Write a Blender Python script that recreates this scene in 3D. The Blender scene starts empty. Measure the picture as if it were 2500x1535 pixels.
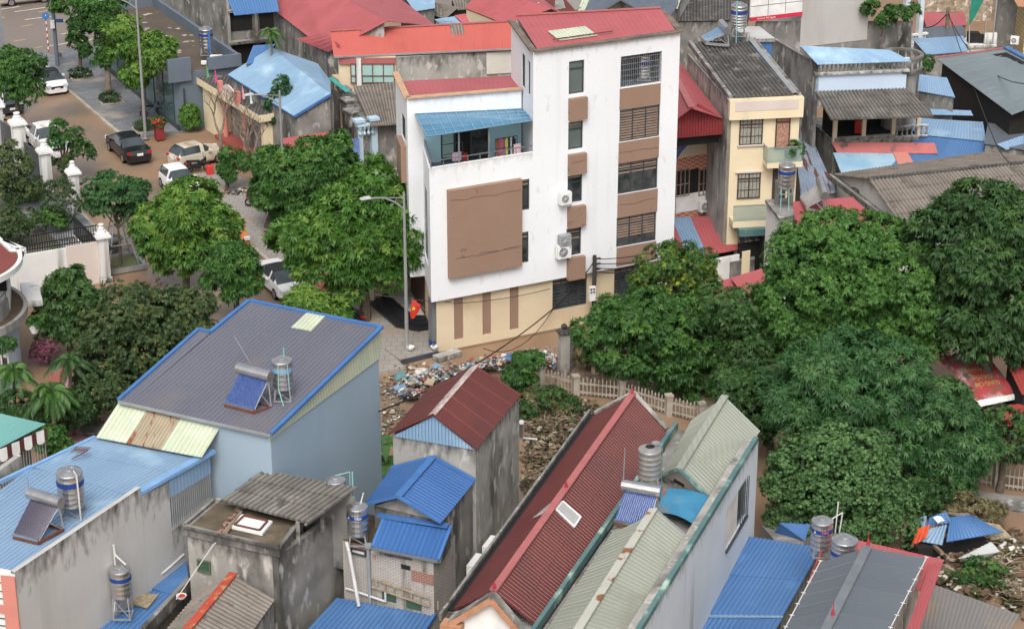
import bpy, math, random
import numpy as np
from mathutils import Vector, Matrix
random.seed(5)
C = bpy.context.scene.collection
sc = bpy.context.scene
# ---------------------------------------------------------------- camera
FPX, TH, HC = 5200.0, math.radians(22.8), 45.0
cam = bpy.data.objects.new('camera', bpy.data.cameras.new('camera')); C.objects.link(cam)
cam.location = (0, 0, HC); cam.rotation_euler = (math.radians(90) - TH, 0, 0)
cam.data.sensor_fit = 'HORIZONTAL'; cam.data.sensor_width = 36.0
cam.data.lens = 36.0 * FPX / 2500.0; cam.data.clip_start = 1; cam.data.clip_end = 3000
sc.camera = cam
# ---------------------------------------------------------------- sky, sun, exposure
SUN_EL, SUN_AZ = 52.0, 184.0      # overcast: a broad soft sun high to the left
w = bpy.data.worlds.new("World"); sc.world = w; w.use_nodes = True
nt = w.node_tree; bg = nt.nodes['Background']
sky = nt.nodes.new('ShaderNodeTexSky'); sky.sky_type = 'NISHITA'; sky.sun_disc = False
sky.sun_elevation = math.radians(SUN_EL); sky.sun_rotation = math.radians(SUN_AZ)
sky.air_density = 1.0; sky.dust_density = 6.0; sky.ozone_density = 0.6
hs = nt.nodes.new('ShaderNodeHueSaturation'); hs.inputs['Saturation'].default_value = 0.35
nt.links.new(sky.outputs[0], hs.inputs['Color']); nt.links.new(hs.outputs[0], bg.inputs[0])
bg.inputs[1].default_value = 0.15
sun = bpy.data.objects.new('sun', bpy.data.lights.new('sun', 'SUN')); C.objects.link(sun)
sun.data.energy = 0.85; sun.data.angle = math.radians(24); sun.data.color = (1.0, 0.98, 0.95)
az = math.radians(SUN_AZ); el = math.radians(SUN_EL)
sd = Vector((math.sin(az) * math.cos(el), math.cos(az) * math.cos(el), math.sin(el)))
sun.rotation_euler = (-sd).to_track_quat('-Z', 'Y').to_euler(); sun.location = (0, 60, 90)
sc.view_settings.view_transform = 'Standard'; sc.view_settings.look = 'None'
sc.view_settings.gamma = 1; sc.view_settings.use_curve_mapping = False
sc.view_settings.exposure = 0.45
sc.cycles.max_bounces = 5; sc.cycles.diffuse_bounces = 3; sc.cycles.transmission_bounces = 3
sc.cycles.transparent_max_bounces = 6; sc.cycles.use_adaptive_sampling = True
# ---------------------------------------------------------------- survey helpers: where a sight line meets a height or an upright plane
ct, st = math.cos(TH), math.sin(TH)
def ray(px, py):
    x = (px - 1250) / FPX; y = -(py - 767.5) / FPX
    return Vector((x, ct + y * st, -st + y * ct))
def P(px, py, z=0.0):
    d = ray(px, py); t = (z - HC) / d.z
    return Vector((d.x * t, d.y * t, z))
def PY(px, py, Y):
    d = ray(px, py); t = Y / d.y
    return Vector((d.x * t, Y, HC + d.z * t))
def V3(p, z): return Vector((p[0], p[1], z))
UD = math.radians(26.25); U1 = Vector((math.cos(UD), math.sin(UD), 0)); N1 = Vector((math.sin(UD), -math.cos(UD), 0))
FD = math.radians(70.6); U2 = Vector((math.cos(FD), math.sin(FD), 0)); R2 = Vector((math.sin(FD), -math.cos(FD), 0))
# ---------------------------------------------------------------- materials
def _n(nt, t, **k):
    n = nt.nodes.new(t)
    for a, b in k.items():
        if a in n.inputs: n.inputs[a].default_value = b
        else: setattr(n, a, b)
    return n
def mk(name, c, c2=None, sc_=1.5, rough=.75, metal=0.0, stain=None, ssc=(.7, .7, .12), st_=(.52, .7), top=None, bump=0, bsc=30,
       sheet=None, brick=None, brick2=None, spec=.3, seed=0, stain2=None, lo=.35, hi=.65, alpha=None, stripe=None):
    m = bpy.data.materials.new(name); m.use_nodes = True; nt = m.node_tree; L = nt.links.new
    bs = nt.nodes['Principled BSDF']; bs.inputs['Roughness'].default_value = rough; bs.inputs['Metallic'].default_value = metal
    bs.inputs['Specular IOR Level'].default_value = spec
    tc = _n(nt, 'ShaderNodeTexCoord')
    def rgb(x): return (*x, 1.0)
    def mapr(src, a, b):
        r = _n(nt, 'ShaderNodeMapRange'); r.inputs['From Min'].default_value = a; r.inputs['From Max'].default_value = b; L(src, r.inputs['Value']); return r.outputs[0]
    def mix(f, a, b, bt='MIX'):
        n = _n(nt, 'ShaderNodeMix', data_type='RGBA', blend_type=bt)
        for i, v in ((6, a), (7, b)):
            if isinstance(v, tuple): n.inputs[i].default_value = rgb(v)
            else: L(v, n.inputs[i])
        if isinstance(f, (int, float)): n.inputs[0].default_value = f
        else: L(f, n.inputs[0])
        return n.outputs[2]
    def noise(scale, det=5, vec=None, mp=None):
        n = _n(nt, 'ShaderNodeTexNoise'); n.inputs['Scale'].default_value = scale; n.inputs['Detail'].default_value = det
        v = vec or tc.outputs['Object']
        g = _n(nt, 'ShaderNodeMapping'); L(v, g.inputs[0]); g.inputs[1].default_value = (seed * 3.1, seed * 1.7, 0)
        if mp: g.inputs[3].default_value = mp
        L(g.outputs[0], n.inputs['Vector']); return n.outputs[0]
    col = c
    if c2 is None: c2 = tuple(x * .82 for x in c)
    col = mix(mapr(noise(sc_), lo, hi), c, c2)
    if brick:      # (mortar colour, width, height, mortar size)
        b = _n(nt, 'ShaderNodeTexBrick'); L(tc.outputs['UV'], b.inputs['Vector'])
        b.inputs['Scale'].default_value = 1; b.inputs['Brick Width'].default_value = brick[1]; b.inputs['Row Height'].default_value = brick[2]
        b.inputs['Mortar Size'].default_value = brick[3]; b.inputs['Mortar'].default_value = rgb(brick[0])
        L(col, b.inputs['Color1'])
        if brick2: b.inputs['Color2'].default_value = rgb(brick2)
        else: L(mix(.5, col, c2), b.inputs['Color2'])
        col = b.outputs[0]
    if sheet:      # sheets (w, h, amount): each laid sheet a little different
        sp = _n(nt, 'ShaderNodeSeparateXYZ'); L(tc.outputs['UV'], sp.inputs[0])
        fl = []
        for i, wd in ((0, sheet[0]), (1, sheet[1])):
            a = _n(nt, 'ShaderNodeMath', operation='DIVIDE'); L(sp.outputs[i], a.inputs[0]); a.inputs[1].default_value = wd
            b = _n(nt, 'ShaderNodeMath', operation='FLOOR'); L(a.outputs[0], b.inputs[0]); fl.append(b.outputs[0])
        cb = _n(nt, 'ShaderNodeCombineXYZ'); L(fl[0], cb.inputs[0]); L(fl[1], cb.inputs[1])
        wn = _n(nt, 'ShaderNodeTexWhiteNoise'); L(cb.outputs[0], wn.inputs['Vector'])
        g = mapr(wn.outputs['Value'], 0, 1)
        r = _n(nt, 'ShaderNodeMapRange'); L(wn.outputs['Value'], r.inputs['Value']); r.inputs['To Min'].default_value = 1 - sheet[2]; r.inputs['To Max'].default_value = 1 + sheet[2] * .6
        vm = _n(nt, 'ShaderNodeVectorMath', operation='SCALE'); L(col, vm.inputs[0]); L(r.outputs[0], vm.inputs['Scale']); col = vm.outputs[0]
    if stripe:       # cosine colour stripes running with the ribs, darkest once per pitch: (pitch, amount)
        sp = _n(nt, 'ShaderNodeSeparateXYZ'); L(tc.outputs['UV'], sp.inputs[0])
        a = _n(nt, 'ShaderNodeMath', operation='MULTIPLY'); L(sp.outputs[0], a.inputs[0]); a.inputs[1].default_value = 2 * math.pi / stripe[0]
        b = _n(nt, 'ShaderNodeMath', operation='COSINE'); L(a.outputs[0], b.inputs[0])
        r = _n(nt, 'ShaderNodeMapRange'); L(b.outputs[0], r.inputs['Value']); r.inputs['From Min'].default_value = -1; r.inputs['To Min'].default_value = 1.06; r.inputs['To Max'].default_value = 1 - stripe[1]
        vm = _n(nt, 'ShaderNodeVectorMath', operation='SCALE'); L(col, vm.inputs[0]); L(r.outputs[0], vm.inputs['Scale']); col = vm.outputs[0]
    if stain:
        a = noise(1.0, 8, mp=ssc); col = mix(mapr(a, st_[0], st_[1]), col, stain)
    if stain2:
        a = noise(2.3, 9, mp=(1, 1, .5)); col = mix(mapr(a, stain2[1], stain2[2]), col, stain2[0])
    if top:        # grime washed down from the upper edge: (colour, depth in metres)
        sp = _n(nt, 'ShaderNodeSeparateXYZ'); L(tc.outputs['UV'], sp.inputs[0])
        a = noise(3.2, 8, vec=tc.outputs['UV'], mp=(1.1, .4, 1))
        mm = _n(nt, 'ShaderNodeMath', operation='DIVIDE'); L(sp.outputs[1], mm.inputs[0]); mm.inputs[1].default_value = top[1]
        m2 = _n(nt, 'ShaderNodeMath', operation='MULTIPLY_ADD'); L(mm.outputs[0], m2.inputs[0]); m2.inputs[1].default_value = -.32; L(a, m2.inputs[2])
        col = mix(mapr(m2.outputs[0], .26, .62), col, top[0])
    r = mapr(noise(55, 3), .3, .7)
    r2 = _n(nt, 'ShaderNodeMapRange'); L(r, r2.inputs['Value']); r2.inputs['To Min'].default_value = .9; r2.inputs['To Max'].default_value = 1.08
    vm = _n(nt, 'ShaderNodeVectorMath', operation='SCALE'); L(col, vm.inputs[0]); L(r2.outputs[0], vm.inputs['Scale']); col = vm.outputs[0]
    L(col, bs.inputs['Base Color'])
    if bump:
        bp = _n(nt, 'ShaderNodeBump'); bp.inputs['Strength'].default_value = bump; bp.inputs['Distance'].default_value = .03
        L(noise(bsc, 4), bp.inputs['Height']); L(bp.outputs[0], bs.inputs['Normal'])
    if alpha is not None: bs.inputs['Alpha'].default_value = alpha
    return m
def leafm(name, dark, mid, light, tr=.22):
    m = bpy.data.materials.new(name); m.use_nodes = True; nt = m.node_tree; L = nt.links.new
    bs = nt.nodes['Principled BSDF']; out = nt.nodes['Material Output']
    bs.inputs['Roughness'].default_value = .5; bs.inputs['Specular IOR Level'].default_value = .3
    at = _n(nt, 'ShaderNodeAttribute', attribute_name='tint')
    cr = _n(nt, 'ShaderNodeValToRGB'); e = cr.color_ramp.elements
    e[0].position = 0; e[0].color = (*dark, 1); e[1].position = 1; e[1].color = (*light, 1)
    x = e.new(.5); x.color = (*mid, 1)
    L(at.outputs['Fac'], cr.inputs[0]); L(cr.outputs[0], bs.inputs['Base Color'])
    tl = _n(nt, 'ShaderNodeBsdfTranslucent'); L(cr.outputs[0], tl.inputs[0])
    mx = _n(nt, 'ShaderNodeMixShader'); mx.inputs[0].default_value = tr
    L(bs.outputs[0], mx.inputs[1]); L(tl.outputs[0], mx.inputs[2]); L(mx.outputs[0], out.inputs[0])
    return m
# ---------------------------------------------------------------- mesh builder
class M:
    def __init__(s): s.v = []; s.f = []; s.uv = []; s.mi = []
    def poly(s, pts, uv=None, mi=0):
        i = len(s.v); s.v += [tuple(p) for p in pts]; s.f.append(tuple(range(i, i + len(pts))))
        if uv is None:
            a = Vector(pts[0]); u = (Vector(pts[1]) - a); L = u.length or 1; u = u / L
            n = Vector((0, 0, 0))
            for k in range(1, len(pts) - 1): n += (Vector(pts[k]) - a).cross(Vector(pts[k + 1]) - a)
            n = n.normalized() if n.length > 1e-9 else Vector((0, 0, 1)); vv = n.cross(u)
            if abs(n.z) > .8: u, vv = Vector((1, 0, 0)), Vector((0, 1, 0)); a = Vector((0, 0, 0))
            uv = [((Vector(p) - a).dot(u), (Vector(p) - a).dot(vv)) for p in pts]
        s.uv.append(uv); s.mi.append(mi); return s
    def box(s, c, d, rz=0.0, mi=0, R=None):
        c = Vector(c); hx, hy, hz = d[0] / 2, d[1] / 2, d[2] / 2
        R = R or Matrix.Rotation(rz, 3, 'Z')
        q = [c + R @ Vector((x * hx, y * hy, z * hz)) for z in (-1, 1) for x, y in ((-1, -1), (1, -1), (1, 1), (-1, 1))]
        for a in ((3, 2, 1, 0), (4, 5, 6, 7), (0, 1, 5, 4), (1, 2, 6, 5), (2, 3, 7, 6), (3, 0, 4, 7)): s.poly([q[k] for k in a], mi=mi)
        return s
    def beam(s, p, q, w, h=None, up=(0, 0, 1), mi=0):
        p, q = Vector(p), Vector(q); h = h or w; d = q - p; L = d.length
        if L < 1e-6: return s
        d /= L; up = Vector(up)
        if abs(d.dot(up)) > .97: up = Vector((1, 0, 0))
        x = d.cross(up).normalized(); z = x.cross(d)
        R = Matrix((x, d, z)).transposed()
        return s.box((p + q) / 2, (w, L, h), R=R, mi=mi)
    def tube(s, p, q, r, r2=None, n=8, mi=0, cap=True):
        p, q = Vector(p), Vector(q); r2 = r if r2 is None else r2; d = (q - p)
        if d.length < 1e-6: return s
        d.normalize(); u = Vector((0, 0, 1)) if abs(d.z) < .9 else Vector((1, 0, 0)); x = d.cross(u).normalized(); y = d.cross(x)
        A = []; B = []
        for k in range(n):
            a = 2 * math.pi * k / n; o = x * math.cos(a) + y * math.sin(a); A.append(p + o * r); B.append(q + o * r2)
        for k in range(n):
            j = (k + 1) % n; s.poly([A[j], A[k], B[k], B[j]], mi=mi, uv=[(0, 0)] * 4)
        if cap: s.poly(A, mi=mi); s.poly(B[::-1], mi=mi)
        return s
    def path(s, pts, r, r2=None, n=6, mi=0):
        N = len(pts) - 1
        for k in range(N):
            a = r + ((r2 if r2 is not None else r) - r) * k / N; b = r + ((r2 if r2 is not None else r) - r) * (k + 1) / N
            s.tube(pts[k], pts[k + 1], a, b, n, mi)
        return s
    def lathe(s, prof, c=(0, 0, 0), n=20, mi=0, arc=(0, 2 * math.pi)):
        c = Vector(c); a0, a1 = arc; full = abs(a1 - a0 - 2 * math.pi) < 1e-6
        for k in range(n):
            a = a0 + (a1 - a0) * k / n; b = a0 + (a1 - a0) * (k + 1) / n
            for (r0, z0), (r1, z1) in zip(prof[:-1], prof[1:]):
                q = [c + Vector((r0 * math.cos(a), r0 * math.sin(a), z0)), c + Vector((r0 * math.cos(b), r0 * math.sin(b), z0)),
                     c + Vector((r1 * math.cos(b), r1 * math.sin(b), z1)), c + Vector((r1 * math.cos(a), r1 * math.sin(a), z1))]
                if r1 < 1e-5: q = q[:3]
                elif r0 < 1e-5: q = [q[0], q[2], q[3]]
                s.poly(q, mi=mi, uv=[(0, 0)] * len(q))
        return s
    def prism(s, ring, z0, z1=None, mi=0, cap=True, mi2=None):
        # ring: points, 2-D with z1 given or 3-D tops; sides carry uv = (metres along, metres below the top)
        tp = [Vector((p[0], p[1], z1 if z1 is not None else p[2])) for p in ring]
        ar = sum(tp[i - 1].x * tp[i].y - tp[i].x * tp[i - 1].y for i in range(len(tp)))
        if ar < 0: tp = tp[::-1]
        u = 0
        for i in range(len(tp)):
            a, b = tp[i], tp[(i + 1) % len(tp)]; L = (b - a).length
            s.poly([V3(a, z0), V3(b, z0), b, a], uv=[(u, a.z - z0), (u + L, b.z - z0), (u + L, 0), (u, 0)], mi=mi); u += L
        if cap: s.poly(tp, mi=mi if mi2 is None else mi2); s.poly([V3(p, z0) for p in tp[::-1]], mi=mi)
        return s
    def corr(s, a, b, c, d, pitch=.25, amp=.022, prof='trap', rows=1, lap=.015, thick=.035, mi=0, u0=0):
        # ribbed sheet: a-b upper edge, d-c lower edge, ribs run from a-b down to d-c
        a, b, c, d = map(Vector, (a, b, c, d)); n = (b - a).cross(d - a)
        if n.length < 1e-6: n = (c - b).cross(d - a)
        n.normalize()
        if n.z < 0: n = -n
        L = max((b - a).length, (c - d).length); H = max((d - a).length, (c - b).length)
        if amp <= 0: us = [0, 1]; hs_ = [0, 0]
        else:
            N = max(1, int(round(L / pitch))); us = []; hs_ = []
            if prof == 'trap': pr = ((0, 0), (.62, 0), (.72, 1), (.9, 1))
            elif prof == 'rib': pr = ((0, 0), (.84, 0), (.89, 1), (.96, 1))
            else: pr = tuple((k / 6, .5 - .5 * math.cos(2 * math.pi * k / 6)) for k in range(6))
            for k in range(N):
                for x, h in pr: us.append((k + x) / N); hs_.append(h * amp)
            us.append(1); hs_.append(hs_[0]); L = N * pitch
        def pt(u, v, h): return (a + (b - a) * u) * (1 - v) + (d + (c - d) * u) * v + n * h
        for r in range(rows):
            v0, v1 = r / rows, (r + 1) / rows; l1 = lap if rows > 1 else 0
            T = [pt(u, v0, h) for u, h in zip(us, hs_)]; B = [pt(u, v1, h + l1) for u, h in zip(us, hs_)]
            base = len(s.v); s.v += [tuple(x) for x in T + B]; K = len(us)
            for k in range(K - 1):
                s.f.append((base + k, base + K + k, base + K + k + 1, base + k + 1)); s.mi.append(mi)
                s.uv.append([(u0 + us[k] * L, v0 * H), (u0 + us[k] * L, v1 * H), (u0 + us[k + 1] * L, v1 * H), (u0 + us[k + 1] * L, v0 * H)])
            if r < rows - 1:
                for k in range(K - 1): s.poly([B[k], B[k] - n * l1, B[k + 1] - n * l1, B[k + 1]], uv=[(us[k] * L, v1 * H)] * 4, mi=mi)
            if r == rows - 1:
                D = [pt(u, 1, -thick) for u in us]
                for k in range(K - 1): s.poly([B[k], D[k], D[k + 1], B[k + 1]], uv=[(us[k] * L, H)] * 4, mi=mi)
        q = [pt(x, y, -thick) for x, y in ((0, 0), (1, 0), (1, 1), (0, 1))]; t = [pt(x, y, 0) for x, y in ((0, 0), (1, 0), (1, 1), (0, 1))]
        s.poly([q[0], q[1], q[2], q[3]], mi=mi); s.poly([t[0], t[3], q[3], q[0]], mi=mi); s.poly([t[2], t[1], q[1], q[2]], mi=mi); s.poly([t[1], t[0], q[0], q[1]], mi=mi)
        return s
    def build(s, name, mats, parent=None, smooth=False, loc=None):
        me = bpy.data.meshes.new(name); o = Vector((0, 0, 0)) if parent is None and loc is None else (Vector(loc) if loc is not None else org(parent))
        va = [(p[0] - o.x, p[1] - o.y, p[2] - o.z) for p in s.v]
        me.from_pydata(va, [], s.f)
        uvl = me.uv_layers.new(name='UVMap'); flat = [c for fu in s.uv for t in fu for c in t]; uvl.data.foreach_set('uv', flat)
        for m in (mats if isinstance(mats, (list, tuple)) else [mats]): me.materials.append(m)
        me.polygons.foreach_set('material_index', s.mi)
        if smooth: me.polygons.foreach_set('use_smooth', [True] * len(s.f))
        me.update(); ob = bpy.data.objects.new(name, me); C.objects.link(ob)
        if parent is not None: ob.parent = parent
        elif loc is not None: ob.location = loc
        return ob
def org(o):
    v = Vector((0, 0, 0))
    while o is not None: v += o.location; o = o.parent
    return v
def tag(o, label=None, cat=None, group=None, kind=None):
    for k, v in (('label', label), ('category', cat), ('group', group), ('kind', kind)):
        if v: o[k] = v
    return o
def thing(name, label, cat, loc=(0, 0, 0), group=None, rz=0.0):
    o = bpy.data.objects.new(name, None); C.objects.link(o); o.location = loc; o.rotation_euler = (0, 0, rz)
    o.empty_display_size = .3
    return tag(o, label, cat, group)
def one(m, name, mats, label, cat, group=None, smooth=False, kind=None):
    xs = [p[0] for p in m.v]; ys = [p[1] for p in m.v]; zs = [p[2] for p in m.v]
    o = m.build(name, mats, None, smooth, loc=((min(xs) + max(xs)) / 2, (min(ys) + max(ys)) / 2, min(zs)))
    return tag(o, label, cat, group, kind)
def dup(o, loc=None, rz=None, label=None, group=None, parent=None, scale=None):
    c = o.copy(); C.objects.link(c); c.parent = parent
    if loc is not None: c.location = loc
    if rz is not None: c.rotation_euler = (0, 0, rz)
    if scale: c.scale = scale
    if label: c['label'] = label
    if group: c['group'] = group
    for ch in [x for x in bpy.data.objects if x.parent == o]: dup(ch, parent=c)
    return c
def struct(m, name, mat, smooth=False): return tag(m.build(name, mat, None, smooth), kind='structure')
# facade: an upright plane through two ground points, A to B running left to right as seen from outside
class Fac:
    def __init__(s, A, B, off=0.0):
        A, B = V3(A, 0), V3(B, 0); s.d = (B - A).normalized(); s.n = Vector((s.d.y, -s.d.x, 0)); s.A = A + s.n * off; s.L = (B - A).length
    def pt(s, u, z, o=0.0): return s.A + s.d * u + s.n * o + Vector((0, 0, z))
    def px(s, x, y):
        r = ray(x, y); t = (s.n.x * s.A.x + s.n.y * s.A.y) / (s.n.x * r.x + s.n.y * r.y)
        p = Vector((r.x * t, r.y * t, HC + r.z * t)); return (p - s.A).dot(s.d), p.z
    def rect(s, x0, y0, x1, y1):   # pixel of the top left and the bottom right corner
        u0, z1 = s.px(x0, y0); u1, z0 = s.px(x1, y1); return u0, u1, z0, z1
    def wall(s, m, u0, u1, z0, z1, holes=(), depth=.18, mi=0):
        us = sorted({u0, u1} | {h[k] for h in holes for k in (0, 1)}); zs = sorted({z0, z1} | {h[k] for h in holes for k in (2, 3)})
        for a, b in zip(us[:-1], us[1:]):
            for c, d in zip(zs[:-1], zs[1:]):
                x, y = (a + b) / 2, (c + d) / 2
                if any(h[0] < x < h[1] and h[2] < y < h[3] for h in holes): continue
                m.poly([s.pt(a, c), s.pt(b, c), s.pt(b, d), s.pt(a, d)], uv=[(a, z1 - c), (b, z1 - c), (b, z1 - d), (a, z1 - d)], mi=mi)
        for h in holes:
            a, b, c, d = h[:4]
            for q in ((a, c, a, d), (a, d, b, d), (b, d, b, c), (b, c, a, c)):
                m.poly([s.pt(q[0], q[1]), s.pt(q[2], q[3]), s.pt(q[2], q[3], -depth), s.pt(q[0], q[1], -depth)], mi=mi)
        return m
    def slab(s, m, u0, u1, z0, z1, o0, o1, mi=0):
        a = s.pt((u0 + u1) / 2, (z0 + z1) / 2, (o0 + o1) / 2); R = Matrix((s.d, s.n, Vector((0, 0, 1)))).transposed()
        return m.box(a, (abs(u1 - u0), abs(o1 - o0), abs(z1 - z0)), R=R, mi=mi)
def window(F, r, root, frame, glass, cols=2, transom=0.0, o=-.12, fw=.06, name='window', blind=None, blind_to=1.0, bars=0, barm=None, lv=None):
    u0, u1, z0, z1 = r; m = M()
    F.slab(m, u0, u1, z1 - fw, z1, o, o + .07); F.slab(m, u0, u1, z0, z0 + fw, o, o + .07)
    for k in range(cols + 1):
        u = u0 + fw / 2 + (u1 - u0 - fw) * k / cols; F.slab(m, u - fw / 2, u + fw / 2, z0 + fw, z1 - fw, o, o + .066)
    if transom: F.slab(m, u0 + fw, u1 - fw, z1 - transom - fw / 2, z1 - transom + fw / 2, o, o + .062)
    if lv:
        for k in range(1, lv): F.slab(m, u0 + fw, u1 - fw, z0 + (z1 - z0) * k / lv - .02, z0 + (z1 - z0) * k / lv + .02, o + .02, o + .055)
    f = m.build(name, frame, root)
    g = M(); F.slab(g, u0 + .01, u1 - .01, z0 + .01, z1 - .01, o - .03, o + .01); g.build('glass_pane', glass, f)
    if blind:
        zb = z1 - (z1 - z0) * blind_to; b = M(); n = max(2, int((z1 - zb) / .14))
        for k in range(n):
            zz = zb + (z1 - zb) * (k + .5) / n; F.slab(b, u0 + fw, u1 - fw, zz - .045, zz + .04, o + .013, o + .03)
        b.build('blind', blind, f)
    if bars:
        b = M()
        for k in range(1, bars): u = u0 + (u1 - u0) * k / bars; F.slab(b, u - .012, u + .012, z0, z1, .02, .044)
        for k in (.33, .66): F.slab(b, u0, u1, z0 + (z1 - z0) * k - .015, z0 + (z1 - z0) * k + .015, .045, .065)
        b.build('grille', barm or frame, f)
    return f
def text_faces(body, size=1.0, bold=.0):
    cu = bpy.data.curves.new('t', 'FONT'); cu.body = body; cu.size = size; cu.offset = bold; cu.align_x = 'CENTER'; cu.align_y = 'CENTER'
    o = bpy.data.objects.new('t', cu); C.objects.link(o); dg = bpy.context.evaluated_depsgraph_get()
    me = bpy.data.meshes.new_from_object(o.evaluated_get(dg)); v = [x.co.copy() for x in me.vertices]; f = [tuple(p.vertices) for p in me.polygons]
    bpy.data.objects.remove(o); bpy.data.curves.remove(cu); bpy.data.meshes.remove(me); return v, f
def put_text(m, body, size, fn, bold=.0, mi=0):
    v, f = text_faces(body, size, bold); b = len(m.v); m.v += [tuple(fn(p.x, p.y)) for p in v]
    for q in f: m.f.append(tuple(b + k for k in q)); m.uv.append([(0, 0)] * len(q)); m.mi.append(mi)
# ================================================================ materials
GR = (.045, .042, .038)
m_mud = mk('mud', (.27, .175, .108), (.20, .128, .08), .35, .6, stain=(.25, .19, .135), ssc=(.25, .25, 1), st_=(.52, .75), bump=.5, bsc=6, spec=.35)
m_road = mk('wet_asphalt', (.16, .125, .10), (.215, .155, .11), .3, .32, stain=(.27, .18, .115), ssc=(.2, .3, 1), st_=(.44, .6), spec=.5, stain2=((.27, .2, .14), .62, .72))
m_mainroad = mk('main_road', (.17, .14, .12), (.2, .155, .125), .15, .4, spec=.4)
m_paint = mk('road_paint', (.62, .6, .55), rough=.6); m_paint_y = mk('yellow_road_paint', (.6, .42, .12), rough=.6)
m_pave = mk('grey_paving', (.19, .2, .21), (.26, .26, .26), .5, .45, brick=((.1, .1, .1), .6, .3, .012), brick2=(.14, .15, .165), stain=(.36, .31, .25), ssc=(.3, .3, 1), st_=(.58, .7))
m_pave2 = mk('pale_paving', (.33, .31, .28), (.25, .23, .21), .6, .5, brick=((.19, .165, .14), .55, .55, .02), brick2=(.29, .27, .245), stain=(.32, .24, .165), ssc=(.35, .35, 1), st_=(.55, .68))
m_yard = mk('yard_tiles', (.28, .2, .145), (.23, .165, .12), .5, .5, brick=((.13, .09, .06), .5, .5, .03))
m_kerb = mk('kerb', (.42, .38, .32), (.3, .25, .19), .8)
m_white = mk('white_paint', (.77, .785, .80), (.71, .725, .745), .15, .6, stain=(.58, .58, .57), ssc=(.9, .9, .05), st_=(.58, .85), top=((.58, .58, .56), .5), stain2=((.62, .62, .61), .62, .75))
m_white2 = mk('weathered_white', (.68, .68, .66), (.6, .6, .58), .5, .7, stain=(.2, .19, .17), ssc=(1.2, 1.2, .1), st_=(.56, .7), top=((.12, .115, .1), .6))
m_brown = mk('brown_panel', (.285, .185, .135), (.265, .17, .123), .8, .65, stain=(.2, .125, .09), ssc=(2.2, .3, 2.2), st_=(.66, .70))
m_beige = mk('beige_plaster', (.66, .55, .385), (.6, .49, .34), .5, .7, stain=(.5, .38, .25), ssc=(.4, .4, .3), st_=(.55, .75))
m_beige2 = mk('cream_plaster', (.72, .62, .43), (.68, .57, .39), .5, .7, stain=(.55, .47, .34), ssc=(.9, .9, .08), st_=(.6, .8))
m_cap = mk('tan_cap', (.52, .33, .2), (.42, .27, .17), 2, .6)
m_frame = mk('dark_frame', (.055, .065, .075), rough=.45); m_metal = mk('grey_metal', (.23, .25, .27), rough=.4, metal=.4)
m_glass = mk('dark_glass', (.02, .027, .03), (.085, .09, .085), 1.7, .12, spec=.6)
m_glass2 = mk('grey_glass', (.10, .125, .12), (.14, .165, .155), .6, .15, spec=.6)
m_teal = mk('teal_glass', (.28, .45, .42), (.36, .52, .48), .7, .25, spec=.5)
m_blind = mk('brown_blind', (.30, .215, .165), (.25, .175, .13), 3, .7)
m_aqua = mk('aqua_wall', (.43, .68, .74), (.40, .65, .72), .5, .7)
m_red = mk('red_sheet', (.39, .098, .105), (.35, .088, .094), .25, .5, sheet=(1.0, 30, .05), stain=(.33, .08, .08), ssc=(.5, .5, .5), st_=(.55, .7))
m_redor = mk('orange_red_sheet', (.44, .105, .085), (.40, .095, .078), .3, .5, sheet=(1.05, 30, .05))
m_maroon = mk('maroon_sheet', (.135, .036, .03), (.115, .03, .026), .5, .45, sheet=(1.0, 30, .07), stain=(.09, .03, .028), ssc=(.4, .4, .4), st_=(.55, .75), stripe=(.2, .17))
m_pink = mk('pink_ridge', (.37, .12, .115), (.33, .105, .10), 2, .5)
m_lblue = mk('light_blue_sheet', (.19, .295, .43), (.22, .33, .46), .3, .45, sheet=(1.0, 30, .07), stain=(.27, .4, .5), ssc=(.5, .5, .5), st_=(.56, .72), stripe=(.2, .16))
m_blue = mk('blue_sheet', (.065, .155, .335), (.08, .18, .37), .4, .42, sheet=(1.0, 30, .06), stain=(.09, .21, .42), ssc=(.6, .6, .6), st_=(.58, .75), stripe=(.2, .2))
m_dblue = mk('deep_blue_sheet', (.04, .115, .30), (.046, .125, .32), .5, .4, sheet=(1.0, 30, .06), stripe=(.2, .14))
m_sblue = mk('sky_blue_sheet', (.205, .33, .46), (.235, .36, .485), .3, .5, sheet=(1.0, 30, .05), stain=(.36, .5, .6), ssc=(.4, .4, .4), st_=(.55, .7))
m_greyroof = mk('slate_violet_sheet', (.12, .125, .155), (.135, .138, .165), .25, .5, sheet=(1.0, 30, .05), stain=(.15, .135, .14), ssc=(.4, .4, .4), st_=(.58, .75), stripe=(.2, .14))
m_greyroof2 = mk('grey_sheet', (.105, .12, .14), (.12, .135, .15), .3, .45, sheet=(1.05, 30, .06))
m_greengrey = mk('sage_sheet', (.29, .305, .25), (.26, .275, .225), .3, .5, sheet=(1.0, 30, .05), stain=(.23, .23, .185), ssc=(.5, .5, .5), st_=(.57, .72), stripe=(.25, .09))
m_graygreen = mk('grey_green_sheet', (.17, .205, .215), (.145, .175, .185), .3, .5, sheet=(1.05, 30, .06))
m_trans = mk('pale_green_sheet', (.45, .49, .36), (.53, .56, .43), .8, .5, sheet=(.8, 30, .1), stain=(.38, .5, .36), ssc=(3, 3, .4), st_=(.55, .7), stripe=(.2, .15))
m_rusty = mk('rusty_sheet', (.36, .30, .21), (.30, .25, .17), 1.2, .7, stain=(.2, .065, .03), ssc=(3.5, .8, 1), st_=(.56, .62), stripe=(.14, .25))
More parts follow.
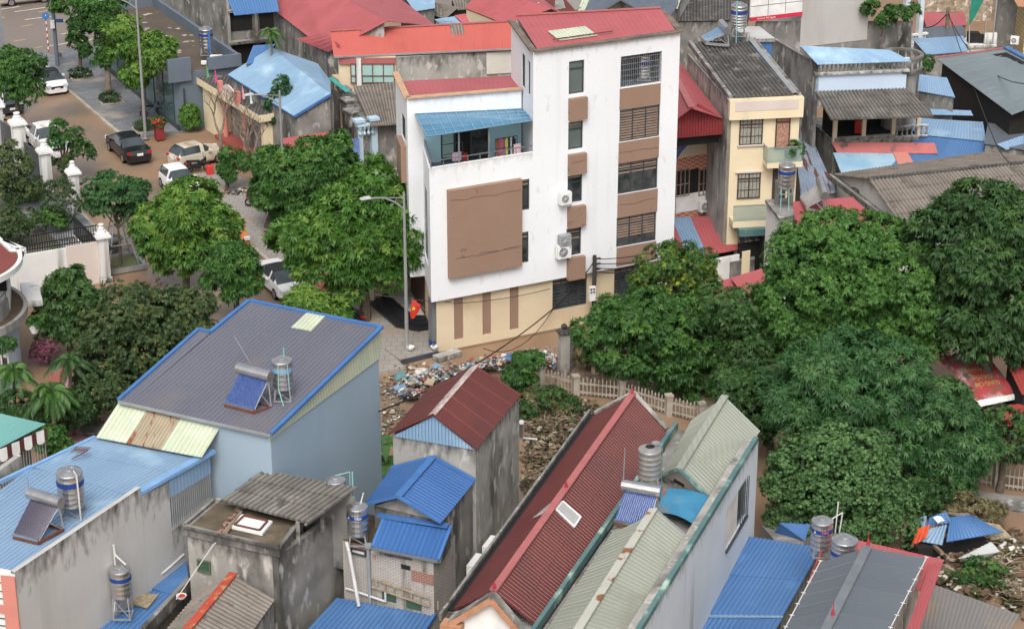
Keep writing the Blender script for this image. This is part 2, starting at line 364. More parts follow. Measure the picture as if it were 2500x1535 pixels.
m_fibro = mk('fibre_cement', (.20, .185, .165), (.14, .13, .118), 1.3, .85, sheet=(.9, 1.35, .22), stain=(.075, .07, .06), ssc=(1.2, 1.2, 1.2), st_=(.56, .68), stripe=(.24, .5))
m_fibro_d = mk('dark_fibre_cement', (.12, .112, .105), (.085, .08, .075), 1.1, .85, sheet=(.9, 1.35, .25), stain=(.2, .19, .17), ssc=(1.5, 1.5, 1.5), st_=(.58, .7), stripe=(.24, .55))
m_fibro_b = mk('brown_fibre_cement', (.24, .21, .18), (.19, .165, .14), 1.1, .85, sheet=(.9, 1.35, .15), stain=(.1, .09, .075), ssc=(1.6, 1.6, 1.6), st_=(.6, .68), stripe=(.24, .42))
m_conc = mk('stained_concrete', (.36, .345, .315), (.27, .26, .235), .9, .9, stain=(.10, .095, .085), ssc=(.75, .75, .33), st_=(.52, .7), top=((.07, .067, .06), .8), stain2=((.46, .44, .41), .56, .66), bump=.3)
m_conc_d = mk('blackened_concrete', (.25, .24, .22), (.16, .155, .145), .9, .9, stain=(.065, .062, .056), ssc=(.7, .7, .3), st_=(.5, .68), top=((.06, .057, .053), .7), stain2=((.36, .345, .32), .57, .67), bump=.3)
m_render = mk('grey_render', (.46, .455, .44), (.41, .40, .385), .35, .85, stain=(.33, .32, .30), ssc=(.6, .6, .1), st_=(.52, .75), top=((.08, .077, .07), 1.25))
m_bwall = mk('blue_grey_wall', (.30, .385, .455), (.275, .36, .43), .25, .75, stain=(.25, .325, .39), ssc=(.4, .4, .1), st_=(.55, .8))
m_wwall = mk('washed_white_wall', (.56, .60, .64), (.5, .54, .58), .4, .8, stain=(.28, .29, .30), ssc=(1.6, 1.6, .05), st_=(.6, .72), top=((.3, .31, .31), .5))
m_brickw = mk('limewashed_brick', (.46, .44, .41), (.36, .34, .31), 1, .9, brick=((.2, .15, .12), .22, .075, .008), stain=(.09, .085, .075), ssc=(1.3, 1.3, .2), st_=(.57, .7), stain2=((.26, .08, .05), .66, .7), bump=.4, bsc=20)
m_brick = mk('red_brick', (.30, .10, .065), (.22, .075, .05), 2, .9, brick=((.3, .27, .23), .22, .075, .012))
m_tealp = mk('teal_paint', (.07, .145, .145), (.11, .19, .18), 1, .6, stain=(.36, .5, .42), ssc=(1, 1, 1), st_=(.55, .7))
m_steel = mk('stainless', (.60, .60, .60), (.5, .5, .5), 3, .26, metal=.9); m_steel2 = mk('dull_stainless', (.5, .48, .45), (.4, .385, .36), 3, .4, metal=.7)
m_band = mk('blue_band', (.02, .05, .22), rough=.4); m_bandtx = mk('band_lettering', (.6, .62, .66)); m_bandrd = mk('red_lettering', (.6, .12, .1))
m_rust = mk('rust_iron', (.16, .06, .045), (.11, .05, .04), 5, .8); m_galv = mk('galvanised', (.42, .43, .43), rough=.4, metal=.5)
m_pvc = mk('pvc_pipe', (.6, .6, .58), rough=.5); m_pvcg = mk('green_pipe', (.25, .5, .45), rough=.5); m_pvcd = mk('grey_pipe', (.27, .29, .31), rough=.5)
m_tubeb = mk('solar_tube_blue', (.025, .07, .26), (.05, .11, .33), 6, .12, spec=.8); m_tubep = mk('solar_tube_violet', (.05, .04, .075), rough=.15, spec=.8)
m_black = mk('black', (.015, .015, .016), rough=.5); m_dark = mk('dark_interior', (.02, .019, .018), rough=.9)
m_bluetrim = mk('blue_trim', (.06, .16, .38), rough=.5); m_lbtrim = mk('pale_blue_trim', (.2, .36, .6), rough=.5)
m_wood = mk('weathered_wood', (.27, .21, .15), (.18, .14, .1), 4, .9); m_bark = mk('bark', (.13, .105, .08), (.08, .065, .05), 5, .95, bump=.5)
m_bark_l = mk('pale_bark', (.24, .19, .15), (.16, .125, .1), 5, .95)
m_soil = mk('soil', (.13, .09, .06), (.09, .065, .045), 5, .95, bump=.6, bsc=10)
m_greyb = mk('slate_grey_paint', (.125, .155, .19), (.11, .14, .17), .4, .6); m_orange = mk('orange_trim', (.42, .22, .13), (.36, .18, .1), 3, .7)
m_purew = mk('clean_white', (.78, .78, .76), rough=.5); m_flagr = mk('flag_red', (.62, .045, .03), rough=.6); m_flagy = mk('flag_star', (.85, .6, .04), rough=.6)
m_redp = mk('red_plastic', (.55, .05, .04), rough=.4); m_salmon = mk('salmon_paint', (.56, .22, .18), (.5, .2, .16), 1, .7); m_redtile = mk('red_tiles', (.36, .09, .07), (.3, .075, .06), 1, .5, brick=((.2, .08, .07), .4, .4, .02))
m_pinkw = mk('pale_pink_wall', (.60, .52, .475), (.55, .475, .43), .5, .8, stain=(.42, .35, .3), ssc=(.5, .5, .1), st_=(.6, .8))
m_flat = mk('mossy_slab', (.105, .082, .055), (.075, .06, .042), .9, .95, stain=(.15, .12, .08), ssc=(1, 1, 1), st_=(.52, .68), bump=.5, bsc=12)
m_bamboo = mk('old_bamboo', (.36, .30, .2), (.25, .2, .13), 4, .9)
# ================================================================ ground
g = M(); g.poly([(-900, -200, 0), (900, -200, 0), (900, 1500, 0), (-900, 1500, 0)])
struct(g, 'ground', m_mud)
def lift(pts, z): return [V3(P(*p), z) for p in pts]
SD = (P(409, 430) - P(162, 220)).normalized()           # street direction, towards the camera
K0 = P(300, 340); KN = Vector((SD.y, -SD.x, 0))          # right kerb; KN points to the left side of the street
if KN.x > 0: KN = -KN
def SP(a, b, z=0): return K0 + SD * a + KN * b + Vector((0, 0, z))     # a metres along, b metres left of the right kerb
g = M(); g.poly([SP(-24.5, 0, .006), SP(60, 0, .006), SP(60, 7.0, .006), SP(-24.5, 7.0, .006)]); struct(g, 'street', m_road)
MR = P(113, 150); MU = U1
g = M(); g.poly([MR + MU * -80 + N1 * 1 + Vector((0, 0, .01)), MR + MU * 120 + N1 * 1 + Vector((0, 0, .01)), MR + MU * 120 - N1 * 70 + Vector((0, 0, .01)), MR + MU * -80 - N1 * 70 + Vector((0, 0, .01))]); struct(g, 'main_road', m_mainroad)
def dash(m, a, b, wd=.16, z=.016):
    a, b = P(*a), P(*b); d = (b - a).normalized(); n = Vector((d.y, -d.x, 0)) * wd / 2; h = Vector((0, 0, z))
    m.poly([a - n + h, b - n + h, b + n + h, a + n + h])
g = M()
for a, b in (((0, 24), (48, 17)), ((60, 49), (127, 41)), ((172, 62), (178, 61)), ((150, 84), (178, 80)), ((120, 113), (250, 93)), ((35, 30), (112, 19)), ((10, 8), (50, 3)), ((215, 74), (250, 68))): dash(g, a, b)
struct(g, 'white_road_marking', m_paint)
g = M()
for a, b in (((0, 45), (12, 43)), ((52, 66), (80, 61)), ((92, 31), (120, 27)), ((33, 102), (63, 97)), ((85, 118), (104, 115)), ((145, 52), (163, 50))): dash(g, a, b, .14, .017)
struct(g, 'yellow_road_marking', m_paint_y)
# pavements (0.13 m high) with kerbs
def pavement(ring, mat, name='pavement', z=.13):
    m = M(); m.prism([V3(p, z) for p in ring], 0); return struct(m, name, mat)
pavement([SP(-24.5, -.25), SP(0.3, -.25), P(440, 326), P(268, 179), P(300, 95) + U1 * 3, P(118, 133)], m_pave)
g = M(); g.beam(SP(-24, -.12, .07), SP(1.2, -.12, .07), .24, .15); g.beam(SP(12.5, -.12, .06), SP(40, -.12, .06), .24, .13); struct(g, 'kerb', m_kerb)
pavement([SP(9.5, -.25), SP(27.5, -.25), SP(27.5, -4.6), SP(19, -4.4), SP(9.5, -4.0)], m_pave2)
pavement([SP(11, 7.1), SP(19.5, 7.1), SP(20.5, 9.6), SP(10, 10.2)], m_pave)
pavement([SP(-13, 7.1), SP(10.8, 7.1), SP(10.8, 10), SP(-13, 10)], m_pave, z=.1)
g = M(); g.beam(SP(-13, 7.0, .05), SP(19.5, 7.0, .05), .2, .14); struct(g, 'kerb', m_kerb)
# ================================================================ main building
BO = P(1067, 864)                                     # left foot of its front wall
def BL(s, t, z=0.0): return BO + U1 * s + N1 * t + Vector((0, 0, z))   # s along the front, t out towards the camera
root = thing('office_building', 'tall white five-storey building with brown panels and red sheet roofs on a beige base', 'building', BL(7, -2))
FW = Fac(BL(0, .3), BL(14, .3)); FB = Fac(BL(0, 0), BL(14, 0))
# base storey
b = M(); hol = [FB.rect(1349, 688, 1432, 750), FB.rect(1500, 662, 1560, 735)]
hol = [(h[0], h[1], 1.2, 2.95) for h in hol]
FB.wall(b, 0, 13.8, 0, 3.15, hol + [(1.0, 1.53, .6, 3.02), (2.64, 3.14, .57, 3.01), (4.23, 4.76, .55, 2.99)], depth=.12)
ring = [BL(0, 0), BL(.35, -1.1), BL(.9, -3.0), BL(1.75, -7.3), BL(-.4, -7.5), BL(-.2, -11), BL(8, -10), BL(14.6, -3), BL(13.8, 0)]
for i in range(len(ring) - 1):
    a, c = ring[i + 1], ring[i]; L = (a - c).length
    b.poly([a, c, V3(c, 3.15), V3(a, 3.15)], uv=[(0, 3), (L, 3), (L, 0), (0, 0)])
b.build('base_wall', m_beige, root)
for s0, s1, z0, z1 in ((1.0, 1.53, .6, 3.02), (2.64, 3.14, .57, 3.01), (4.23, 4.76, .55, 2.99)):
    q = M(); FB.slab(q, s0, s1, z0, z1, -.09, -.05); q.build('brown_strip', m_brown, root)
for h in hol: window(FB, h, root, m_frame, m_glass, cols=4, transom=.45, lv=9, blind=m_blind, blind_to=.3)
q = M(); q.box(BL(.12, -.45, 1.5), (.55, .5, 3.0), rz=UD); q.build('pilaster', m_metal, root)
q = M(); FB.slab(q, -.02, 12.5, 0, .12, .0, .06); q.build('plinth', m_mud, root)
# white upper volumes
wm = M()
T = [BL(5.41, .3), BL(13.96, .3), BL(14.86, -3.0), BL(6.78, -5.0)]
strip = [(7.45, 8.33, 13.15, 14.88), (7.45, 8.3, 10.17, 11.65), (7.44, 8.3, 7.25, 8.74), (7.4, 8.28, 4.29, 5.83)]
bigw = [(10.46, 12.9, 13.08, 14.76), (10.46, 12.87, 10.15, 11.9), (10.43, 12.83, 7.26, 8.97), (10.41, 12.83, 4.28, 5.95)]
FW.wall(wm, 5.41, 13.96, 3.1, 15.66, strip + bigw, depth=.2)
for i in (1, 2):
    a, c = T[i], T[i + 1]; L = (c - a).length; za = 15.66 if i == 1 else 15.8
    wm.poly([V3(a, 0), V3(c, 0), V3(c, 15.8), V3(a, za)], uv=[(0, 9), (L, 9), (L, 0), (0, 0)])
FT = Fac(T[3], T[0]); ft = [FT.rect(1278, 143, 1286.5, 212), FT.rect(1290.5, 160, 1294, 224)]
lt = [(max(.2, ft[0][0]), ft[0][1], 12.95, 14.4), (ft[1][0], min(FT.L - .15, ft[1][1]), 12.95, 14.3)]
lt = [(2.7, 3.5, 13.1, 14.9), (4.2, 4.75, 13.1, 14.9)]
FT.wall(wm, 0, FT.L, 3.1, 15.66, lt, depth=.15)
wm.poly([FT.pt(0, 15.66), FT.pt(FT.L, 15.66), FT.pt(0, 15.8)], uv=[(0, 0)] * 3)
wm.build('tower_wall', m_white, root)
for h in lt: window(FT, h, root, m_frame, m_glass2, cols=1)
# side wing
Wg = [BL(-.03, -3.24), BL(5.95, -2.1), BL(7.2, -5.2), BL(1.25, -7.7)]
FWF = Fac(Wg[0], Wg[1]); FWL = Fac(Wg[3], Wg[0]); wm = M(); ZT = 13.0
door = (1.75, 4.35, 9.35, 11.75)
FWF.wall(wm, 0, FWF.L, 9.35, ZT, [door], depth=.15)
lh = [(2.2, 3.75, 10.3, 11.6), (2.2, 3.8, 5.9, 7.8)]
FWL.wall(wm, 0, FWL.L, 3.15, ZT, lh, depth=.2)
for i in (1, 2):
    a, c = Wg[i], Wg[i + 1]; wm.poly([V3(a, 3), V3(c, 3), V3(c, ZT - .5), V3(a, ZT - .5)])
wm.poly([V3(Wg[0], 3.15), V3(Wg[0] + FWF.d * 1.0, 3.15), V3(Wg[0] + FWF.d * 1.0, 9.35), V3(Wg[0], 9.35)])
wm.poly([V3(p, 3.16) for p in Wg[::-1]])
wm.build('wing_wall', m_white, root)
for h in lh: window(FWL, h, root, m_frame, m_glass, cols=2)
q = M(); FWL.slab(q, 2.1, 3.95, 8.2, 10.2, 0, .28); q.build('brown_box', m_brown, root)
q = M(); FWL.slab(q, 2.1, 3.95, 4.5, 5.7, 0, .28); q.build('brown_box', m_brown, root)
dm = M(); FWF.slab(dm, door[0], door[1], door[2], door[3], -.2, -.13); d0 = dm.build('balcony_door', m_dark, root)
q = M()
for u in (1.78, 2.5, 3.38, 4.32): FWF.slab(q, u - .05, u + .05, 9.4, 11.75, -.13, -.02)
FWF.slab(q, 1.75, 4.35, 11.65, 11.75, -.13, -.03); FWF.slab(q, 1.75, 2.5, 9.4, 9.6, -.13, -.03); q.build('door_frame', m_frame, d0)
q = M(); FWF.slab(q, 1.83, 2.45, 9.6, 11.65, -.12, -.09); q.build('glass_pane', m_teal, d0); q = M(); FWF.slab(q, 3.43, 4.27, 9.45, 11.65, -.12, -.09); q.build('glass_pane', m_glass, d0)
q = M()
FWF.slab(q, .85, 1.75, 9.37, 11.9, 0, .012); FWF.slab(q, 4.35, FWF.L - .02, 9.37, 11.9, 0, .012); FWF.slab(q, 1.75, 4.35, 11.76, 11.9, 0, .012)
q.build('aqua_balcony_wall', m_aqua, root)
# wing roof with tan parapet caps
q = M()
for a, c in ((Wg[3], Wg[0]), (Wg[0], Wg[1])): q.beam(V3(a, ZT + .03), V3(c, ZT + .03), .34, .07)
q.build('parapet_cap', m_cap, root)
inn = [Wg[0] + U1 * .3 - N1 * .1, Wg[1] + N1 * .0 - N1 * .15, Wg[2], Wg[3] + U1 * .3]
q = M(); q.corr(V3(inn[3] + N1 * .25, ZT - .42), V3(inn[2] + U1 * .3, ZT - .28), V3(inn[1], ZT - .16), V3(inn[0], ZT - .16), .25, .012, 'rib'); q.build('wing_roof', m_red, root)
# tower roof
zt = 15.66
q = M(); ed = [(T[0], zt), (T[1], zt), (T[2], 15.8), (T[3], 15.8)]
for i in (0, 1, 3):
    a, c = ed[i], ed[(i + 1) % 4]; q.beam(V3(a[0], a[1] + .04), V3(c[0], c[1] + .04), .36, .09)
q.build('parapet_cap', mk('weathered_cap', (.2, .15, .12), (.1, .09, .075), 2, .8), root)
ii = [T[0] + U1 * .28 - N1 * .12, T[1] - U1 * .22 - N1 * .12, T[2] - U1 * .2, T[3] + U1 * .3]
q = M(); q.corr(V3(ii[3], 16.05), V3(ii[2], 16.05), V3(ii[1], 15.74), V3(ii[0], 15.74), .28, .012, 'rib'); rf = q.build('tower_roof', m_red, root)
q = M(); q.beam(V3(ii[3], 16.1), V3(ii[2], 16.1), .22, .05); q.build('ridge_cap', m_pink, rf)
a = BL(7.35, -1.9, 15.96); q = M(); q.corr(a, a + U1 * 2.2, a + U1 * 2.2 + N1 * 1.5 - U1 * .1 + Vector((0, 0, -.1)), a + N1 * 1.5 - U1 * .1 + Vector((0, 0, -.1)), .25, .02); q.build('skylight_sheet', m_trans, rf)
q = M(); q.beam(BL(6.9, -.45, 15.93), BL(10.4, -.5, 15.93), .05); q.build('iron_bar', m_rust, rf)
# balcony box
Bx = [BL(-.41, .3), BL(5.41, .3), BL(5.95, -2.1), BL(.79, -3.26)]
wm = M(); FS = Fac(Bx[3], Bx[0]); sw = [(4.7, 5.22, 7.28, 8.95), (4.65, 5.18, 4.36, 6.07)]
FW.wall(wm, -.41, 5.41, 3.1, 10.33, sw, depth=.2); FS.wall(wm, 0, FS.L, 3.1, 10.33, [(.4, 2.3, 4.5, 8.6)], depth=.15)
FW.slab(wm, -.27, 5.41, 9.4, 10.33, -.15, -.002); FS.slab(wm, 0, FS.L - .15, 9.4, 10.33, -.15, -.002)
FW.slab(wm, -.41, 5.41, 10.33, 10.36, -.16, .02); FS.slab(wm, 0, FS.L - .15, 10.33, 10.36, -.16, .02)
wm.poly([V3(p, 3.1) for p in Bx[::-1]])
wm.build('balcony_box', m_white, root)
q = M(); q.poly([V3(p, 9.42) for p in Bx]); q.build('balcony_floor', m_metal, root)
for h in sw: window(FW, h, root, m_frame, m_glass, cols=1, transom=.35, blind=m_blind, blind_to=.22)
q = M(); FS.slab(q, .4, 2.3, 4.5, 8.6, -.2, -.14); p_ = q.build('side_louvre', m_greyb, root); q = M()
for k in range(24): FS.slab(q, .42, 2.28, 4.6 + k * .168, 4.68 + k * .168, -.13, -.05)
q.build('slat', m_metal, p_)
q = M(); FW.slab(q, .53, 4.66, 4.32, 9.1, 0, .3); q.build('brown_box', m_brown, root)
# rail, canopy, posts
q = M(); fr = Fac(Bx[0] - N1 * .1 + U1 * .05, Bx[1] - N1 * .1); sr = Fac(Bx[3] + U1 * .1, Bx[0] + U1 * .1)
for k in range(9):
    u = .1 + k * .68; q.beam(fr.pt(u, 10.36), fr.pt(u, 10.66), .035)
q.beam(fr.pt(0, 10.68), fr.pt(fr.L, 10.68), .05); q.beam(sr.pt(0, 10.7), sr.pt(sr.L, 10.68), .05)
q.beam(sr.pt(0, 10.36), sr.pt(0, 10.7), .05); q.build('balcony_rail', m_metal, root)
q = M(); sr.slab(q, .1, sr.L, 10.36, 10.66, -.02, .02); q.build('side_rail_panel', m_metal, root)
c0 = FWF.px(1013, 279); c1 = FWF.px(1282, 266)
cb = [FWF.pt(c0[0], c0[1], .02), FWF.pt(c1[0], c1[1], .02)]; ff = Fac(BL(0, .45), BL(1, .45)); c2 = ff.px(1298, 296); c3 = ff.px(1042, 335)
cf = [ff.pt(*c3), ff.pt(*c2)]
print('canopy', c0, c1, c2, c3)
q = M(); q.corr(cb[0], cb[1], cf[1], cf[0], 1, 0, thick=.015); can = q.build('canopy', mk('blue_polycarbonate', (.045, .19, .33), (.06, .23, .38), .6, .25, spec=.6, alpha=.86), root)
q = M()
for k in range(12):
    t = k / 11; q.beam(cb[0].lerp(cb[1], t) + Vector((0, 0, .03)), cf[0].lerp(cf[1], t) + Vector((0, 0, .03)), .04, .03)
for k in range(5):
    t = k / 4; q.beam(cb[0].lerp(cf[0], t) + Vector((0, 0, .03)), cb[1].lerp(cf[1], t) + Vector((0, 0, .03)), .04, .03)
q.build('canopy_rib', mk('pale_rib', (.2, .32, .42)), can)
for px in (1123, 1196):
    u = FW.px(px, 400)[0]; t = (u + .41) / 5.8; q = M(); zz = cf[0].z + (cf[1].z - cf[0].z) * t
    q.beam(BL(u, .2, 10.34), BL(u, .2, zz), .09); q.build('canopy_post', m_metal, root)
# brown boxes and windows on the tower
for i, (z0, z1) in enumerate(((11.8, 12.96), (8.84, 9.95), (5.92, 7.07), (2.98, 4.23))):
    q = M(); FW.slab(q, 7.43, 8.42, z0, z1, .0, .28); q.build('brown_box', m_brown, root)
    w_ = window(FW, strip[i], root, m_frame, m_glass2 if i < 2 else m_glass, cols=1, transom=.4, blind=m_blind if i > 0 else None, blind_to=(.1, .15, .12, .45)[i])
for z0, z1 in ((11.93, 13.05), (8.98, 10.13), (5.95, 7.24), (3.2, 4.26)):
    q = M(); FW.slab(q, 10.43, 12.86, z0, z1, .0, .03); q.build('brown_band', m_brown, root)
for i, bt in ((1, 1.0), (2, .38), (3, .72)): window(FW, bigw[i], root, m_frame, m_glass, cols=3, transom=.42, blind=m_blind, blind_to=bt)
h = bigw[0]; q = M(); FW.slab(q, h[0], h[1], h[2], h[3], -1.55, -1.5); FW.slab(q, h[0], h[1], h[2] - .05, h[2], -1.5, -.2); FW.slab(q, h[0] - .03, h[0], h[2], h[3], -1.5, -.2); FW.slab(q, h[1], h[1] + .03, h[2], h[3], -1.5, -.2); FW.slab(q, h[0], h[1], h[3], h[3] + .05, -1.5, -.2)
og = q.build('open_loggia', m_greyb, root); q = M()
for k in range(22): u = h[0] + (h[1] - h[0]) * k / 21; FW.slab(q, u - .008, u + .008, h[2], h[3], -.1, -.08)
for k in range(5): z = h[2] + .3 + k * .3; FW.slab(q, h[0], h[1], z - .012, z + .012, -.13, -.11)
q.build('grille', m_galv, og)
# porch: steps, doors
st_r = [[BL(.3, -3.2), BL(-.9, -3.9 + .1), BL(-1.0, -8.2), BL(2.4, -8.4), BL(2.6, -5.6), BL(.95, -3.1)]]
q = M()
for k, (sh, z) in enumerate(((0, .36), (.4, .5), (.8, .64))):
    rg = [BL(.88, -2.6 - sh * .8), BL(.1 + sh * .3, -2.65 - sh * .9), BL(-.75 + sh, -3.7 - sh), BL(-.75 + sh, -7.45), BL(1.7, -7.3)]; q.prism([V3(p, z) for p in rg], z - .14 if k else 0)
q.build('entrance_step', mk('black_granite', (.022, .023, .026), rough=.3), root)
q = M(); q.prism([V3(p, .65) for p in (BL(.95, -3.7), BL(.5, -3.9), BL(.35, -4.9), BL(.35, -7.4), BL(1.68, -7.28))], .6); q.build('porch_floor', mk('porch_tiles', (.5, .49, .47)), root)
fd = Fac(BL(1.72, -7.2), BL(.92, -3.1)); q = M(); fd.slab(q, .15, 3.4, .65, 3.0, .0, .06); q.build('entrance_door', mk('door_brown', (.06, .03, .025), rough=.4), root)
q = M(); q.prism([V3(p, 6.2) for p in (BL(-.4, -7.5), BL(1.6, -7.32), BL(6, -9.5), BL(-.2, -11))], 3.2); q.build('rear_block', m_white, root)
# forecourt
pavement([BL(.0, .15), BL(-2.2, .35), BL(-2.4, -1.5), BL(-4.2, -1.8), BL(-3.3, -9), BL(-.42, -9), BL(-.4, -7.5), BL(.9, -3), BL(.35, -1.1)], m_pave2, 'forecourt_paving', .22)
g = M(); g.beam(BL(.0, .2, .1), BL(-2.2, .4, .1), .12, .3); struct(g, 'forecourt_edge', m_frame)
pavement([BL(-2.3, 1.3), BL(-5.2, .8), BL(-6, -9), BL(-3, -9), BL(-2.2, -1.6)], m_pave2, 'pavement', .16)
# ================================================================ foreground houses (all on one grid, 70.6 degrees)
def inset(pts, d=.15):
    c = sum((Vector(p) for p in pts), Vector((0, 0, 0))) / len(pts); out = []
    for p in pts:
        v = Vector((p[0] - c.x, p[1] - c.y, 0)); out.append(Vector(p) - v.normalized() * d)
    return out
def walls(root, pts, mat, z0=0, dz=.08, ins=.12, name='wall'):
    m = M(); m.prism([V3(p, p[2] - dz) for p in inset(pts, ins)], z0); return m.build(name, mat, root)
def gable(root, rb, rf, lb, lf, cb, cf, mat, wall, z0=0, ridge=None, rw=.3, pitch=.25, amp=.022, prof='trap', rows=1, ins=.1, gmat=None, name='roof'):
    # ridge back/front, left eave back/front, right eave back/front
    m = M(); m.corr(rb, rf, lf, lb, pitch, amp, prof, rows=rows); m.corr(rf, rb, cb, cf, pitch, amp, prof, rows=rows, u0=7.3); r = m.build(name, mat, root)
    if ridge:
        q = M(); d = (Vector(rf) - Vector(rb)).normalized(); sd_ = d.cross(Vector((0, 0, 1))).normalized()
        for e, o in ((lb, lf), (cb, cf)):
            t = (Vector(e) - Vector(rb)); t = (t - d * t.dot(d)).normalized(); h = Vector((0, 0, amp + .03))
            q.poly([Vector(rb) + h + Vector((0, 0, .03)), Vector(rf) + h + Vector((0, 0, .03)), Vector(rf) + t * rw + h, Vector(rb) + t * rw + h])
        q.build('ridge_cap', ridge, r)
    if wall:
        foot = inset([lb, cb, cf, lf], ins); zz = [lb[2], cb[2], cf[2], lf[2]]
        m = M(); m.prism([V3(p, z - .12) for p, z in zip(foot, zz)], z0)
        w_ = m.build('wall', wall, root); m = M()
        for (a, b), rr in (((foot[0], foot[1]), rb), ((foot[3], foot[2]), rf)):
            c = (a + b) / 2; t = Vector((c.x, c.y, rr[2] - .1)); m = M(); m.poly([V3(a, zz[0] - .12), V3(b, zz[1] - .12), t], uv=[(0, 1.5), (3, 1.5), (1.5, 0)]); m.build('gable', gmat or wall, root)
    return r
# ---- blue-grey house with slate roof
root = thing('tall_house', 'tall pale blue house under a single-slope slate grey roof, beside the green-striped lean-to', 'house', P(640, 950, 0))
zl, zh = 9.3, 10.4
A, Bq, R_, T_ = P(290, 977, zl), P(662, 1060, zl), P(932, 800, zh), P(608, 735, zh)
n1, n2 = P(485, 805, 10.02), P(513, 812, 10.06)
m = M(); t_ = .62; m.corr(R_, n2.lerp(R_, .0) if False else T_, A.lerp(Bq, .085), Bq, .2, .02)
k1 = P(608, 735, zh)
m2 = M(); m2.corr(n1, n1.lerp(n2, 1) , A.lerp(Bq, .088), A, .2, .02)
m = M(); m.corr(T_, R_, Bq, A.lerp(Bq, .075), .2, .02); m.corr(n1, n2, A.lerp(Bq, .075), A, .2, .02, u0=50)
rf = m.build('roof', m_greyroof, root)
q = M()
for a, b in ((A, n1), (n1, n2), (n2, T_), (T_, R_), (R_, Bq)): q.beam(a + Vector((0, 0, .03)), b + Vector((0, 0, .03)), .16, .12)
q.build('blue_edge_trim', m_bluetrim, rf)
q = M(); q.beam(A - Vector((0, 0, .05)), Bq - Vector((0, 0, .05)), .16, .1); q.build('gutter', m_galv, rf)
wt = 9.15; ring = inset([V3(A, wt), V3(Bq, wt), V3(R_, wt), V3(T_, wt), V3(n2, wt), V3(n1, wt)], .16)
m = M(); m.prism(ring, 0); m.build('wall', m_bwall, root)
# pale green cladding strip below the rising roof edge
a, b, c = Bq.lerp(R_, .02), R_, V3(R_, 9.1); m = M(); nrm = R2 * .02
cl = Fac(Bq - R2 * .1, R_ - R2 * .1); m.corr(V3(Bq, 9.28) - R2 * .1, R_ - R2 * .1 - Vector((0, 0, .05)), V3(R_, 9.05) - R2 * .1, V3(Bq, 9.05) - R2 * .1, .3, .02); m.build('gable_cladding', m_trans, root)
m = M(); m.poly([V3(R_, 9.1) - R2 * .15, V3(T_, 9.1) - U2 * .1, T_ - U2 * .12 - Vector((0, 0, .06)), R_ - R2 * .15 - U2 * .1 - Vector((0, 0, .06))]); m.build('back_cladding', m_bwall, root)
def onroof(px, py, a, b, c):   # sight line meets the roof plane
    n = (Vector(b) - Vector(a)).cross(Vector(c) - Vector(a)); r = ray(px, py); o = Vector((0, 0, HC))
    return o + r * (n.dot(Vector(a) - o) / n.dot(r))
q4 = [onroof(x, y, Bq, R_, T_) + Vector((0, 0, .05)) for x, y in ((749, 765), (797, 771), (760, 810), (711, 801))]
m = M(); m.corr(*q4, .2, .025); m.build('skylight_sheet', m_trans, rf)
HB = (Bq, R_, T_)
# lean-to of green and rusty sheets
root = thing('lean_to', 'sloping lean-to of pale green and rusty ribbed sheets joining slate and blue roofs', 'lean-to', P(400, 1150))
ta, tb, ba, bb = P(288, 984, 9.08), P(541, 1036, 9.08), P(234, 1067, 8.3), P(492, 1116, 8.3)
for k, (u, v, mt, nm) in enumerate(((0, .29, m_trans, 'sheet'), (.29, .62, m_rusty, 'rusty_sheet'), (.62, 1, m_trans, 'sheet'))):
    m = M(); m.corr(ta.lerp(tb, u), ta.lerp(tb, v), ba.lerp(bb, v), ba.lerp(bb, u), .14, .022, 'sine'); m.build(nm, mt, root)
# ---- left long house with light blue roof
root = thing('long_house', 'long low house with a light blue ribbed roof and a black-stained grey side wall', 'house', P(180, 1400))
zb, zf = 8.15, 7.9
a = P(232, 1066, zb); b = P(520, 1100, zb); c = P(322, 1212, zb - .1); d = P(80, 1141, zb - .1); 
m = M(); m.corr(a, b, c, P(74, 1138, zb - .1), .2, .02, rows=2, lap=.02)
e = P(310, 1178, 8.02); f_ = P(37, 1388, zf); h_ = P(-190, 1352, zf); g_ = P(70, 1143, 7.98)
m.corr(P(72, 1142, 8.06), P(330, 1186, 8.06), P(43, 1395, zf), P(-200, 1345, zf), .2, .02, u0=31)
rf = m.build('roof', m_lblue, root)
q = M(); q.beam(b, c, .3, .14); q.build('edge_trim', m_lbtrim, rf); q = M(); q.beam(a, P(76, 1140, 8.1), .14, .1); q.beam(P(76, 1140, 8.1), P(0, 1176, 8.0), .14, .16); q.build('edge_trim', m_lbtrim, rf)
W0, W1 = P(322, 1215, 8.0), P(36, 1396, 8.0); d_ = (W1 - W0).normalized()
wd = Fac(V3(W1, 0), V3(P(500, 1122, 7.9), 0)); 
u_e = (W0 - V3(W1, 8)).dot(wd.d)
m = M(); us = [0, u_e]; tops = [7.98, 8.3]
m.prism([wd.pt(0, 8.0), wd.pt(u_e + .3, 8.35), wd.pt(u_e + .3, 8.35, -.2), wd.pt(0, 8.0, -.2)], 0); ux = wd.px(412, 1180)[0]; m.prism([wd.pt(u_e + .31, 7.93), wd.pt(ux, 7.93), wd.pt(ux, 7.93, -.2), wd.pt(u_e + .31, 7.93, -.2)], 0)
m.build('side_wall', m_render, root)
L2 = wd.L; m = M(); m.prism([wd.pt(ux + .01, 5.8), wd.pt(L2 + .3, 6.1), wd.pt(L2 + .3, 6.1, -.2), wd.pt(ux + .01, 5.8, -.2)], 0); m.build('low_wall', m_render, root)
m = M(); wd.slab(m, ux + .02, L2 + .3, 7.2, 7.95, -.02, .02); m.build('blue_cladding', m_lblue, root)
m = M(); k = 0
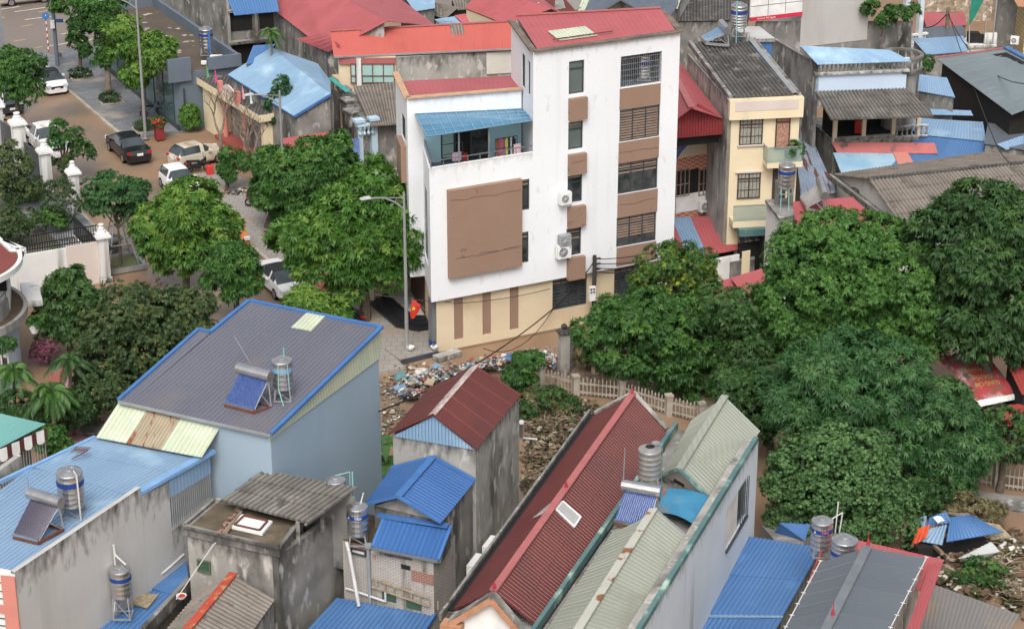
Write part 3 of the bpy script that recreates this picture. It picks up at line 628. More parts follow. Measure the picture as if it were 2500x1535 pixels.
while ux + .1 + k * .12 < L2 + .3: u = ux + .1 + k * .12; m.beam(wd.pt(u, 5.8), wd.pt(u, 7.25), .04); k += 1
m.build('railing', m_galv, root)
m = M(); m.prism([V3(W1, 7.9), V3(P(-230, 1370, 7.9), 7.9), V3(P(-230, 1370, 7.9), 7.9) + U2 * .3, V3(W1, 7.9) + U2 * .3], 0); m.build('front_wall', m_purew, root)
ffr = Fac(P(-230, 1372, 7.9) - U2 * .04, V3(W1, 0) - U2 * .04); m = M()
for z in (7.55, 7.2, 6.9, 6.1, 5.8, 5.5, 5.2): ffr.slab(m, 0, ffr.L - .5, z - .015, z + .015, 0, .02)
m.build('dark_joint', m_frame, root)
m = M(); ffr.slab(m, ffr.L - .5, ffr.L + .02, 0, 7.85, 0, .06); ffr.slab(m, 0, ffr.L - .5, 6.35, 6.65, 0, .06); m.build('brown_frame', m_salmon, root)
# ---- low blue roof with the hatch
root = thing('shed', 'low saturated blue roof squeezed between the stained wall and the flat-roofed house', 'shed', P(300, 1480))
z = 3.8; m = M(); m.corr(P(452, 1338, z + .1), P(462, 1423, z), P(338, 1555, z - .2), P(120, 1552, z - .2), .2, .02)
m = M(); zz = z
a, b, c, d = P(445, 1338, 4.3), P(452, 1428, 3.95), P(420, 1445, 3.85), P(333, 1430, 4.0)
m.corr(P(450, 1334, 4.25), P(462, 1420, 4.0), P(415, 1448, 3.9), P(330, 1424, 3.98), .5, .0)
m.corr(P(334, 1432, 3.88), P(440, 1450, 3.88), P(325, 1560, 3.7), P(205, 1540, 3.7), .2, .022); m.corr(P(238, 1447, 3.88), P(300, 1462, 3.87), P(215, 1552, 3.7), P(95, 1560, 3.7), .2, .022, u0=11)
m.corr(P(300, 1462, 3.865), P(333, 1435, 3.9), P(333, 1470, 3.84), P(270, 1490, 3.8), .2, .02)
rf = m.build('roof', m_blue, root)
m = M(); m.corr(P(340, 1446, 3.96), P(387, 1450, 3.96), P(360, 1483, 3.92), P(314, 1471, 3.92), .14, .02, 'sine'); m.build('patch_sheet', m_bamboo, rf)
m = M(); m.beam(P(238, 1446, 3.95), P(120, 1542, 3.8), .3, .08); m.build('edge_trim', m_bluetrim, rf); m = M(); m.beam(P(452, 1350, 4.1), P(328, 1418, 4.05), .14, .12); m.build('edge_trim', m_bluetrim, rf)
walls(root, [P(445, 1340, 3.6), P(455, 1430, 3.6), P(330, 1560, 3.5), P(100, 1560, 3.5)], m_conc_d)
m = M(); m.beam(P(462, 1422, 3.95), P(350, 1545, 3.75), .18, .5); m.build('low_parapet', m_conc_d, root)
# ---- flat roofed concrete house with fibre cement shed roof
root = thing('flat_roof_house', 'stained concrete house with a mossy flat roof slab', 'house', P(600, 1450))
zs = 6.6; s0, s1, s2, s3 = P(448, 1286, zs), P(524, 1222, zs), P(746, 1258, zs), P(682, 1340, zs)
m = M(); m.prism([V3(p, zs) for p in (s0, s1, s2, s3)], zs - .35); sl = m.build('roof_slab', m_conc_d, root)
m = M(); r = inset([s0, s1, s2, s3], .22); m.poly([V3(p, zs + .01) for p in r]); m.build('mossy_top', m_flat, sl)
m = M()
for a, b in ((s0, s1), (s1, s2), (s2, s3), (s3, s0)): m.beam(V3(a, zs + .06), V3(b, zs + .06), .14, .12)
m.build('parapet', m_conc_d, sl)
i = inset([s0, s1, s2, s3], .12); m = M(); m.prism([V3(p, zs - .35) for p in i], 0); m.build('wall', m_conc, root)
fF = Fac(i[0], i[3], .01); h = fF.rect(482, 1362, 516, 1400); h = (h[0], h[1], h[2], h[3]); window(fF, h, root, mk('green_frame', (.12, .14, .09)), mk('green_mesh', (.055, .12, .075), rough=.6), cols=1, o=.0)
WE = V3(P(850, 1238, 6.1), 0); fR = Fac(i[3], WE); FR5 = fR
m = M(); m.prism([V3(i[3], 6.25), V3(WE, 6.1), V3(WE, 6.1) - R2 * .25, V3(i[3], 6.25) - R2 * .25], 0)
m.prism([V3(WE, 6.0), V3(WE, 6.0) - R2 * 3.6, V3(WE, 6.0) - R2 * 3.6 + U2 * .2, V3(WE, 6.0) + U2 * .2], 0)
m.build('side_wall', m_conc_d, root)
f0, f1, f2, f3 = P(640, 1148, 7.5), P(874, 1190, 7.5), P(754, 1278, 7.05), P(540, 1222, 7.05)
m = M(); m.corr(f0, f1, f2, f3, .24, .07, 'sine', rows=3, lap=.04)
rf = m.build('fibre_cement_roof', m_fibro, root)
m = M()
for t in (.02, .5, .97): p = f2.lerp(f1, t); m.beam(V3(p, 6.1) - R2 * .5, V3(p, p.z - .05) - R2 * .5, .14)
m.beam(f2 - R2 * .15 - Vector((0, 0, .08)), f1 - R2 * .15 - Vector((0, 0, .08)), .08); m.build('roof_post', m_conc, root)
m = M(); m.poly([V3(f3, 4) + R2 * .6, V3(f0, 4) + R2 * .6, V3(f0, 7.3) + R2 * .6, V3(f3, 6.9) + R2 * .6]); m.poly([V3(f0, 4) - U2 * .3, V3(f1, 4) - U2 * .3, V3(f1, 7.3) - U2 * .3, V3(f0, 7.3) - U2 * .3]); m.build('inner_wall', m_conc_d, root)
m = M(); wq = [onroof(x, y, V3(s0, zs + .12), V3(s1, zs + .12), V3(s2, zs + .12)) for x, y in ((590, 1255), (666, 1272), (640, 1302), (560, 1284))]
tag(M().prism([V3(p, zs + .14) for p in wq], zs + .03).build('white_board', m_purew, None), 'white flat board framed in brown, lying on the mossy roof slab', 'board')
wq2 = [Vector(wq[0]).lerp(wq[2], .12), Vector(wq[1]).lerp(wq[3], .12), Vector(wq[2]).lerp(wq[0], .12), Vector(wq[3]).lerp(wq[1], .12)]
q = M()
for a, b in zip(wq2, wq2[1:] + wq2[:1]): q.beam(V3(a, zs + .17), V3(b, zs + .17), .08, .05)
one(q, 'wooden_frame', m_rust, 'brown wooden frame resting on the white board on the slab', 'frame')
for k in range(7):
    a = P(532 + k * 8, 1302 - k * 9 + (k % 2) * 4, zs + .05); q = M(); q.box(a + Vector((0, 0, .04)), (.24, .11, .07), rz=k * .9)
    one(q, 'brick', m_brick, 'loose red brick on the mossy flat roof beside the white board', 'brick', 'loose bricks on the flat roof')
q = M(); q.beam(P(545, 1300, zs + .16), P(590, 1248, zs + .16), .09, .05); q.beam(P(551, 1302, zs + .13), P(584, 1258, zs + .13), .07, .05); one(q, 'plank', m_wood, 'grey weathered planks lying among the loose bricks on the flat roof', 'plank')
# ---- small fibre cement gable at the bottom
root = thing('gable_house', 'small house with a weathered fibre cement gable roof and red ridge, at the bottom edge', 'house', P(530, 1520))
rz_ = 5.3; rb, rf_ = P(570, 1402, rz_), P(440, 1560, rz_)
lb, lf = P(492, 1440, 4.6), P(372, 1580, 4.6); cb, cf = P(672, 1462, 4.6), P(560, 1620, 4.6)
gable(root, rb, rf_, lb, lf, cb, cf, m_fibro_b, m_conc_d, ridge=None, pitch=.24, amp=.07, prof='sine', rows=3)
m = M(); m.beam(rb + Vector((0, 0, .07)), rf_ + Vector((0, 0, .07)), .32, .06); m.build('ridge_cap', mk('peeling_red', (.42, .07, .04), (.36, .06, .035), 2, .7, stain=(.35, .22, .1), ssc=(3, 3, 3), st_=(.58, .64)), root)
m = M(); m.lathe([(0, .02), (.16, .0), (.2, .1), (.18, .1), (.14, .05), (0, .05)], P(443, 1458, 4.25), 14); m.lathe([(0, .1), (.15, .085)], P(443, 1458, 4.25), 14, mi=1)
one(m, 'basin', [m_purew, m_redp], 'white round basin holding red cloth beside the small gable roof', 'basin')
# ---- concrete house with maroon gable
root = thing('narrow_house', 'narrow stained concrete house with a maroon gable roof and light blue gable end', 'house', P(1110, 1250))
ze, zr = 7.8, 9.0
rb, rf_ = P(1162, 892, zr), P(1057, 1012, zr); lb, lf = P(1050, 944, ze), P(947, 1060, ze); cb, cf = P(1273, 962, ze), P(1164, 1096, ze)
m = M(); m.corr(rb, rf_, lf, lb, 1.0, .03, 'rib'); m.corr(rf_, rb, cb, cf, 1.0, .03, 'rib'); rf = m.build('roof', m_maroon, root)
q = M()
for s_, n in ((.05, .02),): 
    t = (lf - rf_); t.normalize(); t2 = (cf - rf_).normalized(); up = Vector((0, 0, .06))
    q.poly([rb + up, rf_ + up, rf_ + t * .25 + up, rb + t * .25 + up]); q.poly([rb + up, rf_ + up, rf_ + t2 * .12 + up, rb + t2 * .12 + up])
q.build('ridge_cap', mk('pale_ridge', (.5, .44, .42), (.33, .22, .2), 3, .7), rf)
ws = [V3(lb, ze - .1), V3(cb, ze - .1), V3(cf, ze - .1) + U2 * .15, V3(lf, ze - .1) + U2 * .15]; ws = [ws[0] + R2 * .15, ws[1] - R2 * .1, ws[2] - R2 * .1, ws[3] + R2 * .15]
m = M(); m.prism(ws, 0); m.build('wall', m_conc, root)
gc = (ws[2] + ws[3]) / 2; m = M()
L_ = (ws[2] - ws[3]).length; dd = (ws[2] - ws[3]) / L_; N = int(L_ / .14)
for k in range(N):
    for j in range(2):
        u0 = (k + j * .5) * L_ / N; u1 = u0 + L_ / N / 2; o = -.03 * j
        hh = lambda u: (ze - .1) + (zr - ze - .02) * (1 - abs(u - L_ / 2) / (L_ / 2))
        a, b = ws[3] + dd * u0, ws[3] + dd * u1; off = -U2 * (.03 + o * -.0 + (.03 if j else 0))
        m.poly([V3(a, ze - .1) + off, V3(b, ze - .1) + off, V3(b, hh(u1)) + off, V3(a, hh(u0)) + off])
m.build('gable_cladding', m_sblue, root)
fr7 = Fac(ws[2], ws[1]); 
# extension with the blue gable, brick wall
root = thing('blue_gable_extension', 'grimy extension with a bright blue gable roof, pale brick end wall and blue lean-to', 'house', P(980, 1400))
ze, zr = 6.4, 7.15
rb, rf_ = P(1057, 1116, zr), P(972, 1213, zr); lb, lf = P(955, 1142, ze), P(886, 1234, ze); cb, cf = P(1160, 1173, ze), P(1077, 1276, ze)
m = M(); m.corr(rb, rf_, lf, lb, .2, .015); m.corr(rf_, rb, cb, cf, .2, .015); rf = m.build('roof', m_dblue, root)
q = M(); q.beam(rb + Vector((0, 0, .04)), rf_ + Vector((0, 0, .04)), .3, .04)
for a, b in ((rf_, lf), (rf_, cf), (rb, lb), (rb, cb)): q.beam(a + Vector((0, 0, .03)), b + Vector((0, 0, .03)), .16, .08)
q.build('edge_trim', m_bluetrim, rf)
ll, lr = lf + R2 * .35, cf - R2 * .12
m = M(); m.prism([V3(lb, ze - .08) + R2 * .25, V3(cb, ze - .08) - R2 * .12, V3(lr, ze - .08) + U2 * .3, V3(ll, ze - .08) + U2 * .3], 0); m.build('wall', m_conc_d, root)
m = M(); a, b = V3(ll, ze - .08) + U2 * .29, V3(lr, ze - .08) + U2 * .29; m.poly([a, b, V3((a + b) / 2, zr - .1)], uv=[(0, 1), (3, 1), (1.5, 0)]); m.build('gable', m_conc, root)
zb_ = 5.35; b0, b1 = P(836, 1318, zb_), P(1058, 1372, zb_); bk = 1.9
m = M(); m.prism([V3(b0, zb_), V3(b1, zb_), V3(b1, zb_) + U2 * 2.3, V3(b0, zb_) + U2 * 2.3], 0, mi2=1); m.build('brick_wall', [m_brickw, m_flat], root)
FK = Fac(b0, b1)
for x_ in ((.2, 1.1, zb_ - .22, zb_, 0, .03), (3.0, FK.L, 4.35, 4.8, 0, .02)): m = M(); FK.slab(m, *x_); m.build('bare_brick', m_brick, root)
window(FK, (.38, 1.05, zb_ - .45, zb_ - .18), root, m_frame, m_purew, cols=1, o=.01)
m = M(); FK.slab(m, 2.55, 2.95, 4.75, 4.95, 0, .01); m.build('dark_vent', m_dark, root)
m_fg = mk('faded_green', (.05, .1, .065))
for x_ in ((1.7, 2.3, 3.2, 3.6), (2.75, 3.4, 3.1, 3.5)): m = M(); FK.slab(m, *x_, 0, .03); m.build('green_panel', m_fg, root)
a, b, c, d = P(938, 1262, 6.15), P(1101, 1284, 6.05), P(1070, 1366, 5.55), P(909, 1334, 5.62)
m = M(); m.corr(a, b, c, d, .16, .02, 'sine'); lf_ = m.build('lean_to_roof', m_dblue, root)
m = M(); m.beam(P(922, 1256, 6.2), P(1094, 1283, 6.15), .3, .07); m.beam(a, d, .12, .09); m.beam(b, c, .12, .09); m.build('edge_trim', m_bluetrim, lf_)
m = M(); m.beam(d - Vector((0, 0, .06)), c - Vector((0, 0, .06)), .13, .1); m.build('gutter', m_metal, lf_)
m = M(); m.prism([V3(a, 5.95) + R2 * .3, V3(b, 5.9), V3(c, 5.3) + U2 * .2, V3(d, 5.3) + U2 * .2 + R2 * .2], 5.2); m.build('lean_to_wall', m_conc_d, root)
# barred window on the long side wall
fS = Fac(V3(cf, 0) - R2 * .1, V3(cb, 0) - R2 * .1, .02)
h = fS.rect(1170, 1228, 1186, 1262); m = M(); fS.slab(m, h[0], h[1], h[2], h[3], .0, .02); g_ = m.build('window', m_dark, root); m = M()
for k in range(8): z = h[2] + (h[3] - h[2]) * k / 7; fS.slab(m, h[0] - .02, h[1] + .02, z - .025, z + .025, .02, .05)
m.build('grille', m_purew, g_)
# ladder on the brick wall
q = M(); y0, y1 = 3.98, 3.56
for dz in (0, -.36): q.beam(FK.pt(1.3, 4.05 + dz, .1), FK.pt(FK.L - .2, 3.82 + dz, .1), .06)
for k in range(8): u = 1.5 + k * .38; z = 4.05 - .23 * (u - 1.3) / (FK.L - 1.5); q.beam(FK.pt(u, z, .1), FK.pt(u, z - .36, .1), .05)
one(q, 'ladder', m_bamboo, 'pale wooden ladder hung sideways on the whitewashed brick wall', 'ladder')
q = M(); q.path([P(846, 1322, 5.5), P(852, 1345, 5.2), P(876, 1478, 3.1)], .07, n=8); one(q, 'drain_pipe', m_pvc, 'thick white pipe leaning down the brick wall to the blue roof', 'pipe')
q = M(); q.path([FK.pt(1.18, 5.4, .1), FK.pt(1.2, 2.9, .1)], .07, n=8); q.box(FK.pt(1.18, 5.45, .1), (.25, .2, .14)); one(q, 'drain_pipe', m_pvcd, 'grey downpipe below the lean-to corner on the brick wall', 'pipe')
q = M(); q.path([FK.pt(.15, 3.35, .12), FK.pt(1.9, 3.2, .12), FK.pt(1.9, 3.6, .12)], .045, n=8); one(q, 'drain_pipe', m_pvc, 'horizontal white pipe low on the brick wall', 'pipe')
# bottom blue roof
root = thing('courtyard_roof', 'deep blue ribbed roof over the yard at the foot of the brick wall', 'roof', P(900, 1525))
m = M(); m.corr(P(822, 1458, 3.0), P(1062, 1502, 3.0), P(970, 1640, 2.8), P(690, 1600, 2.8), .2, .022); m.build('roof', m_blue, root)
m = M(); m.beam(P(1062, 1500, 3.0), P(970, 1640, 2.8), .14, .2); m.build('edge_trim', m_bluetrim, root)
walls(root, [P(822, 1460, 2.9), P(1060, 1505, 2.9), P(970, 1640, 2.7), P(690, 1600, 2.7)], m_conc_d, ins=.2)
# ---- long maroon roof house
root = thing('terrace_house', 'very long narrow house with a maroon gable roof and a pink ridge running down it', 'house', P(1380, 1300))
ze, zr = 6.7, 7.85
rb, rf_ = P(1545, 962, zr), P(1205, 1443, zr)
Lr = (rf_ - rb); 
lb, lf = P(1452, 1012, ze), P(1108, 1487, ze); cb, cf = P(1628, 1052, ze), P(1330, 1543, ze)
m = M(); m.corr(rb, rf_, lf, lb, .2, .022, rows=2, lap=.02); m.corr(rf_, rb, cb, cf, .2, .022, rows=2, lap=.02, u0=5); rf = m.build('roof', m_maroon, root)
m = M(); m.beam(rb + Vector((0, 0, .05)), rf_ + Vector((0, 0, .05)), .28, .07); m.build('ridge_cap', m_pink, rf)
m = M(); dU = (lb - lf).normalized()
m.prism([V3(lf, ze - .1) - R2 * .05, V3(lb, ze - .1) - R2 * .05, V3(cb, ze - .1) - R2 * .05, V3(cf, ze - .1) - R2 * .1], 0); m.build('wall', m_render, root)
m = M(); m.beam(lf - R2 * .28 - dU * .6 + Vector((0, 0, -.02)), lb - R2 * .28 + dU * .2 + Vector((0, 0, -.02)), .1, .3); m.build('side_parapet', m_conc_d, root)
m = M(); m.beam(lf - R2 * .12 + Vector((0, 0, -.06)), lb - R2 * .12 + Vector((0, 0, -.06)), .26, .08); m.build('gutter', m_black, root)
def finial(p, parent, mat, h=.32):
    m = M(); m.lathe([(0, 0), (.07, 0), (.07, .05), (.035, .08), (.065, .12), (.035, .16), (.05, .19), (.02, .22), (.012, h), (0, h)], p, 10); return m.build('ridge_finial', mat, parent, True)
for p in (onroof(1547, 962, rb, rf_, lf), onroof(1387, 1190, rb, rf_, lf), onroof(1204, 1442, rb, rf_, lf)): 
    t = (p - rb).dot(Lr) / Lr.length_squared; finial(rb + Lr * t + Vector((0, 0, .07)), rf, m_redp if False else mk('finial_red', (.35, .03, .04)))
def patch(pts, plane, mat, name, parent, dz=.05):
    q = [onroof(x, y, *plane) + Vector((0, 0, dz)) for x, y in pts]; m = M(); m.corr(*q, 1, 0, thick=.03); o = m.build(name, mat, parent); return q
gl = mk('frosted_skylight', (.40, .40, .38), rough=.3); tr_ = m_cap
q = patch(((1351, 1224), (1358, 1228), (1312, 1262), (1298, 1268)), (rb, rf_, lf), gl, 'skylight', rf); q = patch(((1374, 1226), (1418, 1264), (1402, 1288), (1358, 1246)), (rb, rf_, cf), gl, 'skylight', rf)
m = M()
for a, b in zip(q, q[1:] + q[:1]): m.beam(a, b, .06, .05)
m.build('skylight_frame', m_purew, rf)
# front gable with orange rake boards
ap = P(1203, 1450, zr + .1); gl_, gr_ = P(1100, 1512, 6.75), P(1290, 1552, 6.55)
m = M(); m.beam(ap, gl_, .35, .12); m.beam(ap, gr_, .35, .12); m.build('gable_coping', m_conc, root)
m = M(); m.beam(ap - U2 * .2 - Vector((0, 0, .12)), gl_ - U2 * .2 - Vector((0, 0, .12)), .08, .2); m.beam(ap - U2 * .2 - Vector((0, 0, .12)), gr_ - U2 * .2 - Vector((0, 0, .12)), .08, .2); m.beam(P(1080, 1521, 6.6), P(1130, 1530, 6.6), .5, .2); m.build('orange_rake', m_orange, root)
m = M(); m.poly([gl_ + U2 * .05 - Vector((0, 0, .6)), gr_ + U2 * .05 - Vector((0, 0, .6)), gr_ + U2 * .05, ap + U2 * .05 - Vector((0, 0, .1)), gl_ + U2 * .05]); m.build('gable_panel', m_purew, root)
m = M(); m.beam(P(1545, 958, zr), cb + Vector((0, 0, .1)), .22, .1); m.beam(P(1545, 958, zr), lb + Vector((0, 0, .1)), .22, .1); m.build('back_coping', m_conc, root)
# ---- sage green roofs, teal parapets, white wall
root = thing('green_roof_house', 'long house with two sage green gable roofs, teal parapets and a tall white side wall', 'house', P(1650, 1250))
zw = 7.6
W0, W1 = P(1852, 1071, zw), P(1560, 1548, zw); fw_ = Fac(W1, W0)
ze, zr = 7.2, 8.15
def gr(rbp, rfp, lbp, lfp, cbp, cfp, rust):
    rb, rf_ = P(*rbp, zr), P(*rfp, zr); lb, lf = P(*lbp, ze), P(*lfp, ze); cb, cf = P(*cbp, ze), P(*cfp, ze)
    m = M(); m.corr(rb, rf_, lf, lb, .33, .02); m.corr(rf_, rb, cb, cf, .25, .02, u0=9); r = m.build('roof', m_greengrey, root)
    m = M(); m.beam(rb + Vector((0, 0, .05)), rf_ + Vector((0, 0, .05)), .3, .06); m.build('ridge_cap', rust, r)
    m = M(); s_ = [lb + R2 * .1, cb - R2 * .1, cf - R2 * .1 + U2 * .2, lf + R2 * .1 + U2 * .2]; m.prism([V3(p, ze - .08) for p in s_], 0); m.build('wall', m_render, root)
    m = M(); a, b = V3(s_[3], ze - .08) - U2 * .01, V3(s_[2], ze - .08) - U2 * .01; m.poly([a, b, V3(rf_ + U2 * .2, zr - .05)], uv=[(0, 1), (3, 1), (1.5, 0)]); m.build('gable', m_pinkw, root); m = M(); m.poly([V3(s_[1], ze - .08), V3(s_[0], ze - .08), V3(rb, zr - .05)]); m.build('gable', m_pinkw, root)
    return rb, rf_, lb, lf, cb, cf
sgr = mk('rusty_ridge', (.42, .42, .36), (.38, .38, .32), 1, .6, stain=(.22, .09, .05), ssc=(1.2, 1.2, 1), st_=(.56, .6))
A1 = gr((1770, 968), (1659, 1146), (1690, 1022), (1612, 1162), (1856, 1052), (1732, 1218), m_greengrey)
m = M(); m.beam(A1[1] + Vector((0, 0, .03)), A1[3] + Vector((0, 0, .03)), .1, .12); m.beam(A1[1] + Vector((0, 0, .03)), A1[5] + Vector((0, 0, .03)), .1, .12); m.build('teal_rake', m_tealp, root)
A2 = gr((1596, 1243), (1405, 1548), (1500, 1290), (1318, 1560), (1688, 1320), (1530, 1580), sgr)
m = M(); m.beam(A2[0] + Vector((0, 0, .05)), A2[2] + Vector((0, 0, .05)), .07, .06); m.beam(A2[0] + Vector((0, 0, .05)), A2[4] + Vector((0, 0, .05)), .07, .06); m.build('pale_rake', m_galv, root)
fg = Fac(V3(A1[3], 0) + U2 * .16, V3(A1[5], 0) + U2 * .16); q = M(); hh = fg.rect(1646, 1170, 1671, 1184); fg.slab(q, hh[0], hh[1], ze - .05, ze + .4, .0, .03); q.build('dark_opening', m_dark, root)
# teal left parapet with black gutter, white right wall
q = M(); tl = [P(1651, 1038, 7.1), P(1500, 1268, 7.1), P(1290, 1560, 7.1)]
q.beam(tl[0], tl[2], .16, .35); q.build('teal_parapet', m_tealp, root)
q = M(); q.prism([V3(tl[0], 6.95) + R2 * .15, fw_.pt(fw_.L - .1, 6.95, -.3), fw_.pt(0, 6.95, -.3), V3(tl[2], 6.95) + R2 * .15], 0); q.build('inner_wall', m_conc_d, root)
q = M(); hole = fw_.rect(1806, 1135, 1843, 1235); hs_ = (fw_.L - 4.6, fw_.L - 1.4, 4.9, 6.7)
fw_.wall(q, -1, fw_.L, 0, zw - .1, [hs_], depth=.12); q.poly([fw_.pt(fw_.L, 0), fw_.pt(fw_.L, 0, -.3), fw_.pt(fw_.L, zw - .1, -.3), fw_.pt(fw_.L, zw - .1)]); q.build('white_wall', m_wwall, root)
q = M(); fw_.slab(q, hs_[0], hs_[0] + 1.9, hs_[2], hs_[3], -.1, -.06); wn = q.build('window_shutter', mk('cream_board', (.62, .58, .53)), root); q = M(); fw_.slab(q, hs_[0] + 1.9, hs_[1], hs_[2], hs_[3], -.12, -.1); q.build('glass_pane', m_glass, wn)
q = M()
for k in range(5): u = hs_[0] + 1.95 + k * .28; fw_.slab(q, u, u + .02, hs_[2], hs_[3], .05, .08)
fw_.slab(q, hs_[0], hs_[1], hs_[2] - .08, hs_[2], -.02, .08); q.build('grille', m_frame, wn)
q = M(); q.beam(fw_.pt(-1, zw, -.1), fw_.pt(fw_.L, zw, -.1), .18, .2); q.build('teal_coping', m_tealp, root)
q = M(); q.beam(fw_.pt(-1, zw - .15, -.4), fw_.pt(fw_.L, zw - .15, -.4), .3, .1); q.build('gutter', m_conc, root)
# curved blue sheet over the light well
ca, cb_, cc, cd = P(1622, 1192, 7.3), P(1747, 1218, 7.3), P(1702, 1284, 7.3), P(1600, 1250, 7.3)
q = M(); N = 30; rws = 8
G = [[None] * (N * 2 + 1) for _ in range(2)]
def arcpt(u, v, h=0): p = cd.lerp(cc, u).lerp(ca.lerp(cb_, u), v); return p + Vector((0, 0, .2 * (1 - (2 * u - 1) ** 2) + h - .05))
for k in range(N * 2):
    u0, u1 = k / (2 * N), (k + 1) / (2 * N); h0, h1 = (.03 if k % 2 else 0), (0 if k % 2 else .03)
    q.poly([arcpt(u0, 0, h0), arcpt(u1, 0, h1), arcpt(u1, 1, h1), arcpt(u0, 1, h0)], uv=[(u0 * 3, 0), (u1 * 3, 0), (u1 * 3, 2), (u0 * 3, 2)])
cr = q.build('curved_roof', mk('faded_cyan_sheet', (.05, .22, .38), (.09, .3, .44), .9, .5, stain=(.2, .25, .25), ssc=(.8, .8, .8), st_=(.56, .66)), root)
# ---- blue roof right of the white wall
root = thing('blue_roof_house', 'house under a broad bright blue ribbed roof against the white wall', 'house', P(1800, 1480))
a, b, c, d = P(1822, 1308, 3.6), P(2006, 1336, 3.6), P(1868, 1580, 3.1), P(1640, 1560, 3.1)
sp = .62; e0, e1 = a.lerp(d, .78), b.lerp(c, .7)
m = M(); m.corr(a, b, e1, e0, .2, .025, 'sine', rows=2, lap=.02); m.corr(e0 + Vector((0, 0, -.06)), e1 + Vector((0, 0, -.06)), c, d, .19, .022, 'sine'); rf = m.build('roof', m_blue, root)
m = M(); m.beam(e0, e1, .2, .05); m.build('pale_strip', m_lblue, rf); walls(root, [a, b, c, d], m_conc, ins=.1)
m = M(); m.beam(P(2011, 1335, 3.85), P(1960, 1470, 3.6), .1, .35); m.build('red_end_board', mk('red_board', (.42, .1, .08)), root)
# ---- slate grey gable roof with red skirt
root = thing('grey_gable_house', 'house with a slate grey gable roof over a wider red sheet skirt, bottom right', 'house', P(2110, 1480))
ze, zr = 6.1, 7.0
rb, rf_ = P(2118, 1336, zr), P(2005, 1560, zr); lb, lf = P(2003, 1371, ze), P(1895, 1575, ze); cb, cf = P(2262, 1362, ze), P(2150, 1580, ze)
cm = P(2158, 1364, zr - .45)
m = M(); m.corr(rb, rf_, lf, lb, 1.05, .03, 'rib'); m.corr(rf_, rb, cb, cf, 1.05, .03, 'rib'); rf = m.build('roof', m_greyroof2, root)
m = M(); m.beam(rb + Vector((0, 0, .06)), rf_ + Vector((0, 0, .06)), .34, .06); m.build('ridge_cap', m_metal, rf)
m = M(); m.beam(lb + Vector((0, 0, .03)), lf + Vector((0, 0, .03)), .035); m.beam(cb + Vector((0, 0, .03)), cf + Vector((0, 0, .03)), .035)
for e in ((lb, lf), (cb, cf)):
    for k in range(8): p = e[0].lerp(e[1], k / 7.5); m.beam(p + R2 * -.08 + Vector((0, 0, .06)), p + R2 * .08 + Vector((0, 0, .06)), .025)
m.build('white_gutter_pipe', m_pvc, rf)
for x, y in ((2118, 1334), (2022, 1508)):
    p = onroof(x, y, rb, rf_, lf); t = (p - rb).dot(rf_ - rb) / (rf_ - rb).length_squared; finial(rb.lerp(rf_, t) + Vector((0, 0, .08)), rf, mk('finial_red', (.35, .03, .04)), .55)
m = M(); m.prism([V3(p, ze - .1) for p in (lb + R2 * .2, cb - R2 * .2, cf - R2 * .2, lf + R2 * .2)], 0); m.build('wall', m_conc, root)
m = M(); m.corr(P(2086, 1316, 5.6), P(2306, 1366, 5.4), P(2250, 1440, 5.1), P(1985, 1400, 5.3), .2, .02); m.corr(P(2270, 1380, 5.38), P(2304, 1366, 5.38), P(2236, 1560, 5.1), P(2205, 1560, 5.1), .2, .02); m.build('red_skirt_roof', m_red, root)
# ---- grey sheet roof at the lower right corner
root = thing('sheet_roof_shed', 'low shed with a plain grey corrugated sheet roof in the lower right corner', 'shed', P(2360, 1500))
m = M(); m.corr(P(2262, 1420, 2.4), P(2490, 1500, 2.4), P(2440, 1580, 2.2), P(2235, 1575, 2.2), .18, .02, 'sine'); m.build('roof', mk('mud_grey_sheet', (.16, .155, .15), (.19, .175, .16), .4, .6, stain=(.24, .19, .14), ssc=(.5, .5, .5), st_=(.55, .68)), root)
walls(root, [P(2262, 1420, 2.3), P(2480, 1500, 2.3), P(2440, 1580, 2.1), P(2240, 1575, 2.1)], m_conc)
# ================================================================ background buildings
def shed(name, label, cat, q, mat, wall=None, z0=0, pitch=.3, amp=.02, prof='trap', ins=.12, rows=1, root=None, part='roof', thick=.04):
    pts = [P(*p) for p in q]
    if root is None: c = sum(pts, Vector((0, 0, 0))) / 4; root = thing(name, label, cat, (c.x, c.y, z0))
    m = M(); m.corr(*pts, pitch, amp, prof, rows=rows, thick=thick); r = m.build(part, mat, root)
    if wall: walls(root, pts, wall, z0=z0, ins=ins)
    return root, r, pts
def win2(root, F, x0, y0, x1, y1, frame=None, glass=None, cols=2, transom=.35, **k):
    r = F.rect(x0, y0, x1, y1); return window(F, r, root, frame or m_frame, glass or m_glass, cols=cols, transom=transom, o=.02, **k)
# ---- modern grey shop beside the pavement
G0, G1 = P(438, 322), P(266, 176); sdir = (G1 - G0).normalized(); gd = Vector((-sdir.y, sdir.x, 0)); gd = gd if gd.x > 0 else -gd
root = thing('shop_building', 'modern slate grey single-storey shop with a glass side and a debris-strewn flat roof', 'building', G0 + gd * 2 + sdir * 4)
G1 = G0 + sdir * (G1 - G0).length * 1.12; G2, G3 = G1 + gd * 4.4, G0 + U1 * 4.6
m = M(); m.prism([V3(G0 + sdir * .6, 4.1), V3(G1, 4.1), V3(G2, 4.1), V3(G3, 4.1), V3(G0 + U1 * .3, 4.1)], 0, mi2=1); m.build('wall', [m_greyb, mk('dirty_terrace', (.11, .085, .065), (.08, .065, .05), .5, .9, stain=(.42, .38, .34), ssc=(1.2, 1.2, 1), st_=(.62, .68))], root)
m = M()
for a, b in ((G1, G2), (G2, G3)): m.beam(V3(a, 4.45), V3(b, 4.45), .25, .75)
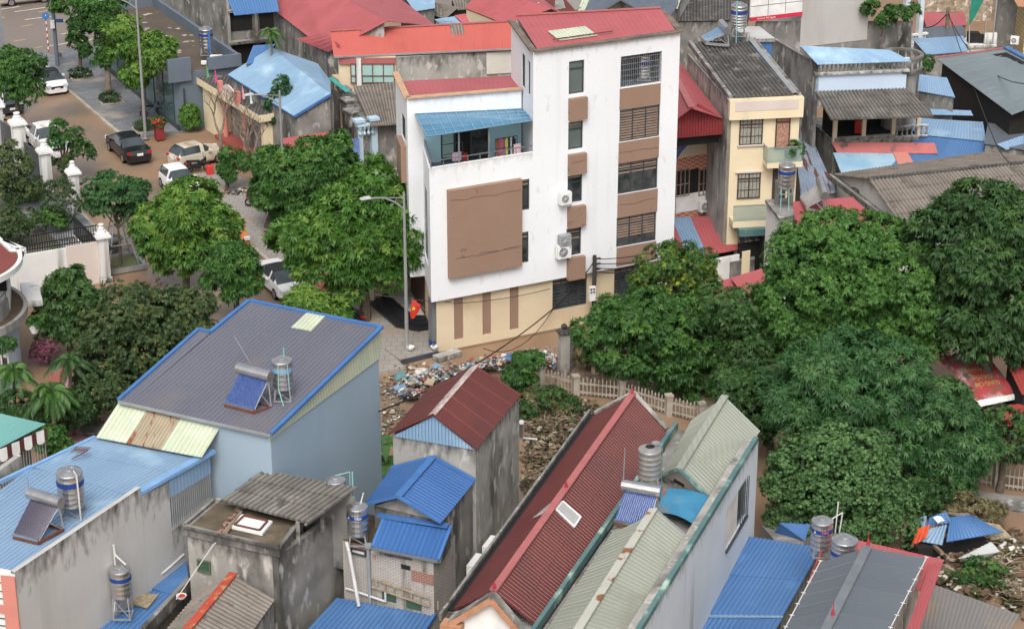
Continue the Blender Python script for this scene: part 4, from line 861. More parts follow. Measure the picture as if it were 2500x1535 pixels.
m.beam(V3(G0, 4.45), V3(G1, 4.45), .2, .5); m.build('parapet', m_greyb, root)
fs = Fac(G0, G3, .05); m = M(); fs.slab(m, -.6, 1.0, 3.6, 5.2, 0, .25); fs.slab(m, 2.2, 4.6, 4.15, 5.0, 0, .25); m.build('front_parapet', m_greyb, root)
m = M(); m.beam(V3(G0, 4.3) - gd * .12 + sdir * .2, V3(G0, 4.3) - gd * .12 + sdir * 2.2, .1, 1.3); m.build('white_sign_panel', m_purew, root)
fl = Fac(G1, G0); m = M(); fl.slab(m, .3, fl.L - .7, .45, 3.6, .0, .05); gw = m.build('glass_wall', mk('green_glass', (.06, .11, .11), (.09, .14, .14), .5, .08, spec=.9), root)
m = M()
for k in range(9): u = .3 + k * (fl.L - 1) / 8; fl.slab(m, u - .04, u + .04, .45, 3.6, .05, .09)
fl.slab(m, 0, fl.L, 0, .45, 0, .12); m.build('mullion', m_frame, gw)
win2(root, fs, 446, 215, 452, 250, glass=m_purew, cols=1, transom=0)
m = M(); m.box(V3(G0 + gd * 3.4 + sdir * 1.4, 4.35), (.8, .4, .5)); m.box(V3(G0 + gd * 2.6 + sdir * 1.0, 4.3), (.8, .3, .2)); one(m, 'roof_unit', m_purew, 'small white boxes on the grey shop roof by the water tank', 'box')
# ---- old concrete house behind it
root = thing('old_house', 'old blackened concrete house with dark open balconies behind the grey shop', 'house', P(620, 120, 0))
a, b = P(562, 190), P(700, 176); d_ = (b - a).normalized(); n_ = Vector((-d_.y, d_.x, 0))
m = M(); m.prism([V3(p, 8.5) for p in (a, a + d_ * 6, a + d_ * 6 + n_ * 9, a + n_ * 12 - d_ * 4)], 0); m.build('wall', m_conc_d, root)
fo = Fac(a, a + d_ * 6, .02); 
for z0, z1 in ((.6, 2.4), (3.1, 4.9)):
    for u in (.25, 2.4, 4.4): m = M(); fo.slab(m, u, u + 1.6, z0 + .4, z1, 0, .03); m.build('dark_opening', m_dark, root)
fo2 = Fac(a + n_ * 12 - d_ * 4, a, .02); m = M(); w1 = fo2.rect(467, 2, 482, 30); fo2.slab(m, 8.5, 9.6, 5.6, 7.4, 0, .04); m.build('blue_window', m_teal, root)
m = M()
for z in (2.7, 5.1): fo.slab(m, 0, 6, z - .1, z + .1, 0, .5)
for u in (.05, 2.1, 4.2, 5.9): fo.slab(m, u - .1, u + .1, 0, 6, .03, .3)
m.build('balcony_frame', m_conc, root)
shed('awning_roof', 'blue sheet awning over the upper balcony of the old blackened house', 'awning', [(545, -25, 7.6), (670, -30, 7.6), (682, 28, 6.6), (572, 38, 6.6)], m_blue, None)
shed('awning_roof', 'short bright blue sheet roof above the pale blue hipped roof', 'awning', [(618, 112, 5.8), (672, 108, 5.8), (640, 150, 5.2), (600, 158, 5.2)], m_blue, m_conc_d)
# ---- cream community house
C0, C1 = P(500, 314), P(646, 410); cd_ = (C1 - C0).normalized(); cn = Vector((-cd_.y, cd_.x, 0)); cn = cn if cn.y > 0 else -cn; H4 = 3.7
root = thing('community_house', 'cream hall with salmon pillars, a pink name relief and small flags along its roof edge', 'building', C0 + cd_ * 4 + cn * 2)
fc = Fac(C0, C1); LC = fc.L
m = M(); m.prism([V3(p, H4 - .4) for p in (C0, C0 + cd_ * 2.4, C0 + cd_ * 2.4 + cn * 1.6, C1 - cd_ * .3 + cn * 1.6, C1 - cd_ * .3, C1, C1 + cn * 5, C0 + cn * 5)], 0); m.build('wall', m_beige2, root)
m = M(); m.prism([V3(p, H4) for p in (C0 - cn * .35 - cd_ * .3, C1 - cn * .35 + cd_ * .3, C1 + cn * 5 + cd_ * .3, C0 + cn * 5 - cd_ * .3)], H4 - .5, mi2=1); m.build('roof_slab', [m_beige2, m_fibro_d], root)
for u in (3.2, LC * .66, ): m = M(); m.tube(fc.pt(u, 0, -.2), fc.pt(u, H4 - .5, -.2), .17, n=12); m.build('pillar', m_salmon, root)
m = M(); fc.slab(m, 2.4, LC - .3, 0, .3, -1.6, .3); m.build('porch_floor', m_redtile, root)
m = M(); fb = Fac(C0 + cn * 1.6, C1 + cn * 1.6, .02); fb.slab(m, 2.7, 3.6, .3, 2.6, 0, .04); m.build('door', m_dark, root); m = M(); fb.slab(m, 5.2, 6.0, 1.1, 2.1, 0, .04); m.build('red_window', m_redp, root)
m = M(); pts = []
for k in range(13): u = 4.0 + 2.6 * k / 12; z = H4 + .25 + .55 * math.sin(math.pi * k / 12); pts.append((u, z))
m.poly([fc.pt(4.0, H4, .38)] + [fc.pt(u, z, .38) for u, z in pts][::-1][::-1] + [fc.pt(6.6, H4, .38)]); m.poly([fc.pt(6.6, H4, .28)] + [fc.pt(u, z, .28) for u, z in pts][::-1] + [fc.pt(4.0, H4, .28)])
for (u0, z0), (u1, z1) in zip(pts[:-1], pts[1:]): m.poly([fc.pt(u0, z0, .38), fc.pt(u0, z0, .28), fc.pt(u1, z1, .28), fc.pt(u1, z1, .38)])
rl = m.build('name_relief', m_pinkw, root); m = M(); fc.slab(m, 3.8, 4.1, H4 - .1, H4 + .75, .2, .5); fc.slab(m, 6.5, 6.9, H4 - .1, H4 + .75, .2, .5); m.build('salmon_post', m_salmon, root)
m = M(); put_text(m, 'NHÀ VĂN HÓA', .3, lambda x, y: fc.pt(5.3 + x, H4 + .38 + y, .395)); m.build('lettering', m_salmon, rl)
flg = [('flag_green', (.12, .4, .15), 1.2, 'narrow green pennant on the left end of the cream hall roof'), ('flag_pink', (.75, .06, .25), 2.6, 'bright magenta pennant on the cream hall roof edge'), ('flag_palepink', (.8, .35, .45), 7.0, 'pale pink pennant next to the right salmon post of the hall'), ('flag_mint', (.55, .75, .65), 8.2, 'pale mint pennant at the right part of the hall roof')]
for nm, c, u, lb in flg:
    r_ = thing('pennant', lb, 'flag', fc.pt(u, H4, .1)); m = M(); m.tube(fc.pt(u, H4, .1), fc.pt(u, H4 + 1.3, .1), .015); m.build('pole', m_wood, r_)
    m = M(); m.poly([fc.pt(u, H4 + 1.28, .1), fc.pt(u + .05, H4 + .25, .14), fc.pt(u + .28, H4 + .35, .05), fc.pt(u + .2, H4 + .9, .12)]); m.build('cloth', mk(nm, c), r_)
# ---- pale blue hipped roof
root, r_, p_ = shed('blue_hip_house', 'low house under a large pale blue hipped sheet roof behind the cream hall', 'house', [(662, 116, 6.0), (808, 231, 5.6), (719, 284, 4.4), (556, 182, 4.4)], m_sblue, m_conc_d, pitch=1.0, amp=.012, prof='rib')
m = M(); m.corr(P(808, 231, 5.6), P(662, 116, 6.0), P(776, 156, 5.0), P(806, 196, 4.9), 1, .01, 'rib'); m.build('roof_side', m_sblue, root)
m = M(); m.corr(P(662, 116, 6.0), P(800, 200, 5.0), P(808, 231, 5.6), P(808, 231, 5.6), 5, 0); m.beam(P(808, 231, 5.6), P(719, 285, 4.36), .12, .14); m.beam(P(719, 285, 4.36), P(556, 183, 4.36), .1, .08); m.build('edge_trim', m_bluetrim, root)
m = M(); q = [P(808, 231, 5.4), P(719, 284, 4.3)]; m.poly([V3(q[1], 0) + cn * .15, V3(q[0], 0) + cn * .15, q[0] + cn * .15, q[1] + cn * .15], uv=[(0, 4), (4, 4), (4, 0), (0, 0)]); m.build('gable', m_conc_d, root)
# ---- big red roof
root = thing('red_warehouse', 'warehouse with a very large plain crimson sheet roof, upper centre left', 'warehouse', P(800, 100, 0))
m = M(); a, b, c, d = P(720, -70, 8.2), P(944, 52, 8.2), P(802, 128, 6.0), P(662, 20, 6.0)
m.corr(a, b, c, d, 1.0, .012, 'rib'); m.corr(b, a, P(900, -60, 6.6), P(1066, 64, 6.6), 1.0, .012, 'rib'); m.build('roof', m_red, root)
m = M(); m.corr(P(795, 82, 7.0), P(830, 110, 7.0), P(802, 128, 6.0), P(720, 95, 5.9), 1, .01, 'rib'); m.build('roof_corner', m_red, root)
walls(root, [c, d, a, b], m_conc_d, ins=.3)
root, r_, p_ = shed('gate_roof', 'small shed of striped pale and white sheets by the big crimson roof', 'shed', [(720, 104, 4.6), (780, 118, 4.6), (765, 150, 4.0), (730, 138, 4.0)], m_bamboo, m_conc_d, pitch=.2)
# ---- long orange red roof
root = thing('red_roof_terrace', 'long building with an orange red sheet roof, a grey patch and green-paned windows', 'building', P(1000, 180, 0))
a, b, c, d = P(806, 77, 7.4), P(1262, 52, 7.4), P(1262, 120, 6.3), P(815, 140, 6.3)
m = M(); m.corr(a, b, c, d, 1.0, .015, 'rib'); rf = m.build('roof', m_redor, root)
m = M(); m.beam(a + Vector((0, 0, .04)), b + Vector((0, 0, .04)), .25, .06); m.build('ridge_cap', m_pink, rf)
m = M(); m.corr(*[onroof(x, y, a, b, d) + Vector((0, 0, .05)) for x, y in ((1098, 62), (1130, 60), (1142, 121), (1109, 123))], .2, .03, 'sine'); m.build('grey_patch', m_fibro_b, rf)
m = M(); m.beam(d, c, .12, .1); m.build('gutter', m_galv, rf)
fz = Fac(V3(d, 0) + U1 * .2, V3(c, 0)); e = P(965, 140, 6.3); ue = (V3(e, 0) - fz.A).dot(fz.d)
m = M(); m.prism([V3(d, 6.2) + U1 * .3 + Vector((0, .25, 0)), V3(e, 6.2) + Vector((0, .25, 0)), V3(e, 6.2) + Vector((0, 3, 0)), V3(d, 6.2) + Vector((0, 3, 0))], 0); m.build('wall', m_beige, root)
fz = Fac(V3(d, 0) + Vector((0, .25, 0)), V3(e, 0) + Vector((0, .25, 0)), .01); ue = fz.L; m = M(); fz.slab(m, .3, ue, 5.75, 6.2, 0, .05); m.build('red_band', m_pink, root)
for x0, x1, cl in ((855, 870, 1), (882, 964, 3)): win2(root, fz, x0, 155, x1, 203, frame=m_rust, glass=m_teal, cols=cl, transom=.85)
m = M(); u = fz.px(876, 150)[0]; fz.slab(m, u - .15, u + .15, 3, 6.2, 0, .14); m.build('white_pillar', m_white2, root)
m = M(); m.prism([V3(e, 6.15) + Vector((0, .4, 0)), V3(c, 6.15) + Vector((0, .4, 0)), V3(c, 6.15) + Vector((0, 3.2, 0)), V3(e, 6.15) + Vector((0, 3.2, 0))], 0); m.build('grey_wall', m_conc, root)
fz = Fac(V3(e, 0) + Vector((0, .4, 0)), V3(c, 0) + Vector((0, .4, 0))); m = M(); fz.slab(m, fz.px(1187, 150)[0], fz.L, 4.6, 6.1, .0, .1); m.build('pale_sheet', m_purew if False else mk('pale_board', (.55, .53, .48), (.48, .46, .41), .8, .7), root)
# ---- old narrow house with fibre cement roof and ornate pillars
root, r_, p_ = shed('old_narrow_house', 'old narrow house with a sagging dark fibre cement roof beside the white building', 'house', [(862, 212, 4.6), (990, 200, 4.6), (992, 302, 4.0), (905, 308, 4.0)], m_fibro_b, None, pitch=.24, amp=.07, prof='sine', rows=5)
a, b = P(900, 300, 3.9), P(1000, 292, 3.9); m = M(); m.prism([V3(a, 3.9), V3(b, 3.9), V3(b, 3.9) + Vector((0, 9, 0)), V3(a, 3.9) + Vector((-1, 9, 0))], 0); m.build('wall', m_conc_d, root)
fo = Fac(V3(a, 0) - U1 * 1.7, V3(a, 0) + U1 * 3); m = M()
for x in (-.1, .9): m.box(fo.pt(1.0 + x, 2.1, .3), (.4, .4, 4.2), rz=UD); m.box(fo.pt(1.0 + x, 4.25, .3), (.65, .65, .18), rz=UD)
for k in range(4): m.lathe([(.06, 0), (.12, .12), (.05, .3), (.12, .5), (.06, .6)], fo.pt(.9 + k * .28, 3.3, .55), 8)
fo.slab(m, .7, 2.1, 3.9, 4.05, .4, .7); m.build('ornate_pillar', mk('pale_blue_plaster', (.42, .55, .62), (.36, .48, .55), 1), root)
m = M(); fo.slab(m, 1.2, 2.4, 0, 2.9, .05, .1); m.build('doorway', m_dark, root)
m = M(); fo.slab(m, .2, .75, .6, 3.2, .62, .66); m.build('blue_curtain', mk('blue_curtain', (.1, .15, .4), (.2, .28, .5), 4), root)
for k in range(5):
    c = P(822 + k * 9, 178 + k * 28, 4.2 - k * .1); m = M(); m.box(c, (.55, .9, .9), rz=UD); m.box(c + Vector((0, 0, .5)), (.75, 1.1, .12), rz=UD)
    m.build('side_parapet', m_beige if k < 2 else m_conc_d, root)
m = M(); m.prism([V3(p, 3.9) for p in (P(812, 165, 3.9), P(860, 160, 3.9), P(905, 300, 3.9), P(868, 312, 3.9))], 0); m.build('side_wall', m_conc_d, root)
tag(M().beam(P(806, 190, 4.9), P(850, 225, 4.6), .35, .05).build('tarp', mk('teal_tarp', (.05, .3, .26)), None), 'crumpled teal tarpaulin strip on the old narrow house parapet', 'tarpaulin')
shed('low_red_roof', 'low dull red sheet roof half hidden behind the bright street trees', 'roof', [(690, 338, 3.2), (805, 321, 3.2), (800, 356, 2.8), (690, 388, 2.8)], m_red, m_conc_d, pitch=1, amp=.012, prof='rib')
# ---- far roofs along the upper edge
def gab(name, label, rb, rf_, lb, lf, cb, cf, zr, ze, mat, wall, cat='house', **k):
    a = [P(*rb, zr), P(*rf_, zr), P(*lb, ze), P(*lf, ze), P(*cb, ze), P(*cf, ze)]; root = thing(name, label, cat, V3(sum(a, Vector((0, 0, 0))) / 6, 0)); r = gable(root, *a, mat, wall, **k); return root
shed('far_roof', 'pale blue sheet roof at the upper edge beside the crimson warehouse', 'roof', [(975, -25, 6.5), (1060, -30, 6.5), (1062, 20, 6), (1012, 28, 6)], m_sblue, m_conc_d, pitch=1, amp=.01)
shed('far_shed', 'collapsed dark fibre cement shed roof at the upper edge', 'shed', [(1035, 2, 5.6), (1120, 18, 5.6), (1085, 48, 5), (1022, 22, 5)], m_fibro_b, m_dark, pitch=.25, amp=.05, prof='sine', rows=3)
shed('far_shed', 'pile of broken fibre cement sheets left of the crimson gable at the top', 'shed', [(1100, -12, 5.6), (1168, -10, 5.6), (1160, 22, 5), (1112, 26, 5)], m_fibro_b, m_dark, pitch=.25, amp=.05, prof='sine', rows=3)
shed('far_roof', 'small pale blue sheet roof between the fibre cement piles and the red roof', 'roof', [(1060, 48, 5.4), (1112, 40, 5.4), (1128, 56, 5), (1075, 60, 5)], m_sblue, m_conc_d, pitch=1, amp=.01)
shed('far_roof', 'small dull red sheet roof with a white edge left of the crimson gable', 'roof', [(1110, 38, 5.5), (1160, 30, 5.5), (1210, 52, 5), (1130, 58, 5)], m_red, m_conc_d, pitch=1, amp=.01)
gab('far_house', 'house with a wide crimson gable roof just above the long orange red roof', (1180, -35), (1345, 22), (1135, 20), (1240, 62), (1300, -40), (1390, 40), 7.4, 6.0, m_red, m_beige, pitch=1, amp=.012, prof='rib')
shed('far_roof', 'dark brown sheet roof right of the crimson gable at the upper edge', 'roof', [(1310, -15, 7), (1378, -5, 7), (1408, 30, 6.4), (1345, 40, 6.4)], m_maroon, m_conc_d, pitch=1, amp=.012)
shed('far_roof', 'plain warm grey flat roof at the upper edge above the brown roof', 'roof', [(1330, -50, 6.6), (1440, -60, 6.6), (1440, 8, 6.4), (1405, 26, 6.4)], mk('warm_grey_roof', (.25, .225, .205), (.22, .2, .18), .4), m_conc_d, pitch=1, amp=0)
shed('far_roof', 'cream corrugated sheet roof left of the slate blue gable', 'roof', [(1430, -25, 6.8), (1480, -25, 6.8), (1452, 34, 6.2), (1405, 40, 6.2)], m_trans, m_conc_d, pitch=.3, amp=.03)
root = gab('slate_blue_house', 'house with a slate blue gable roof and grey gable wall right behind the white tower', (1580, -70), (1515, 2), (1450, -30), (1415, 62), (1690, -40), (1622, 62), 8.6, 6.6, mk('slate_blue_sheet', (.10, .125, .16), (.12, .14, .175), .4, .5, sheet=(1, .4, .12)), m_render, pitch=1, amp=.012, prof='rib')
m = M(); m.beam(P(1515, 0, 8.65), P(1415, 62, 6.6), .25, .1); m.beam(P(1515, 0, 8.65), P(1622, 62, 6.6), .25, .1); m.build('rake_trim', m_greyroof2, root)
shed('far_roof', 'small cream corrugated sheet roof right of the slate blue gable', 'roof', [(1610, -30, 7), (1670, -30, 7), (1655, 22, 6.5), (1620, 15, 6.5)], m_trans, m_conc_d, pitch=.3, amp=.03)
# ---- red roof between white tower and cream house
root = thing('red_gable_house', 'house with steep red sheet roof and dark red ribbed gable squeezed behind white tower', 'house', P(1700, 400, 0))
zr, ze = 10.3, 9.3
rb, rf_ = P(1600, 90, 10.9), P(1688, 264, zr); cb, cf = P(1656, 146, 9.7), P(1765, 289, ze); lb, lf = P(1560, 160, ze), P(1640, 300, ze)
m = M(); m.corr(rf_, rb, cb, cf, 1, .015, 'rib'); m.corr(rb, rf_, lf, lb, 1, .015, 'rib'); rf = m.build('roof', m_red, root)
m = M(); m.beam(rb + Vector((0, 0, .05)), rf_ + Vector((0, 0, .05)), .35, .05); m.build('ridge_cap', m_pink, rf)
fq = Fac(V3(lf, 0) + Vector((0, .1, 0)), V3(cf, 0) + Vector((0, .1, 0)), 0); m = M(); N = 36
for k in range(N):
    u0, u1 = fq.L * k / N, fq.L * (k + 1) / N; hh = lambda u: ze + (zr - ze) * (1 - abs(u - fq.L / 2) / (fq.L / 2)) - .05; o = .04 * (k % 2)
    m.poly([fq.pt(u0, 8.35, o), fq.pt(u1, 8.35, o), fq.pt(u1, hh(u1), o), fq.pt(u0, hh(u0), o)])
m.build('ribbed_gable', mk('dark_red_cladding', (.25, .035, .04)), root)
m = M(); m.prism([V3(lf, 8.3) + Vector((0, .6, 0)), V3(cf, 8.3) + Vector((-.1, .6, 0)), V3(cb, 8.3), V3(lb, 8.3)], 7.7); m.build('wall', m_dark, root)
root = thing('tiled_house', 'small house with a red and cream zigzag tiled front and blue-edged little red gable', 'house', P(1705, 560, 0))
ff = Fac(P(1646, 628), P(1766, 605)); zt = 6.05
ring_ = [ff.pt(0, 0), ff.pt(ff.L - .35, 0), ff.pt(ff.L - .35, 0) + Vector((0, 2.5, 0)), ff.pt(0, 0) + Vector((0, 2.5, 0))]
FT2 = ff; u1 = ff.px(1752, 450)[0]
mt = bpy.data.materials.new('zigzag_tile'); mt.use_nodes = True; nt_ = mt.node_tree; tcx = _n(nt_, 'ShaderNodeTexCoord'); sx = _n(nt_, 'ShaderNodeSeparateXYZ'); nt_.links.new(tcx.outputs['UV'], sx.inputs[0])
def mth(op, a, b=None):
    n = _n(nt_, 'ShaderNodeMath', operation=op)
    for i, v in enumerate((a, b)):
        if v is None: continue
        if isinstance(v, (int, float)): n.inputs[i].default_value = v
        else: nt_.links.new(v, n.inputs[i])
    return n.outputs[0]
z_ = mth('PINGPONG', mth('MULTIPLY', sx.outputs[0], 1.0), .14); f_ = mth('FRACT', mth('MULTIPLY', mth('ADD', mth('ADD', sx.outputs[1], z_), mth('MULTIPLY', sx.outputs[0], .3)), 4.2)); gt = mth('GREATER_THAN', f_, .48)
mx = _n(nt_, 'ShaderNodeMix', data_type='RGBA'); nt_.links.new(gt, mx.inputs[0]); mx.inputs[6].default_value = (.42, .1, .06, 1); mx.inputs[7].default_value = (.62, .38, .27, 1); nt_.links.new(mx.outputs[2], nt_.nodes['Principled BSDF'].inputs['Base Color'])
m = M(); m.prism([V3(p, zt) for p in (ff.pt(0, 0), ff.pt(u1, 0), ff.pt(u1, 0, -2.5), ff.pt(0, 0, -2.5))], 0); m.build('tiled_wall', mt, root)
m = M(); ua = ff.px(1688, 330)[0]; m.poly([ff.pt(0, zt, .02), ff.pt(u1, zt, .02), ff.pt(ua, zt + 1.2, .02)]); m.build('cream_gable', m_beige2, root)
za, zb2 = 7.42, 6.15
m = M(); pk, l_, r2 = ff.pt(ua, za, .35), ff.pt(-.5, zb2 + .1, .35), ff.pt(u1 + .15, zb2, .35); bk = -ff.n * 2.2
m.corr(pk + bk, pk, l_, l_ + bk, .3, .02); m.corr(pk, pk + bk, r2 + bk, r2, .3, .02); rf = m.build('roof', m_red, root)
m = M(); m.beam(pk, l_, .16, .14); m.beam(pk, r2, .16, .14); m.build('blue_rake', m_bluetrim, rf)
m = M()
for k in range(3):
    for j in range(3): ff.slab(m, ua - .28 + j * .2, ua - .14 + j * .2, zt + .35 + k * .14, zt + .44 + k * .14, .0, .04)
m.build('gable_vent', m_purew, root)
win2(root, ff, 1650, 416, 1681, 476, frame=m_wood, glass=m_dark, cols=3, transom=.9); m = M(); r_ = ff.rect(1684, 414, 1703, 474); ff.slab(m, *r_, 0, .03); m.build('dark_opening', m_dark, root); win2(root, ff, 1706, 414, 1727, 474, frame=m_wood, glass=m_dark, cols=2, transom=.9)
m = M(); r_ = ff.rect(1650, 478, 1720, 508); ff.slab(m, *r_, .0, .05); m.build('white_sill_panel', m_purew, root)
# ---- cream townhouse
root = thing('cream_townhouse', 'three-storey cream townhouse with a dark fibre cement roof, brown windows and a small balcony', 'house', P(1860, 650, 0))
zt = 10.6; tl, tr = P(1779, 241, zt), P(1955, 233, zt); fcm = Fac(tl, tr); bd = (P(1665, 112, 11.0) - P(1779, 241, 11.0)); bd = Vector((bd.x, bd.y, 0)).normalized() * 9.5
m = M(); fcm.wall(m, 0, fcm.L - .0, 0, zt - 1.15)
m.poly([V3(tr, 0), V3(tr, 0) + bd, V3(tr, zt - .2) + bd, V3(tr, zt - .2)], uv=[(0, 9), (9, 9), (9, 0), (0, 0)]); m.build('wall', m_beige2, root)
m = M(); m.prism([V3(tl, zt - .1), V3(tl, zt - .1) + bd, V3(tl, zt - .1) + bd + fcm.d * .2, V3(tl, zt - .1) + fcm.d * .2], 0); m.build('side_wall', m_conc, root)
m = M(); fcm.slab(m, 0, fcm.L + .1, zt - 1.15, zt - .02, -.3, .35); cn_ = m.build('cornice', m_beige2, root); m = M(); fcm.slab(m, .3, fcm.L - .2, zt - .65, zt - .1, .35, .37); m.build('pink_inset', m_pinkw, cn_)
a, b = V3(tl, zt + .55) + bd + fcm.d * .35, V3(tr, zt + .55) + bd - fcm.d * .5; c, d = V3(tr, zt + .06) - fcm.d * .35, V3(tl, zt + .06) + fcm.d * .3
m = M(); m.corr(a, b, c, d, .24, .075, 'sine', rows=5, lap=.03); rf = m.build('roof', m_fibro_d, root)
m = M(); m.beam(V3(tl, zt) + fcm.d * .12, V3(tl, zt + .55) + bd + fcm.d * .12, .22, .3); m.beam(V3(tr, zt) - fcm.d * .1, V3(tr, zt + .55) + bd - fcm.d * .1, .22, .3); m.build('parapet', m_conc_d, root)
m = M(); m.beam(V3(tr, zt + .17) - fcm.d * .36, V3(tr, zt + .72) + bd - fcm.d * .36, .3, .03); m.build('pale_flashing', m_galv, rf)
mbr = mk('brown_window_frame', (.075, .045, .035)); mcur = mk('patterned_glass', (.38, .36, .30), (.2, .22, .2), 14, .4)
win2(root, fcm, 1806, 290, 1860, 352, frame=mbr, glass=mcur, cols=2, transom=.35, bars=6, barm=mbr); win2(root, fcm, 1801, 422, 1854, 482, frame=mbr, glass=mcur, cols=2, transom=.35, bars=6, barm=mbr)
win2(root, fcm, 1895, 277, 1926, 362, frame=mbr, glass=mk('curtain_red', (.45, .28, .2), (.25, .1, .08), 12), cols=1, transom=.5); win2(root, fcm, 1887, 410, 1915, 500, frame=mbr, glass=m_glass, cols=1, transom=.5)
for (x0, y0), (x1, y1) in (((1800, 290), (1866, 290)), ((1795, 421), (1860, 421)), ((1800, 356), (1866, 356))):
    r_ = fcm.px(x0, y0), fcm.px(x1, y1); m = M(); fcm.slab(m, r_[0][0], r_[1][0], r_[0][1] - .04, r_[0][1] + .05, 0, .12); m.build('window_ledge', m_pinkw, root)
u0 = fcm.px(1862, 398)[0]; zf = fcm.px(1900, 385)[1]; m = M(); fcm.slab(m, u0, fcm.L + .05, zf - .3, zf, 0, .9); bl = m.build('balcony_slab', m_beige2, root)
mgl = mk('clear_green_glass', (.3, .42, .38), rough=.1, alpha=.45); m = M(); fcm.slab(m, u0, fcm.L, zf, zf + .85, .84, .87); fcm.slab(m, u0, u0 + .03, zf, zf + .85, 0, .85); m.build('glass_railing', mgl, bl); m = M(); m.beam(fcm.pt(u0, zf + .88, .86), fcm.pt(fcm.L, zf + .88, .86), .05); m.beam(fcm.pt(u0, zf + .88, 0), fcm.pt(u0, zf + .88, .86), .05); m.build('handrail', m_galv, bl)
z2_ = fcm.px(1800, 530)[1]; m = M(); fcm.slab(m, .3, fcm.L, z2_ - .3, z2_ + .05, 0, .9); b2 = m.build('balcony_slab', m_beige2, root); m = M(); fcm.slab(m, .3, fcm.L, z2_ + .05, z2_ + .95, .84, .87); m.build('glass_railing', mgl, b2); m = M(); m.beam(fcm.pt(.3, z2_ + .97, .86), fcm.pt(fcm.L, z2_ + .97, .86), .05); m.build('handrail', m_galv, b2)
m = M(); fcm.slab(m, .6, fcm.L, z2_ - .7, z2_ - .3, .1, 1.3); m.build('teal_awning', m_tealp, root)
# low patched roofs in front
root = thing('patched_shed', 'low dark shed roofed with red and blue painted sheets in stripes, below the tiled front', 'shed', P(1720, 640, 0))
x = [(1640, 532), (1685, 529), (1750, 527), (1796, 540)]; y = [(1672, 610), (1727, 622), (1778, 614), (1802, 608)]
for k, mt_ in enumerate((m_lblue, m_red, m_red)):
    m = M(); m.corr(P(*x[k], 2.5), P(*x[k + 1], 2.5), P(*y[k + 1], 1.9), P(*y[k], 1.9), .2, .025, 'sine'); m.build(('blue_sheet', 'red_sheet', 'red_sheet')[k], mt_, root)
m = M(); m.corr(P(1610, 534, 2.49), P(1640, 532, 2.49), P(1672, 610, 1.89), P(1640, 606, 1.89), .2, .025, 'sine'); m.build('red_sheet', m_red, root)
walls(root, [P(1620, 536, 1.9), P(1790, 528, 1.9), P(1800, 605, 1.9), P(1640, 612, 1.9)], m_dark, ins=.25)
m = M(); m.box(P(1775, 660, .9), (1.5, .1, 1.7), rz=UD); m.build('white_door', m_purew, root)
shed('patched_shed', 'low shed with a streaky silver corrugated roof beside the red and blue striped one', 'shed', [(1790, 538, 2.9), (1845, 534, 2.9), (1868, 584, 2.4), (1804, 592, 2.4)], mk('streaky_galvanised', (.42, .43, .44), (.3, .24, .22), 3, .5, stain=(.12, .1, .1), ssc=(4, .5, 1), st_=(.5, .56)), m_dark, pitch=.2, amp=.035, prof='sine')
shed('patched_shed', 'small light blue sheet roof beside the silver corrugated roof', 'shed', [(1845, 534, 3.4), (1880, 532, 3.4), (1885, 572, 3.0), (1862, 572, 3.0)], m_lblue, m_dark, pitch=.2)
m = M(); m.prism([P(1812, 616, 2.4), P(1832, 612, 2.4), P(1832, 612, 2.4) + Vector((0, .1, 0)), P(1812, 616, 2.4) + Vector((0, .1, 0))], 0); one(m, 'door', m_beige2, 'cream door leaf standing open below the silver corrugated roof', 'door')
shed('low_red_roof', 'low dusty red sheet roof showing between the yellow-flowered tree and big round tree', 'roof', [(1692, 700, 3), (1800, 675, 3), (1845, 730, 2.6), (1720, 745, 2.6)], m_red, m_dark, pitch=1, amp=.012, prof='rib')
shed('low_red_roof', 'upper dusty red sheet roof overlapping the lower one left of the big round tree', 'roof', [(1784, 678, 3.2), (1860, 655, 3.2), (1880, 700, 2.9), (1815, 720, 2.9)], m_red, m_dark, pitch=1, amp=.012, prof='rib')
m = M(); m.prism([V3(P(x_, y_), 1.4) for x_, y_ in ((1740, 700), (1840, 690), (1840, 680), (1740, 690))], 0); one(m, 'rubble_wall', m_conc_d, 'low blackened rubble wall behind the dusty red roofs', 'wall')
# ---- blackened boundary wall, billboard
root = thing('party_wall', 'huge mottled grey and black party wall behind the cream townhouse', 'wall', P(2030, 250, 0))
a, b, c = P(1835, 285), P(1958, 262), P(2215, 235); fp = Fac(a, c); m = M(); L_ = fp.L
m.prism([fp.pt(0, fp.px(1850, 52)[1]), fp.pt(L_, fp.px(2190, 56)[1]), fp.pt(L_, 5, -.3), fp.pt(0, 5, -.3)], 0); m.build('wall', m_conc_d, root)
m = M(); u0, u1 = fp.px(1955, 60)[0], fp.px(2118, 60)[0]; m.prism([fp.pt(u0, 9.5, .03), fp.pt(u1, 9.5, .03), fp.pt(u1, 9.5, -4), fp.pt(u0, 9.5, -4)], 4.6); m.build('upper_wall', m_render, root)
root = thing('billboard', 'white panelled billboard with a thin red strip of small white lettering along its foot', 'billboard', fp.pt(1, 5, .2))
r_ = fp.rect(1832, -10, 1955, 42); m = M(); fp.slab(m, r_[0], r_[1], fp.px(1840, 42)[1], 9.0, .0, .15); m.build('white_panel', m_purew, root)
zr0, zr1 = fp.px(1840, 50)[1], fp.px(1840, 41)[1]; m = M(); fp.slab(m, r_[0], r_[1], zr0, zr1, .0, .2); rs = m.build('red_strip', mk('strip_red', (.6, .03, .07)), root)
m = M(); put_text(m, 'Vietinbank Thái Nguyên', .2, lambda x, y: fp.pt(r_[0] + (r_[1] - r_[0]) * .3 + x * .75, (zr0 + zr1) / 2 + y, .21)); m.build('lettering', m_purew, rs)
m = M()
